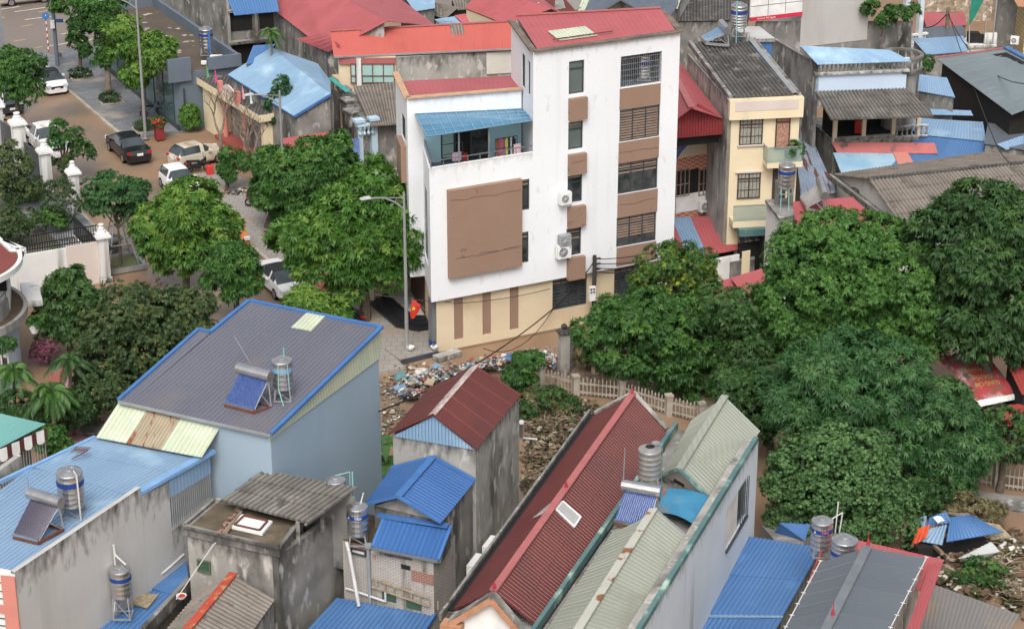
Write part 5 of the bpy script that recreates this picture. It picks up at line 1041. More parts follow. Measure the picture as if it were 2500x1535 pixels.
for k in range(1, 3): u = r_[0] + (r_[1] - r_[0]) * k / 3; fp.slab(m, u - .015, u + .015, zr1, 9, .15, .16)
fp.slab(m, r_[0], r_[1], zr1 + .75, zr1 + .78, .15, .165); m.build('panel_joint', m_frame, root)
# dim stuff left of the billboard: old shed and blue water closet
root, r_, p_ = shed('old_yard_shed', 'dark old wooden shed at the upper edge left of the billboard', 'shed', [(1655, -20, 5.5), (1830, -25, 5.5), (1830, 48, 5.3), (1655, 52, 5.3)], m_fibro_d, m_conc_d, pitch=.4, amp=.04)
m = M()
for k in range(12): m.box(P(1668 + k * 13, 40, 3.6) + Vector((0, -.1, 0)), (.3, .1, 2.6), rz=0)
m.build('plank_wall', m_fibro_b, root)
root = thing('blue_annex', 'bright blue walled annex with a pale slab roof behind the dark corrugated roof', 'annex', P(1860, 250, 0))
a, b = P(1828, 98, 11.0), P(1886, 97, 11.0); m = M(); m.prism([V3(a, 10.9), V3(b, 10.9), V3(b, 10.9) + Vector((-.6, 2.5, 0)), V3(a, 10.9) + Vector((-.6, 2.5, 0))], 0); m.build('wall', m_blue, root); m = M(); m.prism([V3(a, 11.1) + Vector((0, -.15, 0)), V3(b, 11.1) + Vector((.15, -.15, 0)), V3(b, 11.1) + Vector((-.5, 2.6, 0)), V3(a, 11.1) + Vector((-.8, 2.6, 0))], 10.9); m.build('slab', m_render, root)
# ---- house with balustrades and fibre cement porch
root = thing('balustrade_house', 'pale blue house with a white balustrade under a sky blue roof and a corrugated porch', 'house', P(2120, 420, 0))
qa = [P(1954, 112, 9.6), P(2172, 122, 9.6), P(2226, 150, 9.0), P(1996, 158, 9.0)]
m = M(); m.corr(*qa, 1, .01, 'rib'); m.build('blue_roof', m_sblue, root)
fb_ = Fac(P(1990, 215, 7.3), P(2212, 200, 7.3)); fb_ = Fac(V3(P(1992, 183, 8.2), 0), V3(P(2214, 174, 8.2), 0))
m = M(); fb_.wall(m, 0, fb_.L, 6.6, 8.25); m.build('blue_wall', mk('powder_blue', (.5, .6, .72), (.46, .56, .68), .5), root)
m = M(); fb_.slab(m, -.1, fb_.L + .1, 8.2, 8.35, -.2, .2); fb_.slab(m, -.1, fb_.L + .1, 8.95, 9.05, -.1, .1); bal = m.build('balustrade_rail', m_white2, root)
m = M()
for k in range(21): m.lathe([(.05, 0), (.08, .1), (.04, .25), (.08, .45), (.05, .6)], fb_.pt(.15 + k * (fb_.L - .3) / 20, 8.35, 0), 8)
m.build('balusters', m_white2, bal)
A_ = fb_.pt(0, 0); bkd = Vector((-.35, 1, 0)).normalized() * 8
m = M(); a = P(2035, 430, 4.0); m.prism([V3(A_, 8.9), V3(A_, 8.9) + bkd * .3, V3(A_, 8.9) + bkd, V3(A_, 8.9) + bkd + fb_.d * .2, V3(A_, 8.9) + fb_.d * .2], 0); m.build('side_wall', m_conc_d, root)
fz0 = [P(1986, 217, 7.2), P(2208, 205, 7.2), P(2279, 285, 6.4), P(2028, 293, 6.4)]
m = M(); m.corr(*fz0, .24, .075, 'sine', rows=3, lap=.04); m.build('fibre_cement_roof', m_fibro, root)
m = M(); m.corr(fz0[0] + Vector((0, .1, .03)), fz0[1] + Vector((0, .1, .03)), fz0[1] + Vector((0, -.35, -.02)), fz0[0] + Vector((0, -.35, -.02)), .2, .045, 'sine'); m.build('ridge_cap', m_trans, root)
pf = Fac(V3(P(2035, 345, 4.2), 0), V3(P(2240, 332, 4.2), 0)); m = M()
m.poly([pf.pt(0, 4.2, -2.2), pf.pt(pf.L, 4.2, -2.2), pf.pt(pf.L, 6.6, -2.2), pf.pt(0, 6.6, -2.2)]); m.poly([pf.pt(0, 4.3), pf.pt(pf.L, 4.3), pf.pt(pf.L, 4.3, -2.2), pf.pt(0, 4.3, -2.2)]); m.build('porch_interior', m_dark, root)
for x_ in (2038, 2108, 2180, 2240): u = pf.px(x_, 320)[0]; m = M(); pf.slab(m, u - .12, u + .12, 4.2, 6.3, -.1, .12); m.build('porch_post', m_beige, root)
m = M(); pf.slab(m, 0, pf.px(2182, 340)[0], 4.1, 4.45, -.05, .15); pf.slab(m, -.1, pf.L, 3.9, 4.2, -.1, .2); m.prism([V3(p, 4.15) for p in (pf.pt(0, 0), pf.pt(pf.L, 0), pf.pt(pf.L, 0, -5), pf.pt(0, 0, -5))], 0); m.build('porch_base', m_conc, root)
m = M(); u = pf.px(2184, 335)[0]; pf.slab(m, u, pf.L + .6, 4.2, 4.3, 0, .2); pf.slab(m, u, pf.L + .6, 4.85, 4.95, 0, .2)
for k in range(7): m.lathe([(.05, 0), (.08, .1), (.04, .25), (.08, .45), (.05, .56)], pf.pt(u + .1 + k * .32, 4.3, .1), 8)
m.build('white_balustrade', m_white2, root)
m = M(); m.box(pf.pt(1.9, 4.75, -.9), (.5, .4, .8)); one(m, 'red_cabinet', m_redp, 'red cabinet in the dark porch under the fibre cement roof', 'cabinet')
# curved balustrade corner
root = thing('corner_balcony', 'round corner balcony with pale balusters at the right end of the balustrade house', 'balcony', P(2200, 200, 0))
cc = P(2200, 160, 8.2); m = M(); m.lathe([(0, 8.0), (1.3, 8.0), (1.35, 8.2), (0, 8.2)], V3(cc, 0), 24); m.lathe([(1.1, 8.85), (1.35, 8.85), (1.35, 8.98), (1.1, 8.98), (1.1, 8.85)], V3(cc, 0), 24); m.build('ring', m_conc, root)
m = M()
for k in range(16): a_ = k * math.pi / 8; m.lathe([(.05, 0), (.08, .2), (.04, .4), (.06, .65)], V3(cc, 8.2) + Vector((1.22 * math.cos(a_), 1.22 * math.sin(a_), 0)), 6)
m.lathe([(1.0, 0), (1.0, 8.0)], V3(cc, 0), 16); m.build('balusters', m_white2, root)
shed('awning_roof', 'dusty blue sheet awning right of the round corner balcony', 'awning', [(2245, 182, 6.6), (2312, 190, 6.6), (2332, 238, 6.0), (2240, 222, 6.0)], m_lblue, m_conc_d, pitch=1, amp=.012)
# ---- group of blue and red roofs
root = thing('blue_roof_group', 'broad low house roofed in strong blue sheets, right of the fibre cement porch', 'house', P(2280, 450, 0))
m = M(); m.corr(P(2245, 325, 4.1), P(2405, 345, 4.1), P(2402, 386, 3.7), P(2170, 412, 3.7), 1, .012, 'rib'); m.build('blue_roof', m_blue, root)
m = M(); m.corr(P(2238, 288, 4.6), P(2400, 298, 4.6), P(2408, 345, 4.15), P(2210, 325, 4.15), 1, .012, 'rib'); m.build('pale_roof', m_lblue, root)
m = M(); m.corr(P(2270, 266, 5.1), P(2370, 270, 5.1), P(2376, 282, 4.9), P(2276, 280, 4.9), 1, .012, 'rib'); m.build('ridge_sheet', m_lblue, root)
walls(root, [P(2250, 300, 4.4), P(2400, 310, 4.1), P(2400, 385, 3.5), P(2190, 405, 3.5)], m_conc, ins=.3)
root = thing('red_blue_roof', 'low roof of faded sky blue sheets with salmon red bands below the porch', 'roof', P(2120, 450, 0))
m = M(); m.corr(P(2030, 347, 4.3), P(2282, 349, 4.3), P(2290, 375, 3.9), P(2044, 373, 3.9), 1, .012, 'rib'); m.build('red_band', mk('faded_red', (.45, .14, .13), (.36, .12, .12), 1, stain=(.12, .08, .08), ssc=(1, 1, 1), st_=(.6, .68)), root)
m = M(); m.corr(P(2034, 373, 3.9), P(2180, 372, 3.9), P(2198, 410, 3.6), P(2055, 426, 3.6), 1, .012, 'rib'); m.build('faded_sheet', mk('faded_sky_sheet', (.33, .47, .56), (.22, .38, .52), .7, .6), root)
m = M(); m.corr(P(2178, 366, 3.98), P(2212, 366, 3.98), P(2235, 404, 3.7), P(2196, 410, 3.7), 1, .012, 'rib'); m.build('salmon_strip', m_salmon, root); walls(root, [P(2036, 350, 4.0), P(2270, 352, 4.0), P(2225, 404, 3.5), P(2055, 424, 3.5)], m_conc, ins=.25)
# rusty blue roofs left of porch, behind the cream house
shed('rusty_roof', 'long grey blue corrugated roof with rust streaks right of the cream townhouse', 'roof', [(1935, 290, 3.8), (1962, 292, 3.8), (2042, 470, 3.2), (1955, 480, 3.2)], mk('rust_streaked_blue', (.2, .25, .33), (.26, .31, .38), 1, .5, stain=(.13, .06, .045), ssc=(4, .3, 1), st_=(.56, .6)), m_conc_d, pitch=.2, amp=.03, prof='sine')
# ---- big fibre cement gable
root = thing('fibro_gable_house', 'long house with a broad grey-brown fibre cement gable roof and white gable end', 'house', P(2300, 620, 0))
zr, ze = 5.4, 4.0
rf_, rb = P(2121, 438, zr), P(2560, 392, zr); cf, cb = P(2202, 556, ze), P(2660, 500, ze); lf, lb = P(2036, 428, ze), P(2420, 372, ze)
m = M(); m.corr(rf_, rb, cb, cf, .24, .075, 'sine', rows=4, lap=.04); m.corr(rf_, rb, lb, lf, .24, .075, 'sine', rows=4, lap=.04); rf = m.build('roof', m_fibro_b, root)
m = M(); m.beam(rf_ + Vector((0, 0, .06)), rb + Vector((0, 0, .06)), .3, .06); m.build('ridge_cap', m_fibro_d, rf)
fg2 = Fac(V3(lf, 0) + U1 * .25, V3(cf, 0) + U1 * .25); m = M(); fg2.wall(m, 0, fg2.L, 0, ze - .1); um = fg2.L / 2
m.poly([fg2.pt(0, ze - .1), fg2.pt(fg2.L, ze - .1), fg2.pt(um, zr - .1)], uv=[(0, 1), (3, 1), (1.5, 0)]); m.poly([V3(cf, 0), V3(cb, 0), V3(cb, ze - .1), V3(cf, ze - .1)]); m.build('wall', m_white2, root)
for u in (fg2.L * .3, fg2.L * .78): m = M(); fg2.slab(m, u - .35, u + .35, ze - .35, ze + .05, 0, .3); m.build('vent_hood', m_fibro_d, root)
m = M(); m.beam(V3(lf, ze) - U1 * .3, V3(cf, ze) - U1 * .3, .2, .3); m.build('ledge', m_conc_d, root)
# ---- grey green roof on the right
root = thing('grey_green_roof_house', 'house under a very broad grey green sheet roof at the right edge, dark open side', 'house', P(2400, 260, 0))
a, b, c, d = P(2456, 117, 7.4), P(2640, 215, 7.4), P(2470, 280, 6.1), P(2283, 141, 6.1)
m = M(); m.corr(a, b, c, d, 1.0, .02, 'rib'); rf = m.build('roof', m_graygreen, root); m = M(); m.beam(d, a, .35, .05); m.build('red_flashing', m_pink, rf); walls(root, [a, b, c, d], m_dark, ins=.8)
m = M(); m.beam(a + Vector((0, 0, .03)), b + Vector((0, 0, .03)), .4, .12); m.build('blue_edge', m_blue, rf)
m = M(); q = [P(2355, 225, 4.4), P(2430, 335, 4.0)]; m.prism([V3(q[0], 4.4), V3(q[1], 4.0), V3(q[1], 4.0) + Vector((.2, .1, 0)), V3(q[0], 4.4) + Vector((.2, .1, 0))], 0); m.build('side_wall', m_render, root)
# things at the top right
root = thing('white_column_house', 'white two-storey frame with tall square columns and a small balustrade, upper right', 'house', P(2220, 120, 0))
fw2 = Fac(P(2192, 232), P(2262, 222)); m = M(); fw2.slab(m, .0, .4, 0, 9, -.2, .2); fw2.slab(m, 1.25, 1.6, 0, 9, -.2, .2); fw2.slab(m, 0, 2.1, 2.2, 3.6, -2, .25); m.build('column', mk('bluish_white', (.62, .66, .7), rough=.6), root)
m = M(); fw2.slab(m, .4, 2.1, 4.3, 4.42, -.1, .2)
for k in range(8): m.lathe([(.05, 0), (.09, .2), (.04, .4), (.07, .7)], fw2.pt(.55 + k * .2, 3.6, .05), 6)
m.build('balustrade', m_purew, root)
shed('far_roof', 'flat crimson sheet roof below the tan rubble slope, upper right', 'roof', [(2250, 30, 4.2), (2352, 28, 4.2), (2362, 62, 4.0), (2262, 66, 4.0)], m_red, m_conc_d, pitch=1, amp=.01)
shed('far_roof', 'plain grey sheet roof between the crimson and the blue ones, upper right', 'roof', [(2250, 66, 4.1), (2350, 62, 4.1), (2358, 90, 3.9), (2245, 92, 3.9)], m_greyroof2, m_conc_d, pitch=1, amp=.01)
shed('far_roof', 'blue sheet roof with a pale worn patch above the grey green roof', 'roof', [(2228, 95, 4.6), (2352, 88, 4.6), (2362, 126, 4.2), (2262, 134, 4.2)], m_lblue, m_conc_d, pitch=1, amp=.01)
root = thing('cluttered_balcony', 'cluttered white balcony with green netting hanging above it, upper right', 'balcony', P(2390, 120, 0))
fbx = Fac(P(2352, 235), P(2415, 232)); m = M(); fbx.slab(m, 0, 2.1, 3.6, 3.8, -2, .2); fbx.slab(m, 0, 2.0, 0, 3.6, -2, 0); fbx.slab(m, 1.2, 2.1, 3.8, 4.6, -.1, .1); m.build('slab', m_white2, root)
m = M(); m.beam(fbx.pt(.1, 3.8, 0), fbx.pt(.1, 6.6, -.5), .06); m.beam(fbx.pt(1.8, 3.8, .1), fbx.pt(1.85, 8.5, .1), .09); m.beam(fbx.pt(1.2, 3.8, 0), fbx.pt(1.25, 6.4, 0), .06); m.beam(fbx.pt(1.25, 6.4, 0), fbx.pt(1.85, 6.4, 0), .06); m.build('post', m_galv, root)
m = M(); m.poly([fbx.pt(-.1, 5.2, .1), fbx.pt(.3, 5.8, .1), fbx.pt(1.0, 7.4, .1), fbx.pt(.9, 8.6, .1), fbx.pt(-.1, 8.6, .1), fbx.pt(-.05, 7, .1)]); m.build('green_netting', mk('green_net', (.02, .2, .14)), root)
m = M(); m.box(fbx.pt(.6, 4.2, -.6), (.8, .6, .7)); m.box(fbx.pt(1.2, 4.1, -.4), (.5, .4, .6)); m.build('stored_boxes', m_dark, root)
root = thing('yellow_house', 'yellow ochre block-lined house at the upper right corner with an orange roof edge', 'house', P(2490, 250, 0))
a = P(2466, 240, 0); m = M(); m.prism([V3(p, 6.8) for p in (a + Vector((.6, 0, 0)), a + Vector((5, -1.6, 0)), a + Vector((5, 6, 0)), a + Vector((.6, 6, 0)))], 0); m.build('wall', mk('yellow_blocks', (.55, .43, .22), (.5, .39, .2), .6, brick=((.2, .16, .09), .9, .3, .02)), root)
m = M(); m.corr(a + Vector((-.4, 6.5, 8)), a + Vector((5, 6.5, 8)), a + Vector((5.2, -2.3, 6.9)), a + Vector((-.2, -.6, 6.9)), .3, .05, 'sine'); m.build('roof', m_orange, root)
m = M(); m.prism([V3(P(x_, y_), 7.5) for x_, y_ in ((2418, 205), (2468, 212), (2472, 190), (2418, 188))], 0); one(m, 'grey_wall', m_conc_d, 'tall mottled grey wall between the cluttered balcony and the yellow house', 'wall')
m = M(); m.prism([V3(P(x_, y_), 3.2) for x_, y_ in ((2255, 60), (2420, 50), (2420, -20), (2255, -20))], 0); tag(m.build('rubble_slope', mk('tan_rubble', (.4, .32, .24), (.2, .16, .11), 2.5, .95, stain=(.6, .54, .45), ssc=(2, 2, 2), st_=(.56, .62), bump=1, bsc=5), None), kind='structure')
shed('solar_array', 'blue solar array on a thin mast at the right edge above the salmon roof', 'solar array', [(2466, 226, 5.6), (2520, 216, 5.6), (2560, 240, 5.2), (2500, 252, 5.2)], mk('solar_cells', (.08, .12, .22), rough=.2, brick=((.5, .5, .5), .4, .4, .02)), None, amp=0)
one(M().tube(P(2484, 400), P(2484, 240, 5.3), .04), 'mast', m_galv, 'thin metal mast under the solar panel at the right edge', 'mast')
shed('red_strip_roof', 'salmon red sheet roof at the right edge below the grey green roof', 'roof', [(2465, 276, 4.6), (2560, 262, 4.6), (2580, 300, 4.2), (2480, 318, 4.2)], m_salmon, m_conc_d, pitch=1, amp=.01)
root, r_, p_ = shed('grey_flat_house', 'small grey flat house with a rough parapet and a blue lean-to at the right edge', 'house', [(2412, 300, 4.6), (2530, 310, 4.6), (2540, 372, 4.5), (2402, 350, 4.5)], m_greyroof2, m_conc, amp=0)
shed('far_roof', 'small tilted pale blue sheet over the grey wall at the right edge', 'roof', [(2434, 352, 4.7), (2500, 330, 5.0), (2500, 352, 4.5), (2458, 366, 4.4)], m_lblue, None, pitch=.3)
# ---- crimson roof with concrete stub in front of the fibro gable
root, r_, p_ = shed('crimson_roof_house', 'house with a smooth crimson lean-to roof just above the big round tree', 'house', [(1918, 494, 4.9), (2082, 481, 4.9), (2170, 566, 4.3), (1966, 582, 4.3)], m_red, m_white2, pitch=1, amp=.012, prof='rib')
root = thing('concrete_stub', 'stained concrete roof stub with pillars carrying a water tank beside the crimson roof', 'tower', P(1905, 620, 0))
m = M(); m.prism([V3(p, 5.6) for p in (P(1872, 492, 5.6), P(1925, 487, 5.6), P(1935, 525, 5.6), P(1905, 532, 5.6))], 0); m.build('wall', m_white2, root)
m = M(); m.prism([V3(p, 5.75) for p in (P(1868, 490, 5.7), P(1928, 484, 5.7), P(1940, 527, 5.7), P(1903, 536, 5.7))], 5.6); m.box(P(1897, 470, 6.4), (.22, .22, 1.4)); m.box(P(1930, 472, 6.4), (.3, .3, 1.4)); m.build('slab', m_conc_d, root)
# ---- crimson roofs and painted sheet at right middle
root = thing('painted_sheet_roof', 'sagging red and white painted sheet with worn yellow lettering, beside the dark tree', 'roof', P(2390, 1010, 0))
q = [P(2284, 868, 2.6), P(2408, 862, 2.6), P(2484, 962, 1.6), P(2384, 980, 1.6)]
m = M(); m.corr(*q, .2, .03, 'sine'); sh_ = m.build('painted_sheet', mk('worn_red_white', (.38, .055, .06), (.28, .05, .05), 1.5, .6, stain=(.5, .42, .4), ssc=(.8, .8, .8), st_=(.48, .66), stain2=((.16, .1, .08), .54, .6)), root)
def onq(u, v): return (q[3].lerp(q[2], u)).lerp(q[0].lerp(q[1], u), v) + Vector((0, 0, .07))
m = M()
for k, (t_, v_) in enumerate((('CỬA HÀNG', .62), ('CHUYÊN', .45), ('CUNG CẤP', .3))): put_text(m, t_, .38, lambda x, y: onq(.52 - x / 3.4, v_ - y / 3.2))
m.build('lettering', mk('faded_yellow', (.6, .42, .12)), sh_)
m = M(); m.corr(q[3] + Vector((0, 0, .05)), q[2] + Vector((0, 0, .05)), P(2492, 972, 1.4), P(2395, 992, 1.4), .2, .04, 'sine'); m.build('white_edge', m_purew, root)
shed('red_wall_roof', 'dark red ribbed sheets at the right edge beside the painted sheet', 'roof', [(2455, 880, 2.8), (2560, 870, 2.8), (2580, 965, 2.2), (2495, 962, 2.2)], mk('deep_red_sheet', (.3, .05, .045)), m_dark, pitch=.3, amp=.03)
shed('red_wall_roof', 'low red sheet below the painted one at the right edge', 'roof', [(2440, 990, 1.6), (2560, 980, 1.6), (2560, 1075, 1.0), (2470, 1060, 1.0)], mk('deep_red_sheet', (.3, .05, .045)), None, pitch=.3, amp=.03)
# ---- left side: round villa, teal awning house
root = thing('round_villa', 'round-fronted pale blue villa with a maroon roof and white-rimmed curved balcony', 'villa', P(-150, 900, 0))
vc = P(-150, 757, 3.9); rv = 4.35
m = M(); m.lathe([(rv - .55, 0), (rv - .55, 3.6)], V3(vc, 0), 48); m.build('wall', mk('pale_blue_wall', (.42, .55, .62), (.38, .5, .57), .5), root)
m = M(); m.lathe([(0, 3.5), (rv, 3.5), (rv, 3.9), (rv - .2, 3.9), (rv - .2, 3.7), (0, 3.7)], V3(vc, 0), 64); sl = m.build('balcony_slab', m_white2, root)
m = M(); m.lathe([(rv - .85, 3.7), (rv - .85, 4.5), (rv - 1.0, 4.5), (rv - 1.0, 3.7)], V3(vc, 0), 48); m.build('balcony_wall', m_white2, root)
m = M(); m.lathe([(rv - .85, 3.72), (rv - .2, 3.72)], V3(vc, 0), 48); m.build('planting_ring', m_soil, sl)
m = M(); m.lathe([(rv - 1.0, 3.73), (0, 3.74)], V3(vc, 0), 48); m.build('tiled_floor', m_redtile, root)
m = M(); m.lathe([(rv - .93, 4.85), (rv - .89, 4.89), (rv - .93, 4.93)], V3(vc, 0), 48)
for k in range(20): a_ = k * math.pi / 10; p = V3(vc, 4.5) + Vector(((rv - .92) * math.cos(a_), (rv - .92) * math.sin(a_), 0)); m.tube(p, p + Vector((0, 0, .4)), .02)
p = V3(vc, 3.8) + Vector(((rv - .92) * math.cos(-.35), (rv - .92) * math.sin(-.35), 0)); m.tube(p, p + Vector((0, 0, 2.6)), .045); m.build('green_rail', mk('green_rail', (.1, .2, .12)), root)
m = M(); m.box(V3(vc, 5.0) + Vector((2.6, 1.4, 0)), (1.4, 2.6, 2.5), rz=.2); m.build('upper_wall', m_white2, root); m = M(); m.box(V3(vc, 5.3) + Vector((2.9, .02, 0)), (1.2, .1, .8), rz=.2); m.build('dark_opening', m_dark, root)
vr = P(-150, 640, 6.6); m = M(); rr = 3.95; ri = []
for k in range(49):
    a_ = -math.pi / 2 + k * (math.pi * .78) / 48; ri.append(Vector((vr.x + rr * math.cos(a_), vr.y + rr * math.sin(a_), 6.5)))
ri += [V3(P(60, 612, 6.5), 6.5), V3(P(27, 613, 6.5), 6.5), V3(P(-30, 560, 6.5), 6.5), V3(vr, 6.5) + Vector((-3, 5, 0)), V3(vr, 6.5) + Vector((-3, -3.9, 0))]
m.prism(ri, 6.35); rf = m.build('roof', mk('maroon_flat_roof', (.19, .05, .038), (.165, .043, .034), .4, .6), root)
m = M()
for a, b in zip(ri[:-2], ri[1:-1]): m.beam(a + Vector((0, 0, -.02)), b + Vector((0, 0, -.02)), .2, .3)
m.build('white_rim', m_purew, rf)
m = M(); fv = [V3(vc, 0) + Vector(((rv - .5) * math.cos(a_), (rv - .5) * math.sin(a_), 0)) for a_ in (-.95, -.75, -.55, -.35)]
for p, q2 in zip(fv[:-1], fv[1:]): f2_ = Fac(p, q2); window(f2_, (.1, f2_.L - .1, .7, 2.7), root, m_purew, m_glass, cols=1, o=.02)
q = P(105, 735, 3.9); m = M(); m.box(V3(q, 3.7) + Vector((-.9, 1.4, 0)), (.9, 2.6, .35), rz=.3); m.build('side_planter', m_white2, root)
root = thing('awning_house', 'dark barred house under a teal sheet awning with a scalloped white and brown fringe', 'house', P(20, 1100, 0))
q = [P(-40, 1000, 6.6), P(112, 1034, 6.4), P(0, 1092, 6.0), P(-120, 1060, 6.0)]
m = M(); m.corr(*q, 1, .012, 'rib'); rf = m.build('teal_awning', mk('teal_sheet', (.13, .31, .29), (.12, .28, .265), .5, .5), root)
fa = Fac(V3(P(-30, 1109, 6.0), 0), V3(P(110, 1038, 6.35), 0)); fa = Fac(V3(q[2], 0) + (V3(q[2], 0) - V3(q[1], 0)) * .4, V3(q[1], 0)); m = M(); k = 0
L_ = fa.L; zz0 = lambda u: 5.85 + .38 * u / L_
m1, m2 = M(), M(); u = 0
m_fb = mk('fringe_brown', (.1, .03, .025))
while u < L_ - .1:
    m2 = M(); t_ = (m1 if k % 2 else m2); w_ = .36 if k % 2 else .22; pts = []
    for j in range(7): a_ = math.pi * j / 6; pts.append(fa.pt(min(L_, u + w_ / 2 - w_ / 2 * math.cos(a_)), zz0(u) - .5 - .12 * math.sin(a_) * (1 if k % 2 else .2), .02))
    t_.poly([fa.pt(u, zz0(u), .02)] + pts + [fa.pt(min(L_, u + w_), zz0(u), .02)]); u += w_; k += 1
    if m2.f: m2.build('brown_fringe', m_fb, rf)
m1.build('white_fringe', m_purew, rf)
m = M(); k = 0
while k * .13 < L_: u = k * .13; m.beam(fa.pt(u, 3.2, -.15), fa.pt(u, zz0(u) - .1, -.15), .03); k += 1
for z in (3.6, 4.6): m.beam(fa.pt(0, z, -.15), fa.pt(L_, z, -.15), .03)
m.build('iron_bars', m_galv, root)
m = M(); m.prism([V3(p, 5.7) for p in (fa.pt(0, 0, -1.2), fa.pt(L_ - .2, 0, -1.2), fa.pt(L_ - .2, 0, -3), fa.pt(0, 0, -4))], 0); m.prism([V3(p, 3.2) for p in (fa.pt(0, 0, 0), fa.pt(L_, 0, 0), fa.pt(L_, 0, -3), fa.pt(0, 0, -3))], 0); m.build('wall', m_conc_d, root)
m = M(); m.beam(P(-20, 1175, 8.0), P(50, 1125, 8.2), .22, .6); one(m, 'low_parapet', m_conc, 'short mossy parapet piece at the left edge by the light blue roof', 'parapet')
# white building corner at the left edge
m = M(); a = P(12, 285); m.prism([V3(a, 9), V3(a, 9) + Vector((-6, -2, 0)), V3(a, 9) + Vector((-6, 3, 0)), V3(a, 9) + Vector((-.3, 3, 0))], 0); one(m, 'white_building', m_white, 'white building corner cut off by the left edge of the picture', 'building')
# ---- garden wall, gate pillars, fence
root = thing('garden_wall', 'pinkish and weathered white garden wall topped by black iron railings', 'wall', P(150, 700, 0))
wb = P(270, 686); wl = wb - U1 * 8; FG = Fac(wl, wb); hw = 2.45
m = M(); FG.slab(m, FG.px(160, 600)[0], FG.L - .35, 0, hw, -.25, 0); m.build('pink_wall', m_pinkw, root)
m = M(); FG.slab(m, 0, FG.px(160, 600)[0], 0, hw - .08, -.22, -.01); m.build('stained_wall', m_white2, root)
m = M(); k = 0
while k * .14 < FG.L - .5: u = k * .14; m.beam(FG.pt(u, hw - .05, -.12), FG.pt(u, hw + 1.0, -.12), .03); k += 1
for z in (.15, .45, .95): m.beam(FG.pt(0, hw + z, -.12), FG.pt(FG.L - .5, hw + z, -.12), .05)
k = 0
while k * .14 < FG.L - .5:
    u = k * .14; m.beam(FG.pt(u, hw + .15, -.12), FG.pt(u + .07, hw + .45, -.12), .03); k += 1
m.build('iron_railing', m_black, root)
sd2 = -SD
gw0 = wb - U1 * .2; m = M(); m.prism([V3(p, 1.0) for p in (gw0, gw0 + sd2 * 5.6, gw0 + sd2 * 5.6 - U1 * .2, gw0 - U1 * .2)], 0); m.build('street_wall', m_white2, root)
m = M()
for k in range(36): p = gw0 + sd2 * (k * .155) - U1 * .1; m.beam(V3(p, 1), V3(p, 2.3), .03)
for z in (1.1, 2.1): m.beam(V3(gw0, z) - U1 * .1, V3(gw0, z) + sd2 * 5.6 - U1 * .1, .05)
m.build('iron_railing', m_black, root)
def pillar(p, h, w_, label, arch=True):
    r = thing('gate_pillar', label, 'pillar', p, 'ornate white gate pillars along the street', rz=UD)
    m = M(); m.box((0, 0, h / 2), (w_, w_, h)); m.box((0, 0, .2), (w_ + .12, w_ + .12, .4)); 
    m.build('shaft', m_white2).parent = r
    m = M(); m.box((0, 0, h + .05), (w_ + .3, w_ + .3, .14)); m.box((0, 0, h + .17), (w_ + .16, w_ + .16, .12)); m.lathe([(w_ * .5, h + .2), (w_ * .42, h + .38), (w_ * .3, h + .42), (w_ * .33, h + .5), (w_ * .2, h + .6), (w_ * .28, h + .68), (w_ * .28, h + .74), (0, h + .8)], (0, 0, 0), 16)
    m.build('cap', m_purew).parent = r
    m = M(); m.box((w_ * .5 + .12, -w_ * .2, h * .72), (.24, .3, .06)); m.build('lamp_shelf', m_black).parent = r
    return r
pillar(gw0 - U1 * .1, 2.75, .55, 'ornate white pillar at the corner of the pink garden wall')
pillar(P(186, 520) , 2.6, .55, 'white ornate pillar half hidden by the dark shrub')
pillar(P(118, 482), 3.0, .62, 'white ornate pillar beside the black gate, second from the street corner')
pillar(P(54, 425), 3.4, .75, 'tallest white ornate pillar with an arched cap left of the black gate')
pillar(P(0, 380), 3.4, .75, 'white ornate pillar cut off by the left picture edge')
root = thing('gate', 'black sheet metal gate between two ornate white pillars', 'gate', P(86, 452))
a, b = P(66, 438), P(112, 474); m = M(); m.prism([V3(p, 2.5) for p in (a, b, b + Vector((.08, .05, 0)), a + Vector((.08, .05, 0)))], .1); m.build('gate_leaf', m_frame, root)
root = thing('gate', 'black double gate left of the tallest white pillar', 'gate', P(25, 402))
a, b = P(8, 386), P(44, 416); m = M(); m.prism([V3(p, 2.6) for p in (a, b, b + Vector((.08, .05, 0)), a + Vector((.08, .05, 0)))], .1); m.build('gate_leaf', m_frame, root)
# garden and courtyard grounds
m = M(); m.poly(lift(((-60, 480), (150, 470), (262, 600), (262, 675), (-60, 720)), .02)); struct(m, 'garden_ground', mk('garden_soil', (.09, .085, .06), (.14, .13, .11), .6, .9, stain=(.06, .09, .03), ssc=(.6, .6, 1), st_=(.5, .6)))
m = M(); m.poly(lift(((120, 900), (290, 860), (300, 1080), (120, 1100)), .02)); struct(m, 'red_courtyard', mk('red_yard', (.42, .13, .11), (.34, .12, .11), .5, .35, stain=(.5, .3, .3), ssc=(.5, .5, 1), st_=(.45, .6)))
m = M(); m.poly([V3(P(x, y), .012) for x, y in ((1300, 850), (1800, 780), (2000, 1000), (1680, 1000), (1320, 925))]); struct(m, 'tiled_yard', m_yard)
m = M(); m.poly([V3(P(x, y), .012) for x, y in ((700, 640), (900, 600), (900, 745), (780, 760))]); struct(m, 'red_paving', m_redtile)
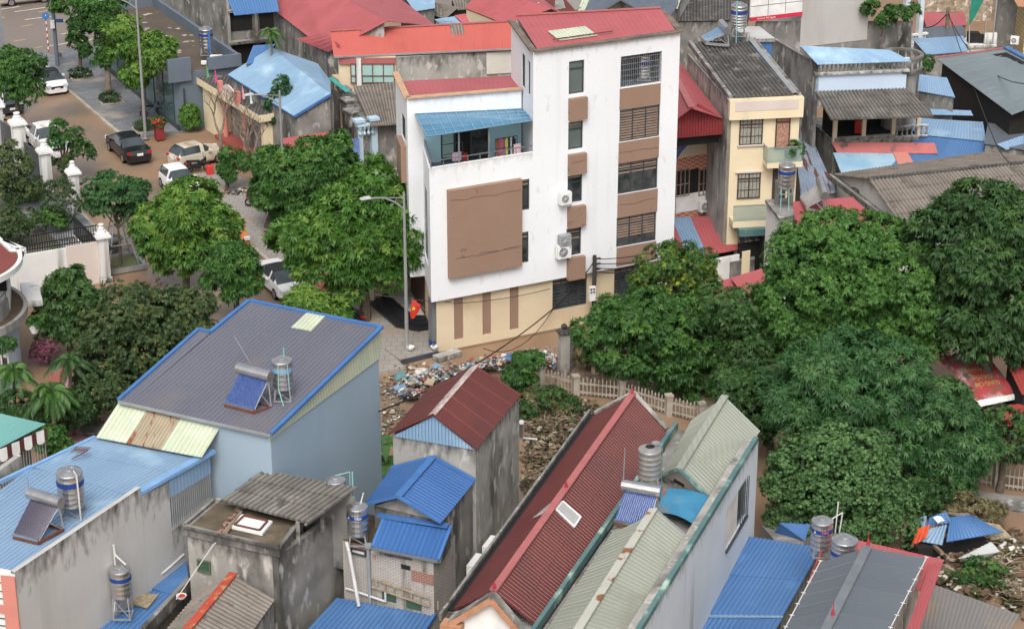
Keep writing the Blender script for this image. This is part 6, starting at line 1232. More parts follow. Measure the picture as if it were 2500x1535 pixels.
# ================================================================ water tanks, solar heaters, poles, small roof gear
def scale_at(p): return FPX / (p.y * ct - (p.z - HC) * st)
def tank(px, pyb, wpx, z, ratio, label, stand=.5, band=m_band, text=None, txm=None, ribs=5, body=m_steel, group='stainless water tanks', lid_open=False, bandz=.72, legs=m_galv, rot=0.0):
    p = P(px, pyb, z); s = scale_at(p); r = wpx / 2 / s; h = ratio * 2 * r
    t = thing('water_tank', label, 'water tank', (p.x, p.y, z - stand), group); z0 = z
    m = M(); pr = [(0, 0), (r * .96, 0), (r, .04)]; N = ribs * 2
    for k in range(N + 1):
        zz = .04 + (h - .08) * k / N
        if k % 2: pr += [(r * .965, zz - .03), (r * .965, zz + .03)]
        else: pr.append((r, zz))
    pr += [(r, h), (r * .97, h + .03), (r * .55, h + r * .26), (r * .42, h + r * .3), (r * .42, h + r * .36), (r * .3, h + r * .4), (0, h + r * .42)] if not lid_open else [(r, h), (r * .97, h + .03), (r * .4, h + r * .28)]
    c = Vector((p.x, p.y, z0)); m.lathe(pr, c, 28); m.build('drum', body, t, True)
    m = M(); m.lathe([(r * .45, h + r * .28), (r * .47, h + r * .34), (r * .3, h + r * .4), (0, h + r * .42)], c, 20) if not lid_open else m.lathe([(0, 0), (r * .38, .02), (r * .38, .05), (0, .07)], c + Vector((r * .5, r * .3, h + r * .4)), 18); m.build('lid', m_steel2, t, True)
    if lid_open: m = M(); m.lathe([(0, h + r * .26), (r * .38, h + r * .3)], c, 18); m.build('manhole', m_black, t)
    if band:
        m = M(); b0 = h * bandz; m.lathe([(r * 1.004, b0 - h * .075), (r * 1.012, b0 - h * .07), (r * 1.012, b0 + h * .07), (r * 1.004, b0 + h * .075)], c, 28); bd_ = m.build('label_band', band, t, True)
        if text:
            m = M(); rr = r * 1.02; put_text(m, text, h * .125, lambda x, y: c + Vector((rr * math.sin(x / rr + rot), -rr * math.cos(x / rr + rot), b0 + y)), bold=.004); m.build('lettering', txm or m_bandtx, bd_)
            m = M(); a0 = rot - .95
            m.poly([c + Vector((rr * math.sin(a0 + dx / rr), -rr * math.cos(a0 + dx / rr), b0 + dy)) for dx, dy in ((-.06, -.05), (.06, -.05), (0, .07))]); m.build('emblem', m_bandtx, bd_)
    if stand > 0:
        m = M()
        for k in range(4):
            a = math.pi / 4 + k * math.pi / 2; d = Vector((math.cos(a), math.sin(a), 0)) * r * .95; m.beam(c + d, c + d * 1.15 - Vector((0, 0, stand)), .045)
            a2 = a + math.pi / 2; e = Vector((math.cos(a2), math.sin(a2), 0)) * r * .95
            m.beam(c + d, c + e, .04); m.beam(c + d * 1.15 - Vector((0, 0, stand * .95)), c + e * 1.15 - Vector((0, 0, stand * .95)), .05); m.beam(c + d, c + e * 1.1 - Vector((0, 0, stand * .9)), .025)
        m.build('stand', legs, t)
    return t, c, r, h
zt_ = lambda x, y: onroof(x, y, *HB).z
t, c, r, h = tank(691, 945, 52, zt_(692, 972) + .5, 1.38, 'steel water tank on the slate grey roof with a faded pale blue band', .5, band=mk('faded_band', (.2, .36, .55)), rot=.2)
m = M(); m.path([c + Vector((r * .2, 0, h + .1)), c + Vector((r * .25, -.1, h + .55))], .03); m.path([c + Vector((-.1, -r - .02, h)), c + Vector((-.12, -r - .03, .1)), c + Vector((.1, -r - .5, -.4))], .02); m.path([c + Vector((.25, -r, h)), c + Vector((.3, -r - .03, .1))], .02); m.build('pipe', m_pvcg, t)
t, c, r, h = tank(176, 1229, 66, 8.45, 1.3, 'large steel water tank with a dark blue band on the light blue roof', .45, ribs=6)
m = M(); m.path([c + Vector((r * .7, -r * .8, h + .05)), c + Vector((r * .75, -r * .85, -.45))], .035); m.path([c + Vector((r * .7, -r * .8, h + .05)), c + Vector((.1, 0, h + .2))], .02); m.build('pipe', m_pvc, t)
t, c, r, h = tank(297, 1452, 53, 4.85, 1.35, 'blue-banded steel water tank sunk in the low blue roof against the stained wall', .9, ribs=5)
m = M(); m.path([c + Vector((r * .6, 0, h + .2)), c + Vector((-r * .4, .2, h + .5)), c + Vector((-r * .5, .25, h + .9))], .035); m.path([c + Vector((-r * .5, .25, h + .9)), c + Vector((-r * .5, .25, h - .1))], .03); m.build('pipe', m_pvc, t)
m = M(); m.box(P(274, 1452, 3.93), (1.0, 1.1, .03), rz=FD); one(m, 'roof_pit', m_dark, 'dark opening in the low blue roof under the water tank', 'opening')
t, c, r, h = tank(821, 1225, 50, 6.6, 1.2, 'steel water tank showing only its domed lid behind the fibre cement roof', .3)
m = M(); m.path([c + Vector((0, 0, h + .2)), c + Vector((r * 1.4, 0, h + .35)), c + Vector((r * 1.4, 0, h - .8))], .02); m.path([c + Vector((r * 1.7, -.2, h + .45)), c + Vector((r * 1.7, -.2, h - 1.4))], .03); m.build('pipe', m_pvcg, t)
t, c, r, h = tank(874, 1300, 53, 5.8, 1.35, 'steel water tank lettered TÂN on a dark blue band, on the brick wall corner', .42, text='TÂN', rot=.1)
m = M(); m.path([c + Vector((r * .3, 0, h + .1)), c + Vector((r * .6, .1, h + .55))], .025); m.build('pipe', m_pvc, t)
t, c, r, h = tank(1585, 1162, 58, 8.0, 1.25, 'plain ribbed steel water tank with its lid open, above the maroon roof', .6, band=None, ribs=5, lid_open=True, body=m_steel2)
for d in (-.5, .5): m = M(); m.box(c + Vector((d, -.1, -.85)), (.24, .24, .7), rz=.4); m.build('brick_pier', m_brick, t); m = M(); m.path([c + Vector((r * .9, .2, h + .1)), c + Vector((r * 1.05, 0, h)), c + Vector((r * 1.05, 0, -.6))], .02); m.build('pipe', m_pvcg, t)
t, c, r, h = tank(2004, 1335, 54, 5.5, 1.35, 'steel water tank with red TÂN lettering beside the slate gable roof', .3, text='TÂN', txm=m_bandrd, rot=.15)
m = M(); m.path([c + Vector((r * .8, .1, h)), c + Vector((r * 1.8, .1, h + .3)), c + Vector((r * 1.5, .1, h - 1.2))], .025); m.path([c + Vector((r * 1.35, .1, h + .75)), c + Vector((r * 1.2, .1, h - 1.2))], .025); m.build('pipe', m_pvc, t)
tank(2059, 1372, 66, 5.6, .95, 'squat steel water tank with a sliver of blue band left of the slate gable', .1, bandz=.5)
t, c, r, h = tank(1803, 66, 41, 12.0, 1.3, 'many-ribbed steel water tank with a blue band on a pier behind the cream townhouse', .5, ribs=7)
m = M(); m.box(c + Vector((-.35, 0, -1.2)), (.3, .3, 1.6)); m.box(c + Vector((.45, 0, -1.2)), (.45, .4, 1.6)); m.build('concrete_pier', m_conc_d, t); m = M(); m.path([c + Vector((-.2, -r, h + .4)), c + Vector((-.15, -r, -1.0)), c + Vector((-1.8, -r, -1.2))], .03); m.build('pipe', m_pvcg, t)
t, c, r, h = tank(1919, 457, 42, 7.0, 1.35, 'steel water tank with a blue band on pillars before the cream townhouse balcony', .3)
m = M(); m.path([c + Vector((-.3, -r, 0)), c + Vector((-.3, -r, -2))], .03); m.path([c + Vector((.1, -r, 0)), c + Vector((.15, -r, -1.6)), c + Vector((.15, -r, -3))], .03); m.build('pipe', m_pvcg, t)
t, c, r, h = tank(504, 116, 34, 4.95, 1.35, 'steel water tank with a blue band and a blue pipe on the grey shop roof', .5)
m = M(); m.path([c + Vector((r * .6, -r * .9, h)), c + Vector((r * .65, -r * .9, -.6))], .09); m.build('pipe', m_bluetrim, t)
tl_, cl_, r, h = tank(1588, 200, 40, 13.3, 1.3, 'dim steel water tank standing inside the barred top loggia of the white building', .15, ribs=6)
cl_ = FW.pt(12.25, 13.3, -.75); tl_.location = (cl_.x, cl_.y, cl_.z - .15)
for ch in tl_.children: pass
# solar heaters
def solar(tl, tr, bl, br, zt, zb, n, tub, label, base=m_rust):
    a, b, c, d = P(*tl, zt), P(*tr, zt), P(*br, zb), P(*bl, zb); t = thing('solar_heater', label, 'solar water heater', V3((c + d) / 2, zb), 'roof solar water heaters')
    ax = (b - a).normalized(); m = M(); m.tube(a - ax * .12 + Vector((0, 0, .12)), b + ax * .12 + Vector((0, 0, .12)), .22, n=18); m.build('cylinder', m_steel, t, False)
    m = M()
    for k in range(n): u = (k + .5) / n; m.tube(a.lerp(b, u) + Vector((0, 0, .02)), d.lerp(c, u) + Vector((0, 0, .02)), .026, n=7)
    m.build('tubes', tub, t)
    m = M(); nn = (b - a).cross(d - a).normalized(); nn = nn if nn.z > 0 else -nn
    o = -nn * .06; m.poly([a + o, d + o, c + o, b + o]); m.build('backing', mk('tube_back', (.5, .52, .58)), t)
    m = M(); m.beam(d, c, .1, .1); m.build('lower_rail', m_steel, t)
    m = M(); dn = Vector((0, 0, zb - .1)); A0, B0 = V3(a, zb - .1) - (V3(d, 0) - V3(a, 0)) * .1, V3(b, zb - .1) - (V3(c, 0) - V3(b, 0)) * .1; C0_, D0_ = V3(c, zb - .12), V3(d, zb - .12)
    for p, q in ((A0, B0), (B0, C0_), (C0_, D0_), (D0_, A0)): m.beam(p, q, .07, .14)
    m.build('base_frame', base, t)
    m = M(); m.beam(a, A0, .045); m.beam(b, B0, .045); m.beam(b.lerp(c, .5), B0, .035); m.beam(a.lerp(d, .5), A0, .035); m.beam(A0, b, .03); m.build('struts', m_galv, t); return t
ra = onroof(583, 990, *HB).z + .15
solar((587, 906), (655, 924), (547, 982), (620, 1000), ra + 1.15, ra, 18, m_tubeb, 'solar heater with bright blue tubes on the slate grey roof beside the tank')
solar((78, 1212), (144, 1232), (32, 1303), (94, 1318), 9.1, 8.15, 18, m_tubep, 'solar heater with dark violet tubes on the light blue roof at the left')
solar((1527, 1192), (1606, 1206), (1500, 1270), (1580, 1288), 8.6, 7.7, 16, m_tubeb, 'solar heater with blue tubes between the maroon roof and sage green gable')
solar((1762, 62), (1776, 78), (1712, 90), (1724, 102), 12.2, 11.5, 10, m_lblue, 'small solar heater with a pale blue panel behind the dark corrugated roof', m_galv)
solar((2002, 445), (2014, 482), (1955, 480), (1970, 505), 6.0, 5.2, 10, mk('sun_faded_tubes', (.42, .38, .34)), 'solar heater with a dusty pale panel right of the tank on pillars', m_galv)
# thin masts
for a, b, z0, lb in (((617, 898), (571, 818), ra, 'thin leaning antenna mast beside the solar heater on the slate grey roof'), ((73, 1212), (66, 1162), 8.2, 'thin antenna mast by the violet-tubed solar heater'), ((1521, 1190), (1526, 1092), 7.6, 'white antenna mast left of the open-lidded tank')):
    p = P(*a, z0); q = PY(b[0], b[1], p.y); one(M().tube(p, q, .03, .015), 'antenna_mast', m_galv, lb, 'antenna')
q = M(); a = P(180, 1096, 8.5); b = P(214, 1098, 8.5); q.beam(a, b, .03)
for k in range(9): c = a.lerp(b, k / 8); q.beam(c + U2 * .25, c - U2 * .25, .02)
q.beam(P(215, 1099, 8.5), P(175, 1120, 8.2), .03); one(q, 'antenna', m_rust, 'rusty comb-shaped antenna lying over the light blue roof', 'antenna')
q = M(); q.path([P(600, 1262, 6.8), P(520, 1330, 6.2), P(445, 1440, 4.6), P(430, 1462, 4.3)], .02); one(q, 'rope', m_pvc, 'pale rope running from the mossy slab down to the red cloth basin', 'rope')
q = M(); q.path([P(335, 1432, 4.2), P(400, 1395, 4.3), P(448, 1352, 4.5)], .06); one(q, 'drain_pipe', m_pvc, 'white pipe along the stained wall above the deep blue roof', 'pipe')
q = M(); q.path([P(1268, 1068, 4.2), P(1312, 1072, 4.2)], .05); q.path([P(1273, 1062, 4.4), P(1273, 1030, 5.6)], .12); one(q, 'drain_pipe', m_pvc, 'white pipe sticking out of the narrow house corner over the rubble', 'pipe')
# air conditioners
def ac(F, x0, y0, x1, y1, label, body=m_purew, o0=.12):
    u0, u1, z0, z1 = F.rect(x0, y0, x1, y1); u0, u1 = min(u0, u1), max(u0, u1); t = thing('air_conditioner', label, 'air conditioner', F.pt((u0 + u1) / 2, z0, o0), 'outdoor air conditioner units')
    m = M(); F.slab(m, u0, u1, z0, z1, o0, o0 + .3); m.build('casing', body, t)
    c = F.pt(u0 + (u1 - u0) * .4, (z0 + z1) / 2, o0 + .305); R = min((u1 - u0) * .33, (z1 - z0) * .42); m = M(); pts = [c + (F.d * math.cos(a) + Vector((0, 0, 1)) * math.sin(a)) * R for a in [k * math.pi / 12 for k in range(24)]]; m.poly(pts); g_ = m.build('fan_grille', m_metal, t)
    m = M()
    for k in range(4): a = k * math.pi / 4; e = (F.d * math.cos(a) + Vector((0, 0, 1)) * math.sin(a)) * R; m.beam(c - e + F.n * .01, c + e + F.n * .01, .02)
    m.build('fan_guard', m_pvc, g_); m = M(); F.slab(m, u0 + .05, u0 + .1, z0 - .08, z0, 0, o0 + .35); F.slab(m, u1 - .1, u1 - .05, z0 - .08, z0, 0, o0 + .35); m.build('bracket', m_galv, t)
FWo = Fac(BL(0, .3), BL(14, .3))
ac(FWo, 1361, 467, 1387, 492, 'white air conditioner beside the third slim window of the white building')
ac(FWo, 1359, 571, 1386, 594, 'grey air conditioner mounted just above a white one on the white building', mk('grey_casing', (.3, .32, .33)))
ac(FWo, 1354, 597, 1386, 622, 'white air conditioner directly below the grey one on the white building')
ac(ff, 1702, 489, 1729, 509, 'white air conditioner on the red zigzag tiled front')
fS8 = Fac(V3(P(1077, 1276, 6.4), 0), V3(P(1273, 962, 7.8), 0), .0)
ac(fS8, 1170, 1332, 1192, 1360, 'upper white air conditioner on the long stained side wall by the maroon roof'); ac(fS8, 1132, 1378, 1156, 1410, 'lower white air conditioner on the long stained side wall by the maroon roof')
fy = Fac(P(2466, 240) + Vector((.6, 0, 0)), P(2466, 240) + Vector((5, -1.6, 0))); ac(fy, 2470, 86, 2488, 106, 'air conditioner at the foot of the yellow block wall, upper right')
# lamps
def lamp(base, h, label, arm=2.2, rot=UD + math.pi):
    t = thing('street_lamp', label, 'street lamp', base, 'grey street lamps along the street'); d = Vector((math.cos(rot), math.sin(rot), 0)); b = V3(base, .13)
    m = M(); m.tube(b, V3(base, h), .11, .06, 12); m.lathe([(.2, 0), (.2, .03), (.13, .05), (.12, .3)], b, 12); m.build('pole', m_galv, t)
    pts = [V3(base, h - .9) + d * .0, V3(base, h - .45) + d * .5, V3(base, h - .12) + d * 1.1, V3(base, h - .02) + d * arm]; m = M(); m.path(pts, .045, n=8); m.beam(V3(base, h - .3), pts[2], .04); m.beam(V3(base, h - .3) + d * .4, pts[1], .03); m.build('arm', m_galv, t)
    m = M(); R = Matrix((d, Vector((-d.y, d.x, 0)), Vector((0, 0, 1)))).transposed(); m.box(V3(base, h + .0) + d * (arm + .2), (.55, .2, .08), R=R); m.box(V3(base, h + .05) + d * (arm + .15), (.36, .14, .05), R=R); m.build('lamp_head', mk('lamp_shell', (.55, .57, .58)), t)
    return t
lamp(P(994, 862), 8.9, 'tall grey street lamp standing before the entrance of the white building', 1.9)
lamp(P(356, 343), 10.0, 'grey street lamp beside the red square planter, its head above the picture', 2.0)
lamp(P(697, 556), 8.6, 'street lamp rising from the bright trees before the pale blue roof', 1.7)
t = thing('utility_pole', 'wooden-looking utility pole with cables and a white meter box beside the white building', 'utility pole', P(1449, 802)); pb = P(1449, 802); m = M(); m.tube(pb, V3(pb, 4.2), .13, .11, 10); m.build('pole', mk('old_concrete_pole', (.05, .045, .04)), t)
m = M(); fpp = Fac(pb - U1, pb + U1); fpp.slab(m, .6, .95, 1.75, 2.55, .12, .3); mb = m.build('meter_box', m_purew, t); m = M()
for u in (.68, .83):
    for z in (2.25, 2.42): fpp.slab(m, u - .05, u + .05, z - .05, z + .05, .3, .31)
m.build('meter_window', m_dark, mb)
for z in (4.0, 3.7, 3.4): m = M(); fpp.slab(m, .9, 1.35, z - .03, z + .03, -.05, .05); m.build('crossarm', m_black, t)
t = thing('utility_pole', 'leaning dark wooden utility pole above the grey green roof at the upper right', 'utility pole', P(2306, 200)); m = M(); pb2 = P(2306, 200); pt2 = PY(2315, 18, pb2.y - .2); m.tube(pb2, pt2, .17, .14, 10); m.build('pole', m_wood, t); m = M(); m.beam(pt2 + Vector((-.6, 0, -.4)), pt2 + Vector((.6, 0, -.4)), .08); m.build('crossarm', m_wood, t)
t = thing('utility_pole', 'thick grey utility pole with a box at the edge of the main road', 'utility pole', P(141, 165)); m = M(); pb3 = P(141, 165); m.tube(pb3, V3(pb3, 7.5), .16, .13, 12); m.build('pole', m_greyb, t); m = M(); m.box(V3(pb3, 3.4) + Vector((-.05, -.25, 0)), (.3, .2, .6)); m.build('box', m_purew, t); m = M(); m.box(V3(pb3, 3.6) + Vector((.4, 0, 0)), (.6, .1, .25)); m.build('sign', m_bluetrim, t)
one(M().tube(P(146, 131), P(146, 131, 2.6), .09), 'rusty_post', m_rust, 'short rusty post behind the thick grey pole by the main road', 'post')
t = thing('striped_post', 'slim red and white striped sign post by the main road', 'sign post', P(119, 129)); b = P(119, 129); m = M()
for k in range(12): m.tube(V3(b, k * .25), V3(b, k * .25 + .25), .045, mi=k % 2)
m.build('post', [m_redp, m_purew], t); m = M(); m.lathe([(0, 0), (.3, 0), (.3, .04), (0, .04)], (0, 0, 0), 16); o_ = m.build('sign_disc', m_bluetrim, t); o_.rotation_euler = (math.radians(80), 0, .3); o_.location = (0, 0, 2.9); 
for v in o_.data.vertices: v.co += org(t)
def wire(pts, r, label, sag=.4):
    m = M(); out = []
    for a, b in zip(pts[:-1], pts[1:]):
        for k in range(9): u = k / 8; out.append(a.lerp(b, u) - Vector((0, 0, sag * 4 * u * (1 - u))))
    m.path(out, r, n=5); return one(m, 'cable', m_black, label, 'cable')
wire([V3(pb, 3.9), FB.pt(FB.px(1346, 752)[0], 1.35, .15)], .03, 'black cable from the utility pole to the louvred ground floor window', .2)
wire([FB.pt(FB.px(1346, 752)[0], 1.35, .15), PY(925, 1004, 80.2)], .035, 'thick black cable crossing above the rubbish heap to the blue house', .5)
wire([FB.pt(FB.px(1346, 752)[0], 1.3, .15), PY(1180, 850, 95)], .02, 'thin slack cable with small clips above the muddy lane', 1.0)
wire([BL(-3.2, -2.4, 3.2), BL(.8, .2, 2.85)], .02, 'thin wire slung across the porch of the white building', .1); wire([BL(.8, .25, 2.8), BL(6.5, .25, 2.6)], .018, 'thin wire along the beige ground floor wall', .15)
for k, z in enumerate((4.0, 3.75, 3.5, 3.3)): wire([V3(pb, z), V3(pb, z) + U1 * 6 + Vector((0, 0, .1 - k * .25))], .025, ('topmost', 'second', 'third', 'lowest')[k] + ' black cable running from the pole into the yellow-flowered tree', .3)
wire([pt2 - Vector((0, 0, .3)), PY(2425, 335, 118), PY(2470, 400, 110)], .03, 'thick black cable bundle sagging across the grey green roof', .25)
wire([pt2 - Vector((0, 0, .5)), PY(2500, 205, 122)], .03, 'thin cable crossing the grey green roof to the right edge', 1.2); wire([pt2 - Vector((0, 0, .4)), PY(2240, 60, 150)], .04, 'dark cable from the wooden pole to the white column house', .6)
# ================================================================ trees and plants
RNG = np.random.default_rng(11)
lf_bright = leafm('leaf_bright', (.028, .072, .014), (.062, .162, .024), (.165, .27, .048)); lf_mid = leafm('leaf_mid', (.022, .06, .015), (.044, .122, .025), (.10, .205, .04))
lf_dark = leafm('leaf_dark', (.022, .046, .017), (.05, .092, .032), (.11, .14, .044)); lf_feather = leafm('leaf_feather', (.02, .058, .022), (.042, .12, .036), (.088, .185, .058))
lf_dome = leafm('leaf_dome', (.032, .085, .02), (.058, .152, .03), (.115, .23, .045)); lf_fine = leafm('leaf_fine', (.04, .095, .032), (.08, .17, .055), (.14, .24, .085)); lf_deep = leafm('leaf_deep', (.018, .044, .014), (.038, .092, .026), (.075, .15, .037)); lf_yel = leafm('leaf_yellowtip', (.025, .06, .014), (.06, .14, .025), (.42, .44, .06))
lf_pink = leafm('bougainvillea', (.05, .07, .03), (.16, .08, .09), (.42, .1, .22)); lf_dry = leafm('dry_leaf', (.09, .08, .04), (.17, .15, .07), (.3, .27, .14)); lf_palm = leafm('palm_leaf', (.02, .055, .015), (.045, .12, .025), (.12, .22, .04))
def leafmesh(name, pos, d, side, L, W, tint, mat, parent, bend=.0):
    # each leaf: a folded rhomb of two triangles-strips (base, left, tip, right)
    n = len(pos); o = np.array(org(parent)); L = L[:, None]; W = W[:, None]
    mid = pos + d * L * .45; tip = pos + d * L; tip[:, 2] -= (L[:, 0] * bend)
    V = np.stack([pos, mid + side * W, tip, mid - side * W], 1).reshape(-1, 3) - o
    me = bpy.data.meshes.new(name); me.vertices.add(4 * n); me.vertices.foreach_set('co', V.astype(np.float32).ravel())
    me.loops.add(4 * n); me.loops.foreach_set('vertex_index', np.arange(4 * n, dtype=np.int32))
    me.polygons.add(n); me.polygons.foreach_set('loop_start', np.arange(0, 4 * n, 4, dtype=np.int32)); me.polygons.foreach_set('loop_total', np.full(n, 4, np.int32))
    a = me.attributes.new('tint', 'FLOAT', 'POINT'); a.data.foreach_set('value', np.repeat(tint, 4).astype(np.float32))
    me.update(calc_edges=True); me.materials.append(mat); ob = bpy.data.objects.new(name, me); C.objects.link(ob); ob.parent = parent; return ob
def unit(n): v = RNG.normal(size=(n, 3)); return v / np.linalg.norm(v, axis=1, keepdims=True)
def norm(v): return v / np.maximum(np.linalg.norm(v, axis=1, keepdims=True), 1e-6)
def crown(parent, lobes, mat, leaf=.34, wid=.3, clump=.62, dens=1.0, nl=7, droop=.35, name='crown', young=.06, tb=.42, open_=0.0, spread=.95):
    leaf *= .8; nl += 1; dens *= 1.35
    P_, D_, S_, T_, BIG = [], [], [], [], []
    Cs = np.array([l[0] for l in lobes]); Rs = np.array([l[1] for l in lobes])
    for c, R in zip(Cs, Rs):
        area = 4 * math.pi * ((R[0] * R[1]) ** 1.6 / 3 + (R[0] * R[2]) ** 1.6 / 3 + (R[1] * R[2]) ** 1.6 / 3) ** (1 / 1.6)
        n = max(14, int(area / (clump ** 2 * 1.25) * dens)); u = unit(n); keep = u[:, 2] > -.75; u = u[keep]; n = len(u)
        wob = 1 + .09 * np.sin(u[:, 0] * 5 + c[0] * 3) + .09 * np.sin(u[:, 1] * 6 + c[1]) + .07 * np.sin(u[:, 2] * 7 + c[2])
        rad = (RNG.uniform(.74, 1.0, n) * wob)[:, None]; q = c + u * R * rad
        if len(Cs) > 1:
            ins = np.zeros(n, bool)
            for c2, R2_ in zip(Cs, Rs):
                if c2 is c or np.allclose(c2, c): continue
                ins |= (((q - c2) / (R2_ * .78)) ** 2).sum(1) < 1
            q, u = q[~ins], u[~ins]; n = len(q)
        if open_: k_ = RNG.uniform(size=n) > open_; q, u = q[k_], u[k_]; n = len(q)
        if n == 0: continue
        cr = clump * RNG.uniform(.65, 1.25, n); ct_ = RNG.normal(0, .13, n)
        m_ = int(20 * max(.3, (clump / .62)) ** .5); idx = np.repeat(np.arange(n), m_); v = unit(len(idx)); o = norm(u / R)[idx]
        v = norm(v + o * .9 + np.array([0, 0, .35])); p = q[idx] + v * (cr[idx] * RNG.uniform(.55, 1.0, len(idx)))[:, None] * np.array([1, 1, .72])
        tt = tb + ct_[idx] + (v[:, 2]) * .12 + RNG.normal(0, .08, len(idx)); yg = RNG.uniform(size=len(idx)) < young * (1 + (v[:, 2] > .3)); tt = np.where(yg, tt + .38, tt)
        # rosette of nl leaves round direction v
        ax = norm(v + np.array([0, 0, .25])); h_ = norm(np.cross(ax, unit(len(ax)))); k_ = norm(np.cross(ax, h_))
        ph = RNG.uniform(0, 6.28, len(ax))
        for j in range(nl):
            a = ph + 2 * math.pi * j / nl + RNG.normal(0, .25, len(ax)); s = spread * RNG.uniform(.7, 1.15, len(ax))
            r_ = np.cos(a)[:, None] * h_ + np.sin(a)[:, None] * k_; d = norm(ax * np.cos(s)[:, None] + r_ * np.sin(s)[:, None]); d[:, 2] -= droop * RNG.uniform(.3, 1.2, len(ax)); d = norm(d)
            sd = norm(np.cross(d, ax) + unit(len(ax)) * .25); P_.append(p); D_.append(d); S_.append(sd); T_.append(tt + RNG.normal(0, .05, len(ax)))
    # inner leaves, so the crown is not hollow
    for c, R in zip(Cs, Rs):
        if min(R) < .8: continue
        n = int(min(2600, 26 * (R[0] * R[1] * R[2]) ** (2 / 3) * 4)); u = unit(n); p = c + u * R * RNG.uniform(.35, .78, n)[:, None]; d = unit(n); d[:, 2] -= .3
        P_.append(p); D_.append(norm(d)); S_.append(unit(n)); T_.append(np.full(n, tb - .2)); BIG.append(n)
    nb = sum(BIG); P_, D_, S_, T_ = map(np.concatenate, (P_, D_, S_, T_)); n = len(P_)
    ll = leaf * RNG.uniform(.7, 1.25, n); ww = leaf * wid * .5 * RNG.uniform(.75, 1.25, n)
    if nb: ll[-nb:] = .5; ww[-nb:] = .14
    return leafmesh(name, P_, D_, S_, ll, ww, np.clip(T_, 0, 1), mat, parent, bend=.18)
def trunk(parent, base, tops, r=.16, mat=None, name='trunk', fork=.5):
    m = M(); b = Vector(base); tp = sum((Vector(t) for t in tops), Vector((0, 0, 0))) / len(tops); f = b.lerp(tp, fork); f = Vector((b.x * .6 + f.x * .4, b.y * .6 + f.y * .4, f.z))
    m.path([b, b.lerp(f, .5) + Vector((.06, .03, 0)), f], r * 1.25, r * .8, 9)
    for t in tops: t = Vector(t); md = f.lerp(t, .5) + Vector((random.uniform(-.2, .2), random.uniform(-.2, .2), .15)); m.path([f, md, t], r * .7, r * .2, 7)
    for k in range(len(tops) * 2): t = Vector(tops[k % len(tops)]); s = f.lerp(t, random.uniform(.3, .7)); m.path([s, s + Vector((random.uniform(-1, 1), random.uniform(-1, 1), random.uniform(.3, 1))) * r * 5], r * .3, r * .1, 5)
    return m.build(name, mat or m_bark, parent)
def tree(name, label, base, lobes, mat, cat='tree', group=None, r=.16, zb=0, dy=0, fork=.5, bark=None, tk=True, **k):
    b = P(*base, zb); t = thing(name, label, cat, b, group); L = []
    for l in lobes:
        x, y, rx, ry = l[:4]; off = l[4] if len(l) > 4 else 0; c = PY(x, y, b.y + dy + off); s = scale_at(c); sh = .12 * k.get('clump', .62); a_, b_ = max(.25, rx / s - sh), max(.25, ry / s - sh); R = (a_, a_ * .5 + b_ * .5, b_); L.append((np.array(c), np.array(R)))
    if tk: trunk(t, b, [tuple(l[0]) for l in L], r, bark, fork=fork)
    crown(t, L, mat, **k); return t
G_ = 'street trees along the road'
tree('street_tree', 'mid green street tree at the left edge above the dark car', (44, 335), [(35, 200, 48, 42), (62, 165, 34, 38), (25, 150, 40, 34), (72, 215, 24, 28)], lf_mid, group=G_, leaf=.34, tb=.5, fork=.75)
tree('street_tree', 'slim tree of small dark clumps near the main road corner', (196, 176), [(195, 72, 20, 26), (188, 105, 17, 20), (196, 45, 14, 14), (165, 12, 36, 22), (205, 122, 9, 14)], lf_mid, group=G_, leaf=.28, clump=.45, tb=.42, fork=.6, r=.13)
tree('street_tree', 'tall tree with a leafy wrapped trunk between the slim tree and bright one', (265, 240), [(252, 42, 44, 42), (240, 10, 40, 30), (270, 15, 30, 28), (252, 95, 15, 28), (254, 130, 11, 22), (250, 150, 8, 12)], lf_mid, group=G_, leaf=.3, clump=.5, tb=.48, fork=.75, r=.2, bark=m_bark_l)
tree('street_tree', 'luminous yellow-green tree of two round crowns behind the street lamp', (352, 312), [(305, 72, 40, 30), (312, 108, 44, 34), (378, 118, 36, 38), (372, 148, 32, 28), (335, 170, 34, 28), (340, 198, 16, 18)], lf_bright, group=G_, leaf=.36, clump=.6, tb=.62, young=.14, fork=.6)
tree('small_tree', 'small bright sapling against the grey shop wall', (470, 322), [(464, 274, 11, 9), (467, 294, 11, 10), (459, 285, 12, 9)], lf_bright, leaf=.34, clump=.4, tb=.6, r=.05)
tree('street_tree', 'sparse crooked tree with airy clumps in front of the white pickup', (158, 447), [(143, 312, 14, 14), (172, 335, 24, 22), (135, 345, 16, 14), (205, 375, 20, 15), (108, 388, 20, 14), (155, 400, 16, 14), (190, 352, 14, 10)], lf_mid, group=G_, leaf=.26, clump=.4, dens=.7, open_=.3, tb=.35, fork=.45, r=.13)
tree('staked_tree', 'young dark green tree propped by a metal frame on the left pavement', (294, 650), [(282, 448, 40, 26), (250, 460, 38, 22), (315, 462, 38, 26), (270, 490, 42, 24), (340, 500, 18, 16), (236, 500, 20, 16), (300, 520, 24, 12)], lf_feather, group=G_, leaf=.26, clump=.45, tb=.42, fork=.55, r=.08, zb=.13, open_=.1)
tree('street_tree', 'big bright yellow-green street tree in front of the muddy street', (454, 712), [(455, 520, 72, 62), (400, 575, 56, 50), (515, 575, 54, 52), (455, 600, 70, 50), (470, 480, 50, 36), (430, 640, 40, 28), (375, 540, 34, 34), (540, 540, 28, 36)], lf_bright, group=G_, leaf=.42, clump=.62, tb=.52, young=.1, fork=.7, r=.18)
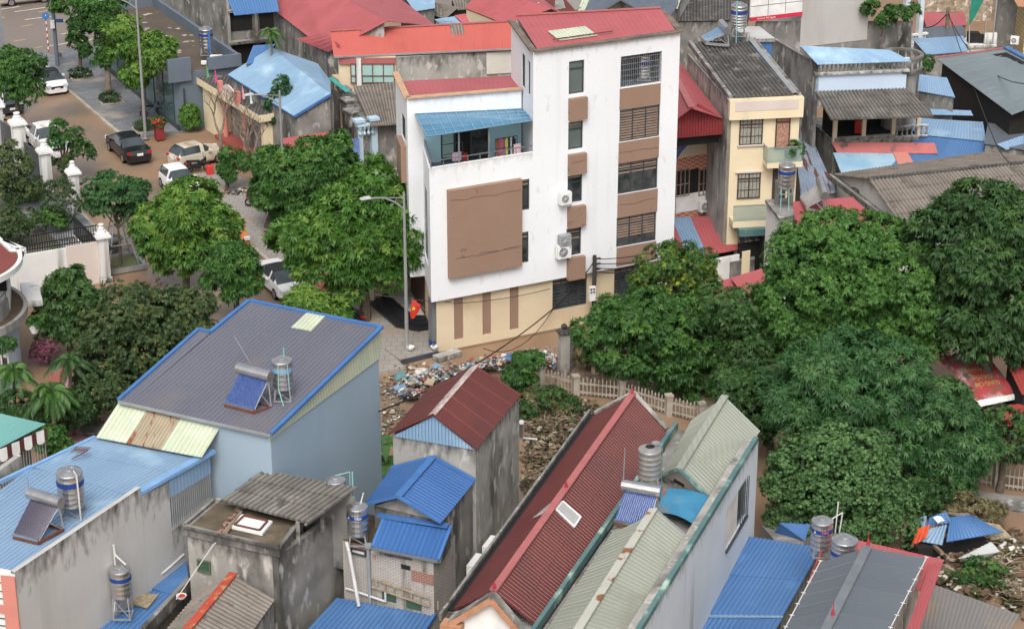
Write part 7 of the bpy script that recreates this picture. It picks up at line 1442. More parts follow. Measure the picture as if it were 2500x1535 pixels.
tree('street_tree', 'mid green street tree just above the slate grey roof', (578, 790), [(570, 650, 50, 40), (540, 680, 36, 34), (596, 682, 34, 32), (570, 702, 46, 28), (558, 622, 36, 24)], lf_mid, group=G_, leaf=.38, clump=.58, tb=.5, fork=.7)
tree('small_tree', 'low bright tree peeping over the slate roof behind the white and red car', (765, 850), [(732, 745, 30, 20), (775, 750, 44, 24), (745, 728, 26, 18), (812, 760, 28, 20)], lf_bright, leaf=.42, clump=.5, tb=.6, young=.12)
tree('street_tree', 'dense street tree with pointed top beside the red low roof', (652, 560), [(700, 420, 66, 52), (765, 400, 60, 54), (820, 380, 40, 44), (690, 480, 58, 40), (790, 450, 70, 50), (660, 450, 36, 50), (735, 510, 60, 36), (660, 395, 24, 30)], lf_mid, group=G_, leaf=.42, clump=.62, tb=.52, young=.08, fork=.6, r=.2)
tree('street_tree', 'largest bright green street tree covering the corner of the white building', (893, 790), [(905, 450, 52, 48), (940, 500, 56, 54), (860, 500, 60, 48), (800, 560, 70, 50), (880, 580, 80, 60), (960, 580, 66, 60), (740, 572, 62, 40), (704, 592, 38, 26), (840, 640, 80, 46), (920, 650, 66, 44), (770, 640, 56, 36), (860, 700, 44, 26), (990, 560, 36, 44)], lf_bright, group=G_, leaf=.44, clump=.66, tb=.42, young=.07, fork=.75, r=.26)
tree('cypress_tree', 'dark pointed small tree in front of the pale blue hipped roof', (672, 400), [(688, 215, 15, 26), (682, 245, 26, 26), (692, 280, 30, 26), (660, 285, 28, 20), (690, 310, 24, 20)], lf_feather, leaf=.24, clump=.4, tb=.25, r=.1, fork=.6)
tree('small_tree', 'small leafy tree among the bare pruned trunks by the muddy yard', (552, 470), [(565, 380, 24, 16), (590, 395, 24, 18), (550, 405, 16, 16), (556, 425, 14, 12)], lf_mid, leaf=.3, clump=.4, tb=.5, r=.12, open_=.2)
tree('big_tree', 'tree with yellow blossoms against the base of the white tower', (1600, 880), [(1640, 640, 66, 40), (1594, 680, 46, 34), (1690, 680, 50, 44), (1640, 700, 80, 40), (1562, 722, 34, 28), (1700, 640, 34, 30), (1610, 730, 60, 30)], lf_yel, leaf=.26, clump=.55, tb=.36, young=.035, fork=.6, open_=.12)
tree('big_tree', 'broad green tree spreading over the picket fence and tiled yard', (1624, 962), [(1518, 776, 76, 38), (1454, 806, 38, 38), (1560, 790, 90, 60), (1650, 800, 90, 70), (1740, 820, 90, 70), (1492, 845, 60, 38), (1560, 870, 84, 50), (1660, 880, 90, 56), (1760, 890, 60, 56), (1640, 920, 56, 34), (1720, 950, 50, 40), (1580, 750, 60, 36)], lf_mid, leaf=.34, clump=.66, tb=.42, young=.06, fork=.5, r=.34)
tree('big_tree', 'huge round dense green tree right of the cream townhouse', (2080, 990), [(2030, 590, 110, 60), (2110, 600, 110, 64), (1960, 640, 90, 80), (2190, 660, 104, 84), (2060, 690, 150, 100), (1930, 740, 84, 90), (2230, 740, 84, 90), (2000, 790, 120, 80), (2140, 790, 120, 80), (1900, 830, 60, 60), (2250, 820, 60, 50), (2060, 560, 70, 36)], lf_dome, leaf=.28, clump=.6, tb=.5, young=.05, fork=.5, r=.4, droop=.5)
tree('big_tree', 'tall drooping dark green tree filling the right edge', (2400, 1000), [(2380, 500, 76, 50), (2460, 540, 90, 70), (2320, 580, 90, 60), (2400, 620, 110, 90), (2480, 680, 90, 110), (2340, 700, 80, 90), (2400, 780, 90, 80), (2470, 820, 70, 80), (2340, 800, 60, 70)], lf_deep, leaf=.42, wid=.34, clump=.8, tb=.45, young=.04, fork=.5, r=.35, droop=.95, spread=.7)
tree('big_tree', 'wide feathery blue-green tree in front of the huge round tree', (2150, 1220), [(2090, 860, 80, 50), (2000, 900, 84, 56), (2180, 900, 80, 56), (2100, 950, 140, 80), (1950, 980, 76, 70), (2260, 1000, 100, 80), (2180, 1050, 130, 80), (2330, 1080, 84, 70), (2280, 1140, 90, 54), (2365, 1105, 44, 44), (2060, 1030, 110, 60)], lf_feather, leaf=.40, wid=.2, clump=.72, tb=.5, young=.05, nl=9, fork=.5, r=.3, droop=.6)
tree('big_tree', 'rounded fine-leaved pale green tree above the saturated blue roof', (2020, 1345), [(2050, 1090, 90, 50), (1980, 1130, 90, 56), (2110, 1140, 84, 60), (2040, 1180, 130, 70), (1920, 1190, 56, 60), (2150, 1220, 76, 60), (2040, 1250, 120, 50), (2180, 1280, 60, 40), (1930, 1260, 56, 40), (2100, 1300, 60, 34)], lf_fine, leaf=.15, wid=.55, clump=.42, tb=.45, young=.05, fork=.4, r=.25, dens=1.15, nl=8)
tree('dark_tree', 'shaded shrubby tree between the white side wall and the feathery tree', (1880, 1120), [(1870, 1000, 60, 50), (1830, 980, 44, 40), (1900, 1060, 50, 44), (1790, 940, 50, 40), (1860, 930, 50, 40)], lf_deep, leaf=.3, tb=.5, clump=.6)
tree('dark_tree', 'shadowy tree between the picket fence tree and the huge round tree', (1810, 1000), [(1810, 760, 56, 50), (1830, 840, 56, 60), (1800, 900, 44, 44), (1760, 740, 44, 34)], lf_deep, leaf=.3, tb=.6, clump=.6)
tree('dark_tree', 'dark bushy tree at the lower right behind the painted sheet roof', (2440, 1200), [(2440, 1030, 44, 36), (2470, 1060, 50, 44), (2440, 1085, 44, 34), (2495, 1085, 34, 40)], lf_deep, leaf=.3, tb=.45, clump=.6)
tree('dark_tree', 'broad dark olive tree left of the slate grey roof', (330, 1010), [(340, 760, 84, 50), (430, 760, 70, 46), (270, 810, 70, 56), (370, 840, 100, 64), (460, 800, 56, 46), (250, 880, 60, 56), (330, 920, 90, 60), (420, 860, 60, 44), (300, 720, 50, 34), (480, 740, 30, 30), (280, 960, 44, 40)], lf_dark, leaf=.24, clump=.6, tb=.5, young=.07, fork=.5, r=.2)
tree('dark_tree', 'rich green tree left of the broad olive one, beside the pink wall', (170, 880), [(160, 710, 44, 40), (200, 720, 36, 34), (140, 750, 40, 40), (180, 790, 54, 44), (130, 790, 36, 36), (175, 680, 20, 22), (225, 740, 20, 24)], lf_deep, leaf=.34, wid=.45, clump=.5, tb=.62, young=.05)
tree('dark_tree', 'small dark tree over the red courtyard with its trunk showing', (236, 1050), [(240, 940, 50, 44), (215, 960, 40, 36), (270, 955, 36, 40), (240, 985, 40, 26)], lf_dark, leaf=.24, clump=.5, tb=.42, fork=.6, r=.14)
tree('bougainvillea', 'magenta bougainvillea beside the round villa', (118, 890), [(115, 845, 28, 26), (135, 830, 20, 20), (100, 860, 18, 18)], lf_pink, cat='shrub', leaf=.16, clump=.4, tb=.5, young=.25, r=.05)
def shrub(label, base, lobes, mat, **k): return tree('shrub', label, base, lobes, mat, cat='shrub', r=.04, **k)
shrub('clipped green shrub hedge at the far left, mixed with reddish tips', (25, 520), [(30, 400, 44, 34), (15, 440, 44, 44), (60, 460, 36, 34), (20, 370, 26, 26)], lf_dark, leaf=.18, tb=.6, young=.1, clump=.45)
shrub('domed golden-green bush behind the white gate pillars', (72, 490), [(70, 455, 30, 20), (50, 480, 40, 24), (80, 475, 20, 22)], lf_mid, leaf=.16, tb=.55, clump=.35)
shrub('grey-green wispy shrub at the centre of the walled garden', (148, 560), [(148, 465, 32, 26), (140, 495, 36, 28), (165, 500, 26, 30), (150, 530, 26, 22)], lf_dark, leaf=.16, tb=.35, clump=.4, open_=.15)
shrub('dark shrub mass in the lower left of the walled garden', (20, 610), [(15, 545, 34, 34), (40, 560, 26, 30), (10, 580, 34, 26), (60, 530, 26, 20)], lf_dark, leaf=.2, tb=.4, clump=.45)
shrub('bright low bush behind the iron railing of the garden wall', (110, 570), [(115, 525, 26, 16), (95, 540, 20, 14), (140, 545, 18, 12)], lf_mid, leaf=.2, tb=.65, clump=.35)
for i, (x, y, w_, lb) in enumerate(((196, 184, 26, 'dark clipped bush in the tree pit nearest the main road'), (270, 243, 24, 'dark clipped bush in the second tree pit on the grey pavement'), (355, 312, 22, 'reddish low plants in the tree pit beside the street lamp'))):
    shrub(lb, (x, y + 6), [(x - w_ * .4, y - 4, w_ * .6, 8), (x + w_ * .4, y - 3, w_ * .6, 9), (x, y - 8, w_ * .6, 8)], lf_deep if i < 2 else lf_dark, leaf=.16, tb=.3, clump=.3, zb=.13)
    q = P(x, y + 4, .13); m = M()
    for s in (-1, 1): m.box(q + U1 * s * .75, (.14, 1.6, .16), rz=UD); m.box(q + N1 * s * .75, (1.6, .14, .16), rz=UD)
    one(m, 'tree_pit', m_kerb, ('stone-edged square tree pit nearest the main road', 'stone-edged square tree pit, second along the pavement', 'stone-edged square tree pit beside the lamp and red planter')[i], 'tree pit', 'tree pits on the grey pavement')
shrub('green creeper bush beside the rubbish heap and picket fence', (1285, 985), [(1278, 885, 22, 22), (1262, 915, 22, 20), (1290, 930, 24, 24), (1270, 960, 24, 20), (1300, 880, 14, 12)], lf_mid, leaf=.26, tb=.4, clump=.4)
shrub('muddy olive creepers over the bank behind the maroon gable', (1340, 1000), [(1300, 975, 30, 16), (1335, 985, 30, 16), (1370, 985, 34, 14), (1400, 1000, 24, 12), (1320, 1010, 26, 14)], lf_dry, leaf=.24, tb=.35, clump=.4, dy=-.5)
shrub('glossy bush below the teal awning by the red courtyard', (130, 1140), [(130, 1065, 24, 18), (118, 1080, 18, 18), (145, 1085, 18, 18)], lf_mid, leaf=.26, wid=.5, tb=.5, clump=.4)
shrub('dark undergrowth beneath the palms beside the round villa', (90, 1080), [(60, 1000, 50, 30), (110, 1010, 44, 34), (90, 1040, 50, 30), (150, 1010, 40, 40), (40, 985, 30, 24), (190, 1000, 34, 44)], lf_deep, leaf=.26, tb=.35, clump=.5)
shrub('dense dark underbrush along the foot of the feathery tree', (2300, 1260), [(2250, 1200, 40, 34), (2315, 1192, 40, 30), (2290, 1230, 40, 26)], lf_deep, leaf=.28, tb=.4, clump=.5)
shrub('muddied creeper hanging beside the right picket fence', (2400, 1290), [(2370, 1240, 30, 24), (2410, 1250, 30, 20), (2340, 1250, 24, 16)], lf_dry, leaf=.28, tb=.3, clump=.45, open_=.2)
shrub('yellowish bush on the debris slope at the lower right', (2400, 1440), [(2400, 1390, 40, 26), (2430, 1410, 30, 22), (2370, 1400, 28, 22)], lf_mid, leaf=.16, tb=.35, clump=.4)
shrub('green vegetation on the rooftop garden behind the party wall', (2150, 90), [(2128, 20, 12, 16), (2190, 30, 18, 14), (2165, 48, 26, 8), (2225, 35, 14, 18)], lf_mid, leaf=.3, tb=.35, clump=.45, zb=5)
shrub('small creeper on the corner of the grey green roof', (2268, 165), [(2264, 148, 10, 8), (2262, 160, 8, 9)], lf_mid, leaf=.2, tb=.5, clump=.25, zb=6)
shrub('green vines and weeds climbing the bank beside the picket fence', (1320, 1010), [(1290, 1000, 26, 20), (1345, 965, 30, 12), (1300, 1030, 18, 16), (1400, 985, 26, 10), (1285, 1060, 12, 16)], lf_deep, leaf=.22, tb=.5, clump=.35, dy=-.3)
# palms
def palm(name, label, base, top, R, mat, n=14, zb=0, rt=.09, fl=.32, up=.5):
    b = P(*base, zb); c = PY(top[0], top[1], b.y); t = thing(name, label, 'palm tree', b); s = scale_at(c); R = R / s
    m = M(); m.path([b, b.lerp(c, .5) + Vector((.05, 0, 0)), c], rt * 1.2, rt * .8, 9); m.build('trunk', m_bark_l, t)
    P_, D_, S_, T_ = [], [], [], []; rb_ = M()
    for k in range(n):
        a = 2 * math.pi * k / n + random.uniform(-.2, .2); el = random.uniform(-.15, 1.1) * up * 2; d = Vector((math.cos(a) * math.cos(el), math.sin(a) * math.cos(el), math.sin(el))); L = R * random.uniform(.85, 1.1); pts = []
        for j in range(17): u = j / 16; pts.append(c + d * L * u - Vector((0, 0, .75 * L * u * u)))
        rb_.path(pts[::2], .02, .008, 4)
        for j in range(1, 17):
            q = pts[j]; dr = (pts[j] - pts[j - 1]).normalized(); sd_ = dr.cross(Vector((0, 0, 1))).normalized()
            for s_ in (-1, 1):
                for e in (0, .5):
                    P_.append(q - dr * L / 16 * e); D_.append((sd_ * s_ * .75 + dr * .6 - Vector((0, 0, .35 + random.uniform(-.1, .2)))).normalized()); S_.append(dr); T_.append(.45 + random.gauss(0, .15) + .2 * (el > .6))
    rb_.build('frond_rib', mat, t); n_ = len(P_); ls = np.array([R * fl * (1 - .5 * abs(((i // 4) % 16) / 16 - .35)) for i in range(n_)])
    leafmesh('fronds', np.array(P_, float), np.array(D_, float), np.array(S_, float), ls, ls * .045 + .01, np.clip(np.array(T_), 0, 1), mat, t, bend=.2); return t
palm('areca_palm', 'tall slender palm with a single tuft before the blackened house', (664, 336), (662, 78), 38, lf_palm, 16, up=.55, rt=.09)
palm('palm', 'feathery palm at the left edge beside the round villa windows', (35, 1060), (32, 905), 62, lf_palm, 22, rt=.08, fl=.4)
palm('palm', 'spreading palm in front of the red courtyard', (135, 1110), (125, 955), 70, lf_palm, 24, rt=.1, fl=.4)
palm('palm', 'dark palm behind the spreading one near the bougainvillea', (178, 1060), (168, 880), 62, lf_deep, 20, rt=.1)
palm('palm', 'small dusky palm tuft on top of the dense street tree', (822, 420), (818, 322), 24, lf_palm, 10, rt=.06)
# banana plants in the gap between blue house and narrow house
for bx, by, tx, ty, lb in ((936, 1180, 940, 1080, 'banana plant in the gap beside the narrow concrete house'), (938, 1200, 934, 1130, 'lower banana plant in the gap against the blue-grey wall')):
    b = P(bx, by, 0); b = V3(b, 0); c = PY(tx, ty, b.y); t = thing('banana_plant', lb, 'banana plant', b); m = M(); m.tube(b, c, .12, .08, 8); m.build('stem', m_bark_l, t); m = M()
    for k in range(8):
        a = k * .8; d = Vector((math.cos(a), math.sin(a), .5)); sd_ = Vector((-math.sin(a), math.cos(a), 0)); pr = None
        for j in range(6):
            u = j / 5; q = c + d * 1.3 * u - Vector((0, 0, 1.0 * u * u)); w_ = .24 * math.sin(math.pi * min(1, .12 + u * .85))
            if pr: m.poly([pr[0] - sd_ * pr[1], q - sd_ * w_, q - Vector((0, 0, .05)), pr[0] - Vector((0, 0, .05))]); m.poly([pr[0] - Vector((0, 0, .05)), q - Vector((0, 0, .05)), q + sd_ * w_, pr[0] + sd_ * pr[1]])
            pr = (q, w_)
    m.build('leaves', mk('banana_leaf', (.05, .13, .03), (.09, .19, .05), 3, .5), t)
# bare pruned trees before the cream hall
def bare(label, base, h, seed, lean=0):
    random.seed(seed); b = P(*base); t = thing('bare_tree', label, 'tree', b, 'bare pruned trees before the cream hall'); m = M()
    def grow(p, d, L, r, lv):
        q = p + d * L; md = p.lerp(q, .5) + Vector((random.uniform(-.1, .1), random.uniform(-.1, .1), 0)) * L * .5; m.path([p, md, q], r, r * .65, 6)
        if lv == 0: return
        for k in range(3 if lv > 1 else 2):
            a = random.uniform(0, 6.28); e = Vector((math.cos(a) * .65, math.sin(a) * .5, random.uniform(.35, 1))).normalized(); grow(q, (d * .55 + e * .7).normalized(), L * random.uniform(.55, .8), r * .55, lv - 1)
    grow(b, Vector((lean, 0, 1)).normalized(), h, .17, 4); m.build('trunk', m_bark_l, t)
bare('bare pruned tree nearest the grey shop, many upright stubs', (545, 398), 1.9, 3, -.05); bare('bare pruned tree in the middle, before the hall pillars', (598, 415), 1.5, 8, .1); bare('bare crooked tree at the right end of the cream hall', (628, 452), 1.9, 14, -.1); random.seed(9)
# ================================================================ vehicles
m_tyre = mk('tyre', (.02, .02, .02), rough=.85); m_rim = mk('rim', (.35, .35, .36), rough=.35, metal=.7); m_carglass = mk('car_glass', (.03, .04, .045), (.05, .065, .07), 1, .08, spec=.9); m_chrome = mk('chrome', (.5, .5, .5), rough=.2, metal=.9); m_tail = mk('tail_red', (.45, .01, .01), rough=.2); m_head = mk('head_lens', (.6, .62, .62), rough=.1); m_trim = mk('black_trim', (.02, .02, .022), rough=.5)
def paint(n, c, mud=None): return mk(n, c, tuple(x * .95 for x in c), .6, .25, stain=mud, ssc=(1, 1, 1.4), st_=(.5, .62), spec=.6) if mud else mk(n, c, tuple(x * .97 for x in c), .6, .2, spec=.6)
CARS = {
 'sedan': dict(L=4.8, W=1.8, wb=2.8, st=[(0, .72, 0), (.04, .95, 0), (.22, 1.02, 0), (.38, 1.36, 1), (.44, 1.43, 1), (.62, 1.45, 1), (.68, 1.40, 1), (.86, .98, 0), (.97, .86, 0), (1, .62, 0)]),
 'hatch': dict(L=3.6, W=1.6, wb=2.38, st=[(0, .8, 0), (.03, 1.0, 0), (.08, 1.34, 1), (.16, 1.48, 1), (.4, 1.5, 1), (.55, 1.46, 1), (.76, 1.02, 0), (.95, .88, 0), (1, .6, 0)]),
 'suv': dict(L=4.7, W=1.88, wb=2.75, st=[(0, .9, 0), (.02, 1.1, 0), (.06, 1.58, 1), (.14, 1.72, 1), (.5, 1.74, 1), (.6, 1.66, 1), (.75, 1.15, 0), (.96, 1.0, 0), (1, .7, 0)]),
 'pickup': dict(L=5.3, W=1.86, wb=3.1, st=[(0, .95, 0), (.01, 1.08, 0), (.30, 1.08, 0), (.315, 1.62, 1), (.34, 1.76, 1), (.52, 1.78, 1), (.58, 1.70, 1), (.70, 1.16, 0), (.96, 1.05, 0), (1, .75, 0)])}
def car(kind, label, pc, heading, body, name, cat='car', roofm=None, plate=True, sign=None):
    k = CARS[kind]; L, W = k['L'], k['W']; t = thing(name, label, cat, (0, 0, 0), 'cars on the muddy street'); S = []
    belt = 1.0 if kind in ('sedan', 'hatch') else 1.15
    # refine stations
    stn = k['st']; X = []
    for (a, za, ca), (b, zb, cb) in zip(stn[:-1], stn[1:]):
        n = 2
        for j in range(n): u = j / n; X.append((a + (b - a) * u, za + (zb - za) * u, (ca or cb) if ca != cb else ca))
    X.append(stn[-1])
    def sect(x, zt):
        e = min(x, 1 - x); w = W / 2 * (1 - .22 * max(0, (.09 - e) / .09) ** 2); bz = min(belt, zt - .02); xx = (x - .5) * L
        cab = max(0, min(1, (zt - belt) / .35)); rw = w * (.93 - .2 * cab)
        return [(xx, w * .9, .24), (xx, w, .36), (xx, w * 1.0, .62), (xx, w * .975, bz - .08), (xx, w * .95, bz), (xx, rw, zt - .03 * (cab > 0)), (xx, rw * .8, zt), (xx, 0, zt + .02)]
    secs = [sect(x, z) for x, z, c in X]; bm, gm, rm = M(), M(), M()
    for i in range(len(secs) - 1):
        A, B = secs[i], secs[i + 1]; zt = (X[i][1] + X[i + 1][1]) / 2; side_glass = zt > belt + .16; sl = abs(X[i + 1][1] - X[i][1]) / (abs(X[i + 1][0] - X[i][0]) * L + 1e-6); screen = sl > .27 and zt > belt - .02 and max(X[i][1], X[i + 1][1]) > belt + .1 and not (kind == 'pickup' and X[i][0] < .3 and False)
        for s in (1, -1):
            for j in range(7):
                q = [A[j], B[j], B[j + 1], A[j + 1]]; q = [(a, b * s, c) for a, b, c in q]
                if s < 0: q = q[::-1]
                tgt = bm
                if j == 4 and side_glass and abs(i - len(secs) * .53) > .4: tgt = gm
                elif j >= 5 and screen: tgt = gm
                elif j >= 5 and zt > belt + .35 and roofm: tgt = rm
                tgt.poly(q, uv=[(0, 0)] * 4)
    for e, r_ in ((0, 1), (-1, 0)):
        S_ = secs[e]; pts = [(a, b, c) for a, b, c in S_] + [(a, -b, c) for a, b, c in S_[-2::-1]]; bm.poly(pts if not r_ else pts[::-1], uv=[(0, 0)] * len(pts))
    bm.build('body', body, t, True); gm.build('window', m_carglass, t)
    if roofm and rm.f: rm.build('roof', roofm, t, True)
    R = .33 if kind != 'pickup' else .38; xo = k['wb'] / 2
    for sx in (1, -1):
        for s in (1, -1):
            m = M(); y = s * (W / 2 - .1); m.tube((sx * xo, y - .1, R), (sx * xo, y + .12 * s if s > 0 else y + .1, R), R, n=20); m.tube((sx * xo, s * (W / 2 - .2), R), (sx * xo, s * (W / 2 + .015), R), R, n=20); wh = m.build('wheel', m_tyre, t)
            m = M(); m.tube((sx * xo, s * (W / 2 + .0), R), (sx * xo, s * (W / 2 + .03), R), R * .66, n=16); m.build('rim', m_rim, wh)
    zf = stn[-2][1] - .12; zr = stn[1][1] - .12
    for s in (1, -1):
        m = M(); m.box((L / 2 * .955, s * W * .37, zf), (.34, .34, .16), rz=-s * .35); m.build('headlight', m_head, t)
        m = M(); m.box((-L / 2 * .965, s * W * .38, zr), (.14, .28, .12), rz=s * .3); m.build('taillight', m_tail, t)
        m = M(); m.box((L * .14, s * (W / 2 + .08), belt + .02), (.14, .2, .13)); m.build('mirror', body, t)
    m = M(); m.box((L / 2 * .99, 0, zf - .12), (.08, W * .5, .18)); m.build('grille', m_trim, t)
    if plate:
        for sx in (1, -1): m = M(); m.box((sx * (L / 2 + .005), 0, .52 if sx > 0 else .75), (.03, .4, .16)); m.build('number_plate', m_purew, t)
    if kind == 'pickup': m = M(); m.box((-L * .34, 0, 1.09), (L * .27, W * .78, .02)); m.build('bed', m_trim, t); m = M(); m.beam((-L * .17, -W * .42, 1.1), (-L * .17, -W * .42, 1.5), .07); m.beam((-L * .17, W * .42, 1.1), (-L * .17, W * .42, 1.5), .07); m.beam((-L * .17, -W * .42, 1.5), (-L * .17, W * .42, 1.5), .07); m.build('roll_bar', m_chrome, t)
    if sign: sign(t, L, W)
    t.location = pc; t.rotation_euler = (0, 0, math.atan2(heading.y, heading.x)); return t
mud = (.3, .2, .12)
car('sedan', 'white sedan with a dark roof coming towards the viewer, top of the street', P(118, 214), SD, paint('pearl_white', (.75, .75, .74)), 'sedan', roofm=m_trim)
car('suv', 'dark grey car at the left edge half hidden by the street tree', P(10, 262), SD, paint('dark_grey_car', (.035, .04, .045)), 'parked_car')
car('pickup', 'white double-cab pickup with a mud-spattered flank behind the gate pillars', P(117, 366), SD, paint('pickup_white', (.72, .72, .7), (.36, .27, .18)), 'pickup_truck', cat='pickup')
car('sedan', 'black sedan seen from behind in the middle of the muddy street', P(315, 379), -SD, paint('black_car', (.012, .013, .016)), 'sedan')
hd = P(520, 394) - P(443, 412); car('hatch', 'muddy cream hatchback parked on the yard before the cream hall', P(481, 400), hd, paint('cream_car', (.52, .47, .38), (.36, .27, .18)), 'hatchback')
car('hatch', 'white car partly hidden by the big bright street tree', P(438, 466), SD, paint('plain_white_car', (.75, .76, .77)), 'parked_car')
def redsign(t, L, W):
    for s in (1, -1):
        m = M(); pts = [(-.9 + .5 * math.cos(a), s * (W / 2 + .012), .75 + .26 * math.sin(a)) for a in [k * math.pi / 8 for k in range(16)]]; m.poly(pts if s < 0 else pts[::-1]); m.poly([(-.4, s * (W / 2 + .013), .5), (.5, s * (W / 2 + .013), .85), (.5, s * (W / 2 + .013), .95), (-.5, s * (W / 2 + .013), .7)]); m.build('red_decal', m_tail, t)
car('sedan', 'white car with red side decals and black roof parked beside the street trees', P(683, 704), SD, paint('taxi_white', (.76, .76, .76)), 'parked_car', roofm=m_trim, sign=redsign)
car('hatch', 'orange and dark car just showing right of the bright street tree', P(556, 592), SD, paint('orange_car', (.5, .17, .05)), 'parked_car')
car('suv', 'beige car cut off by the upper picture edge on the main road', P(62, 6), U1, paint('beige_car', (.32, .28, .24)), 'parked_car')
def bike(label, p, ang, body):
    t = thing('motorbike', label, 'motorbike', (0, 0, 0), 'parked motorbikes')
    for x in (-.6, .6):
        m = M(); m.lathe([(.2, -.045), (.29, -.045), (.29, .045), (.2, .045), (.2, -.045)], (0, 0, 0), 18); o = m.build('wheel', m_tyre, t); o.rotation_euler = (math.pi / 2, 0, 0); o.location = (x, 0, .29); m = M(); m.tube((0, 0, -.03), (0, 0, .03), .19, n=12); m.build('rim', m_rim, o)
    m = M(); m.beam((-.6, 0, .3), (-.1, 0, .45), .1); m.beam((.6, 0, .3), (.42, 0, .9), .07); m.box((-.05, 0, .4), (.42, .22, .3)); m.beam((-.1, 0, .5), (.42, 0, .8), .16, .14); m.build('frame', body, t)
    m = M(); m.beam((-.75, 0, .8), (.12, 0, .74), .24, .1); m.build('seat', m_trim, t); m = M(); m.beam((.4, -.32, .98), (.4, .32, .98), .03); m.box((.47, 0, .86), (.12, .2, .2)); m.build('handlebar', m_trim, t); m = M(); m.box((-.72, 0, .66), (.2, .16, .1)); m.build('taillight', m_tail, t); m = M(); m.beam((-.8, .12, .35), (-.1, .12, .32), .06); m.build('exhaust', m_chrome, t); m = M()
    for s in (1, -1): m.beam((.4, s * .28, 1.0), (.42, s * .36, 1.14), .02); m.box((.42, s * .36, 1.16), (.02, .1, .06))
    m.build('mirror', m_trim, t); t.location = p; t.rotation_euler = (0, 0, ang); return t
bike('dark motorbike parked on the mud in front of the cream hatchback', P(485, 420), .35, m_trim); bike('silver-trimmed motorbike beside the glass side of the grey shop', P(372, 284, .13), .45, m_greyb); bike('black motorbike on the pale paving by the potted plants', P(633, 502, .13), .2, m_trim); bike('dark motorbike under the large street tree by the white building', P(868, 790, .2), 2.2, m_trim)
# red box by the bike, bicycle
one(M().box(P(512, 417, .35), (.45, .4, .7), rz=.3), 'red_crate', m_redp, 'dull red crate beside the dark motorbike on the muddy yard', 'crate')
# ================================================================ street things
t = thing('planter', 'tall dark red square planter with red flowers beside the lamp', 'planter', P(390, 343)); b = P(390, 343); m = M(); z0 = .13
for k in range(1): m.prism([b + U1 * x + N1 * y + Vector((0, 0, 1.05)) for x, y in ((-.28, -.28), (.28, -.28), (.28, .28), (-.28, .28))], .1)
m.prism([b + U1 * x + N1 * y + Vector((0, 0, 1.12)) for x, y in ((-.33, -.33), (.33, -.33), (.33, .33), (-.33, .33))], 1.05); m.build('box', mk('planter_red', (.22, .03, .03)), t)
crown(t, [(np.array(V3(b, 1.3)), np.array((.32, .32, .25)))], lf_mid, leaf=.2, clump=.2, tb=.4, name='foliage'); crown(t, [(np.array(V3(b, 1.42)), np.array((.32, .32, .22)))], leafm('flower_red', (.3, .03, .02), (.45, .06, .04), (.6, .2, .1)), leaf=.14, clump=.2, tb=.5, dens=.4, name='flowers')
# stake frame round the young tree
t = thing('tree_support', 'grey metal prop frame around the young tree on the left pavement', 'tree support', P(294, 650)); b = P(294, 650); m = M(); ap = V3(b, 3.6)
for x, y in ((-.9, -.9), (.9, -.9), (.9, .9), (-.9, .9)): m.tube(b + U1 * x + N1 * y + Vector((0, 0, .15)), ap + U1 * x * .12 + N1 * y * .12, .035)
for z, f_ in ((1.5, .62), (2.4, .4)):
    for (x, y), (x2, y2) in (((-1, -1), (1, -1)), ((1, -1), (1, 1)), ((1, 1), (-1, 1)), ((-1, 1), (-1, -1))): m.tube(b + U1 * x * .9 * f_ + N1 * y * .9 * f_ + Vector((0, 0, z)), b + U1 * x2 * .9 * f_ + N1 * y2 * .9 * f_ + Vector((0, 0, z)), .03)
m.build('prop', m_galv, t)
m = M()
for s in (-1, 1): m.box(b + U1 * s * 1.15 + Vector((0, 0, .2)), (.18, 2.5, .28), rz=UD); m.box(b + N1 * s * 1.15 + Vector((0, 0, .2)), (2.12, .18, .28), rz=UD)
one(m, 'tree_pit', m_galv if False else m_pave, 'square grey tree pit around the propped young tree', 'tree pit')
m = M(); m.prism([b + U1 * x + N1 * y + Vector((0, 0, .2)) for x, y in ((-1.05, -1.05), (1.05, -1.05), (1.05, 1.05), (-1.05, 1.05))], .05); one(m, 'soil_bed', mk('pit_soil', (.1, .08, .05), (.07, .1, .03), 2), 'patch of soil and moss inside the propped tree pit', 'soil bed')
m = M(); m.lathe([(0, 0), (.32, 0), (.38, .1), (.62, .85), (.7, .9), (.7, 1.0), (.58, 1.0), (.55, .9), (0, .88)], P(273, 620, .13), 18); one(m, 'stone_pot', m_conc, 'big grey stone pot beside the corner of the pink wall', 'pot', smooth=False)
m = M(); m.lathe([(0, 0), (.5, 0), (.75, .35), (.7, .38), (.45, .3), (0, .3)], P(234, 1058), 20); one(m, 'round_planter', m_conc, 'wide round planter at the foot of the courtyard tree', 'planter')
for x, y, lb in ((85, 812, 'small potted plant on the curved ring of the round villa'), (16, 870, 'larger potted bush on the curved ring of the round villa')):
    p = P(x, y, 3.75); t = thing('potted_plant', lb, 'potted plant', p); m = M(); m.lathe([(0, 0), (.16, 0), (.24, .26), (.26, .3), (.2, .3), (0, .26)], p, 14); m.build('pot', m_purew, t); crown(t, [(np.array(V3(p, 4.3)), np.array((.28, .28, .25)) * (1.3 if x < 50 else .8))], lf_mid, leaf=.16, clump=.22, name='foliage')
p = P(1762, 352, 5.6); t = thing('potted_plant', 'spiky potted plant at the corner of the cream townhouse', 'potted plant', p); m = M(); m.lathe([(0, 0), (.18, 0), (.25, .3), (0, .28)], p, 12); m.build('pot', m_purew, t); m = M()
for k in range(18): a = k * 2.4; d = Vector((math.cos(a) * .3, math.sin(a) * .3, 1)).normalized(); m.tube(p + Vector((0, 0, .25)), p + Vector((0, 0, .25)) + d * .75, .04, .005, 5)
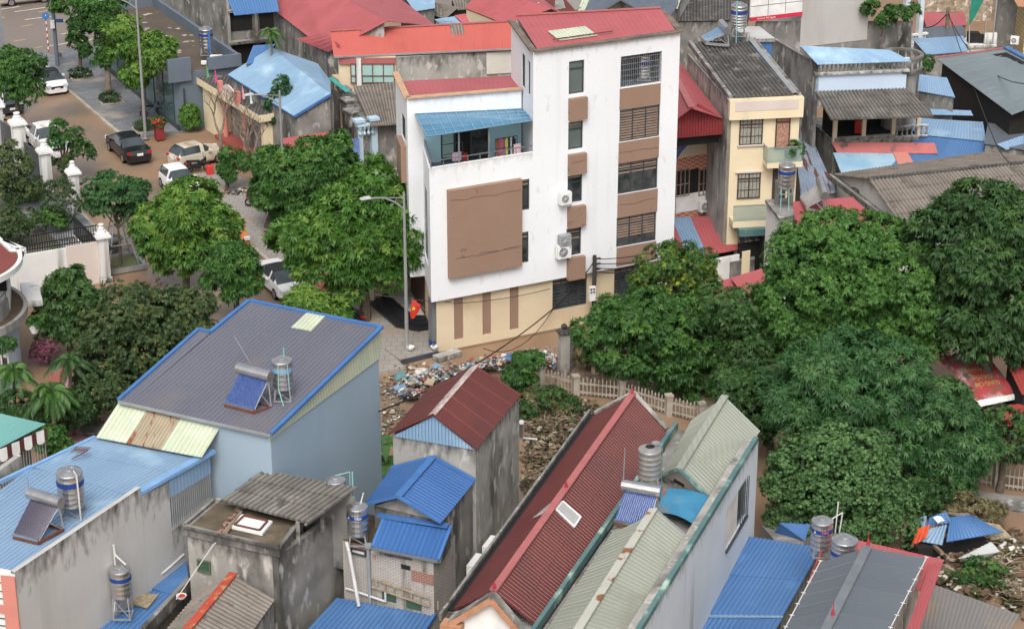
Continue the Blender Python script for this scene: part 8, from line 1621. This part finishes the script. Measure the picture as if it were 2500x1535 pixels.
m.build('spikes', lf_mid if False else mk('spike_green', (.06, .12, .04)), t)
p = fcm.pt(fcm.L - .35, zf + 0.05, .5); t = thing('potted_plant', 'bushy potted plant and red flag on the cream townhouse balcony', 'potted plant', p); m = M(); m.lathe([(0, 0), (.15, 0), (.2, .25), (0, .24)], p, 12); m.build('pot', m_rust, t); crown(t, [(np.array(p + Vector((0, 0, .55))), np.array((.4, .3, .4)))], lf_mid, leaf=.18, clump=.2, name='foliage')
# national flag on the lamp side of the porch
t = thing('national_flag', 'drooping red flag with a yellow star on a slanted pole at the porch', 'flag', BL(.2, -1.6, 2.2)); p0, p1 = BL(.15, -1.2, 1.55), PY(1005, 727, BL(-.9, -1.4).y); p0 = PY(1043, 762, BL(.05, -1.2).y)
m = M(); m.tube(p0, p1, .02, .015); m.build('pole', m_wood, t); px_ = [(1006, 728), (1028, 745), (1022, 762), (1014, 772), (1010, 778), (1003, 777), (1001, 765), (1004, 748)]
m = M(); Y0 = p1.y; m.poly([PY(x, y, Y0 - .02 * i) for i, (x, y) in enumerate(px_)]); fl_ = m.build('cloth', m_flagr, t); c = PY(1009.5, 753, Y0 - .12); m = M(); pts = []
for k in range(10): a = math.pi / 2 + k * math.pi / 5; rr = .14 if k % 2 == 0 else .06; pts.append(c + Vector((rr * math.cos(a), 0, rr * math.sin(a))))
m.poly([c] + pts[:0] + pts[0:2] + [pts[2]]) if False else None
for k in range(10): m.poly([c, pts[k], pts[(k + 1) % 10]])
m.build('star', m_flagy, fl_)
for x, y, mt, lb, nm in ((1057, 845, m_band, 'blue bucket by the corner of the beige wall', 'bucket'), (1061, 851, m_purew, 'white basin lying beside the blue bucket', 'basin'), (1002, 852, m_purew, 'white tub at the foot of the street lamp', 'tub')):
    p = P(x, y, .3); m = M(); h_ = .35 if nm == 'bucket' else .15; m.lathe([(0, 0), (.16, 0), (.22, h_), (.19, h_), (.14, .04), (0, .04)], p, 14); one(m, nm, mt, lb, nm)
one(M().box(P(1092, 868, .15), (1.5, .55, .3), rz=UD + .2), 'stone_slab', m_conc, 'muddy stone step lying against the beige wall', 'slab')
# balcony laundry
def rack(label, u0, u1, z1, root_o):
    t = thing('clothes_rack', label, 'clothes rack', FW.pt((u0 + u1) / 2, 9.42, root_o)); m = M()
    for u in (u0, u1): m.beam(FW.pt(u, 9.42, root_o), FW.pt(u, z1, root_o), .035)
    m.beam(FW.pt(u0, z1, root_o), FW.pt(u1, z1, root_o), .035); m.beam(FW.pt(u0, z1 - .5, root_o + .1), FW.pt(u1, z1 - .5, root_o + .1), .025); m.build('frame', m_frame, t); return t
rack('empty dark clothes rack at the left of the balcony', .85, 2.0, 11.05, -1.2); rack('dark clothes rack full of laundry at the right of the balcony', 3.75, 5.0, 11.0, -1.0)
m = M(); FW.slab(m, 1.35, 1.85, 10.15, 10.6, -1.07, -1.04); one(m, 'towel', mk('pink_towel', (.55, .38, .5)), 'pale pink towel hung over the left balcony rack', 'towel')
cols = [(.3, .1, .04), (.35, .14, .25), (.5, .1, .2), (.12, .12, .14), (.55, .5, .1), (.03, .03, .04), (.5, .55, .6), (.02, .02, .03)]
nms = ('rust brown', 'plum', 'crimson', 'charcoal', 'yellow', 'black', 'pale blue', 'jet black')
for k in range(8): u = 3.8 + k * .13; zb_ = 10.1 - .12 * ((k * 3) % 4); m = M(); FW.slab(m, u, u + .12, zb_ + .1, 10.98, -1.02 + .02 * (k % 3), -.96 + .02 * (k % 3)); m.poly([FW.pt(u - .05, 10.9, -.94), FW.pt(u + .2, 10.9, -.94), FW.pt(u + .15, zb_, -.93), FW.pt(u, zb_, -.93)]); one(m, 'garment', mk('cloth', cols[k], tuple(c * .6 for c in cols[k]), 6), nms[k] + ' garment hanging on the right balcony rack', 'garment', 'laundry on the balcony rack')
m = M(); FW.slab(m, 4.75, 5.15, 9.95, 10.6, -.9, -.87); one(m, 'checked_cloth', mk('checked', (.5, .06, .12), brick=((.75, .6, .62), .09, .09, .02), brick2=(.7, .5, .53)), 'red and white checked cloth at the right end of the balcony rack', 'cloth')
one(M().box(FWF.pt(2.95, 9.65, .3), (.28, .28, .5)), 'red_bin', m_redp, 'small red bin in the balcony doorway', 'bin')
# ================================================================ fence, gate and yard
def picket(label, pts, h=1.0, nm='picket_fence'):
    t = thing(nm, label, 'fence', pts[0]); 
    for k, (a, b) in enumerate(zip(pts[:-1], pts[1:])):
        d = (b - a).normalized(); L = (b - a).length; m = M(); n = int(L / .19)
        for j in range(1, n): q = a + d * L * j / n; m.beam(V3(q, .1), V3(q, h - .12 + .06 * (j % 2)), .07, .05, up=(d.x, d.y, 0)); m.tube(V3(q, h - .12 + .06 * (j % 2)), V3(q, h + .0 + .06 * (j % 2)), .05, .0, 4)
        for z in (.25, .72): m.beam(a + Vector((0, 0, z)), b + Vector((0, 0, z)), .06, .09)
        m.build('picket_panel', m_fence, t)
    for q in pts: m = M(); m.box(V3(q, h * .5), (.3, .3, h * 1.06), rz=.3); m.box(V3(q, h * 1.05), (.38, .38, .08), rz=.3); m.build('post', m_fence, t)
    return t
m_fence = mk('old_white_fence', (.38, .35, .29), (.3, .26, .21), 2, .85, stain=(.17, .14, .1), ssc=(2, 2, 1), st_=(.55, .7))
picket('weathered cream picket fence running behind the maroon gable to the big tree', [P(1322, 944), P(1405, 966), P(1518, 978), P(1632, 1014), P(1712, 1034)], 1.05)
picket('weathered picket fence at the right edge beyond the collapsed blue sheets', [P(2340, 1175), P(2430, 1192), P(2560, 1210)], 1.3)
m = M(); m.prism([V3(p, .1) for p in (P(2300, 1190), P(2560, 1225), P(2560, 1260), P(2300, 1225))], 0); one(m, 'retaining_wall', m_conc_d, 'low dark retaining wall under the right picket fence', 'wall')
t = thing('gate_post', 'grey concrete gate post with a dark ball cap at the rubbish heap', 'gate post', P(1376, 912)); p = P(1376, 912); m = M(); m.box(V3(p, 1.15), (.5, .5, 2.3), rz=.3); m.build('shaft', m_conc, t); m = M(); m.box(V3(p, 2.35), (.66, .66, .12), rz=.3); m.lathe([(.28, 2.4), (.2, 2.5), (.1, 2.52), (.16, 2.6), (.16, 2.68), (.08, 2.76), (0, 2.78)], V3(p, 0), 14); m.build('cap', m_fibro_d, t)
t = thing('iron_gate', 'rusty grey iron gate leaf swung open beside the gate post', 'gate', P(1396, 908)); a, b = P(1386, 914), P(1408, 888); m = M()
for k in range(14): q = a.lerp(b, k / 13); m.beam(V3(q, .1), V3(q, 2.15), .03)
for z in (.15, .6, 1.6, 2.1): m.beam(V3(a, z), V3(b, z), .05)
m.build('leaf', m_rust if False else m_metal, t)
t = thing('shelf_unit', 'small cream open shelf unit standing on the tiled yard', 'shelf', P(1468, 908)); p = P(1468, 908); m = M(); R = Matrix.Rotation(.35, 3, 'Z')
for x in (-.45, .45): m.box(p + R @ Vector((x, 0, .55)), (.05, .45, 1.1), R=R)
for z in (.06, .4, .72, 1.08): m.box(p + R @ Vector((0, 0, z)), (.9, .45, .05), R=R)
m.box(p + R @ Vector((0, .2, .55)), (.9, .04, 1.1), R=R); m.build('cabinet', m_beige, t)
p = P(1440, 900); t = thing('potted_plant', 'broad-leaved potted plant beside the cream shelf unit', 'potted plant', p); m = M(); m.lathe([(0, 0), (.25, 0), (.38, .45), (.3, .42), (0, .4)], p, 14); m.build('pot', m_conc_d, t); crown(t, [(np.array(V3(p, .95)), np.array((.6, .5, .45)))], lf_dry, leaf=.3, clump=.3, name='foliage')
# ================================================================ rubbish and debris
def litter(name, label, areas, n, mats, smin, smax, kind='stuff', flat=.5, zf=lambda x, y: 0, cat='debris', heap=.0):
    m = M(); R_ = random.Random(len(name) * 7 + n)
    for k in range(n):
        A = R_.choice(areas); x = R_.gauss(A[0], A[2] * .5); y = R_.gauss(A[1], A[3] * .5); e = math.exp(-((x - A[0]) / A[2]) ** 2 - ((y - A[1]) / A[3]) ** 2); z = heap * e * R_.uniform(.2, 1) + .03; p = P(x, y, z); s = R_.uniform(smin, smax); mi = R_.randrange(len(mats)); q = R_.random()
        rot = Matrix.Rotation(R_.uniform(0, 6.28), 3, 'Z') @ Matrix.Rotation(R_.uniform(-.7, .7), 3, 'X')
        if q < flat: pts = [p + rot @ Vector((a * s * R_.uniform(.6, 1.1), b * s * R_.uniform(.5, 1), R_.uniform(-.12, .12) * s)) for a, b in ((-1, -.7), (0, -1), (1, -.6), (.9, .7), (-.2, 1), (-1, .6))]; m.poly(pts, mi=mi)
        elif q < .8:
            r_ = s * .6; ic = [(0, 0, 1), (.9, 0, .35), (.3, .85, .3), (-.7, .5, .35), (-.7, -.5, .3), (.3, -.85, .35), (0, 0, -.5)]; ic = [p + rot @ Vector((a * r_ * R_.uniform(.7, 1.4), b * r_ * R_.uniform(.7, 1.2), c * r_ * .8)) for a, b, c in ic]
            for i in range(5): m.poly([ic[0], ic[1 + i], ic[1 + (i + 1) % 5]], mi=mi); m.poly([ic[6], ic[1 + (i + 1) % 5], ic[1 + i]], mi=mi)
        else: m.box(p, (s * 1.3, s * .8, s * .35), R=rot, mi=mi)
    return one(m, name, mats, label, cat, kind=kind)
cm_ = [mk('litter_%d' % i, c, rough=.7) for i, c in enumerate([(.55, .52, .47), (.42, .38, .32), (.12, .22, .36), (.32, .07, .07), (.03, .035, .045), (.42, .32, .21), (.12, .24, .25), (.42, .27, .26), (.22, .165, .11), (.6, .57, .52), (.16, .11, .07), (.05, .06, .08), (.15, .11, .075)])]
litter('rubbish_heap', 'long heap of multicoloured rubbish and clothes along the muddy lane', [(1010, 930, 40, 18), (1060, 918, 50, 18), (1120, 905, 60, 16), (1180, 892, 60, 14), (1240, 880, 60, 14), (1300, 868, 50, 14), (1335, 880, 30, 16), (1000, 960, 30, 14)], 2400, cm_, .04, .2, heap=.7, flat=.5)
tan = [mk('debris_%d' % i, c, rough=.85) for i, c in enumerate([(.15, .10, .062), (.11, .075, .048), (.2, .15, .1), (.07, .052, .034), (.3, .25, .19), (.06, .075, .025), (.14, .08, .05), (.13, .09, .055), (.05, .065, .022)])]
litter('debris_bank', 'bank of muddy leaves, boards and broken brick between the two maroon roofs', [(1330, 1040, 50, 40), (1390, 1030, 50, 30), (1310, 1100, 30, 50), (1340, 1120, 40, 40), (1300, 1180, 20, 40), (1420, 1000, 40, 20), (1360, 1070, 60, 40)], 3000, tan, .05, .19, heap=.5, flat=.65)
litter('mud_debris', 'scattered dry leaves and rubble on the mud between the blue and narrow house', [(950, 960, 24, 50), (940, 1040, 14, 40), (960, 1010, 30, 30), (980, 895, 40, 10)], 260, tan + cm_[:2], .04, .14, heap=.15)
litter('flood_debris', 'slope of dry stalks, sheets and broken wood at the lower right', [(2400, 1340, 60, 30), (2470, 1330, 40, 40), (2330, 1360, 50, 20), (2450, 1400, 50, 40), (2480, 1450, 30, 40), (2310, 1400, 40, 30), (2370, 1440, 50, 20)], 1300, tan + [cm_[0]], .08, .3, heap=.6, flat=.6)
litter('street_litter', 'scattered clods and litter along the muddy road edges', [(330, 610, 40, 40), (380, 690, 30, 30), (640, 640, 30, 20), (650, 460, 40, 8), (420, 440, 30, 20), (360, 360, 10, 6)], 240, tan, .04, .12, heap=.05)
litter('yard_clutter', 'jumble of pots, wood and scrap at the edge of the muddy yard', [(570, 470, 34, 8), (615, 470, 24, 10), (590, 462, 30, 6), (655, 570, 24, 8), (680, 565, 14, 8)], 170, tan + cm_[:5], .08, .24, heap=.3)
def stickpile(label, areas, n, mat, rr=.03, Lm=1.4, nm='branches'):
    m = M(); R_ = random.Random(n)
    for k in range(n):
        A = R_.choice(areas); p = P(R_.gauss(A[0], A[2] * .5), R_.gauss(A[1], A[3] * .5), R_.uniform(.1, .6)); a = R_.uniform(0, 6.28); d = Vector((math.cos(a), math.sin(a), R_.uniform(-.2, .5))) * R_.uniform(.3, Lm); m.path([p, p + d * .5 + Vector((0, 0, .08)), p + d], rr, rr * .4, 4)
    return one(m, nm, mat, label, 'debris', kind='stuff')
stickpile('tangle of brown dead branches beside the gate post', [(1225, 925, 40, 18), (1330, 905, 30, 14), (1260, 940, 30, 20)], 150, m_rust, .015, .8)
stickpile('pale broken sticks over the muddy bank', [(1340, 1080, 60, 60), (1320, 1150, 40, 40), (1390, 1020, 50, 20)], 60, m_bamboo, .02, .8); stickpile('pale dry stalks over the lower right debris slope', [(2420, 1370, 60, 50), (2460, 1430, 50, 40)], 160, m_bamboo, .018, 1.0)
one(M().prism([P(x, y, .5) for x, y in ((1050, 892), (1064, 885), (1078, 890), (1064, 899))], .46), 'blue_board', m_lblue, 'flat sky blue board at the near end of the rubbish heap', 'board')
one(M().prism([P(x, y, .75) for x, y in ((1036, 935), (1044, 923), (1064, 924), (1056, 940))], .7), 'cardboard', mk('cardboard', (.42, .33, .22)), 'square tan cardboard sheet on the rubbish heap', 'cardboard')
one(M().prism([P(x, y, .6) for x, y in ((1224, 876), (1240, 862), (1262, 862), (1256, 880))], .5), 'blue_tarp', m_blue, 'crumpled blue tarpaulin by the brown branches on the rubbish heap', 'tarpaulin')
for x, y, mt, lb in ((980, 928, cm_[6], 'teal striped full sack, upper of the two at the heap end'), (975, 956, m_lblue, 'blue and white striped sack, lower of the two at the heap end'), (1030, 916, cm_[0], 'white plastic sack on the rubbish heap near the lamp')):
    m = M(); p = P(x, y, .05); m.lathe([(0, 0), (.3, .02), (.36, .16), (.28, .3), (.12, .4), (0, .38)], p, 9); m.v = [tuple(c + .07 * math.sin(31 * round(v[0], 2) + 17 * round(v[1], 2) * (i + 1) + 23 * round(v[2], 2)) for i, c in enumerate(v)) for v in m.v]; o = one(m, 'sack', mt, lb, 'sack', 'sacks on the rubbish heap'); o.rotation_euler = (.2, .15, x)
# collapsed blue shed
t = thing('collapsed_shed', 'collapsed shed of bent blue sheets and grey fibre cement at the lower right', 'shed', P(2330, 1330))
def sheet(q, mat, nm='sheet', pitch=.2, amp=.03): m = M(); m.corr(*[P(*a) for a in q], pitch, amp, 'sine'); return m.build(nm, mat, t)
sheet(((2270, 1262, 1.6), (2310, 1248, 1.8), (2325, 1275, 1.5), (2262, 1285, 1.2)), m_blue); sheet(((2320, 1262, 2.0), (2372, 1256, 2.2), (2450, 1298, 1.3), (2310, 1322, 1.5)), m_blue); sheet(((2270, 1290, 1.3), (2312, 1280, 1.6), (2300, 1330, 1.0), (2235, 1318, .9)), m_lblue); sheet(((2225, 1268, 1.2), (2262, 1258, 1.4), (2262, 1285, 1.0), (2228, 1300, .8)), m_lblue)
sheet(((2300, 1250, 1.7), (2365, 1252, 1.6), (2395, 1275, 1.3), (2340, 1262, 1.5)), m_fibro_b, 'grey_sheet'); sheet(((2385, 1270, 1.5), (2440, 1280, 1.3), (2470, 1310, .9), (2420, 1318, .8)), m_bamboo, 'pale_sheet', .2, .05); sheet(((2340, 1362, .9), (2420, 1322, 1.2), (2440, 1345, .9), (2370, 1372, .5)), mk('zinc_sheet', (.42, .44, .43)), 'zinc_sheet')
m = M()
for a, b in (((2250, 1330), (2330, 1300)), ((2320, 1360), (2325, 1300)), ((2290, 1345), (2315, 1360)), ((2245, 1300), (2300, 1350))): m.beam(P(*a, .2), P(*b, 1.1), .14)
m.build('timber', m_wood, t)
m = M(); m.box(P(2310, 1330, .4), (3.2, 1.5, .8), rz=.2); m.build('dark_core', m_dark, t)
for q, mt, lb in ((((2240, 1290, 1.3), (2270, 1280, 1.5), (2262, 1310, 1.2), (2220, 1340, .5)), mk('orange_cloth', (.65, .1, .04)), 'bright orange cloth on the collapsed blue sheets'), (((2278, 1262, 1.85), (2298, 1260, 1.9), (2306, 1270, 1.8), (2290, 1276, 1.75)), m_purew, 'white board scrap on the collapsed blue sheets'), (((1905, 1275, 2.2), (1978, 1280, 2.2), (1965, 1318, 1.6), (1890, 1300, 1.5)), m_bluetrim, 'violet blue tarpaulin over a heap left of the red-lettered tank')):
    m = M(); m.corr(*[P(*a) for a in q], .3, .06, 'sine'); one(m, 'tarpaulin', mt, lb, 'tarpaulin')
m = M(); m.box(P(1945, 1330, .8), (2.6, 1.6, 1.5), rz=.3); one(m, 'heap_box', m_conc_d, 'dark crate heap under the violet blue tarpaulin', 'crate')

# hairline cracks in the rendered brown panels
R_ = random.Random(4); m_crk = mk('crack_dark', (.09, .055, .04))
for u0, u1, z, o in ((.6, 4.6, 8.62, .304), (.9, 4.6, 5.35, .304), (2.2, 4.4, 5.5, .304), (10.5, 12.8, 9.6, .034), (10.6, 12.7, 6.7, .034), (7.5, 8.3, 9.5, .284)):
    n = int((u1 - u0) / .18); pts = []
    for k in range(n + 1): z += R_.uniform(-.035, .035); pts.append(FW.pt(u0 + (u1 - u0) * k / n, z, o))
    m = M(); m.path(pts, .011, n=4); m.build('crack', m_crk, bpy.data.objects['office_building'])
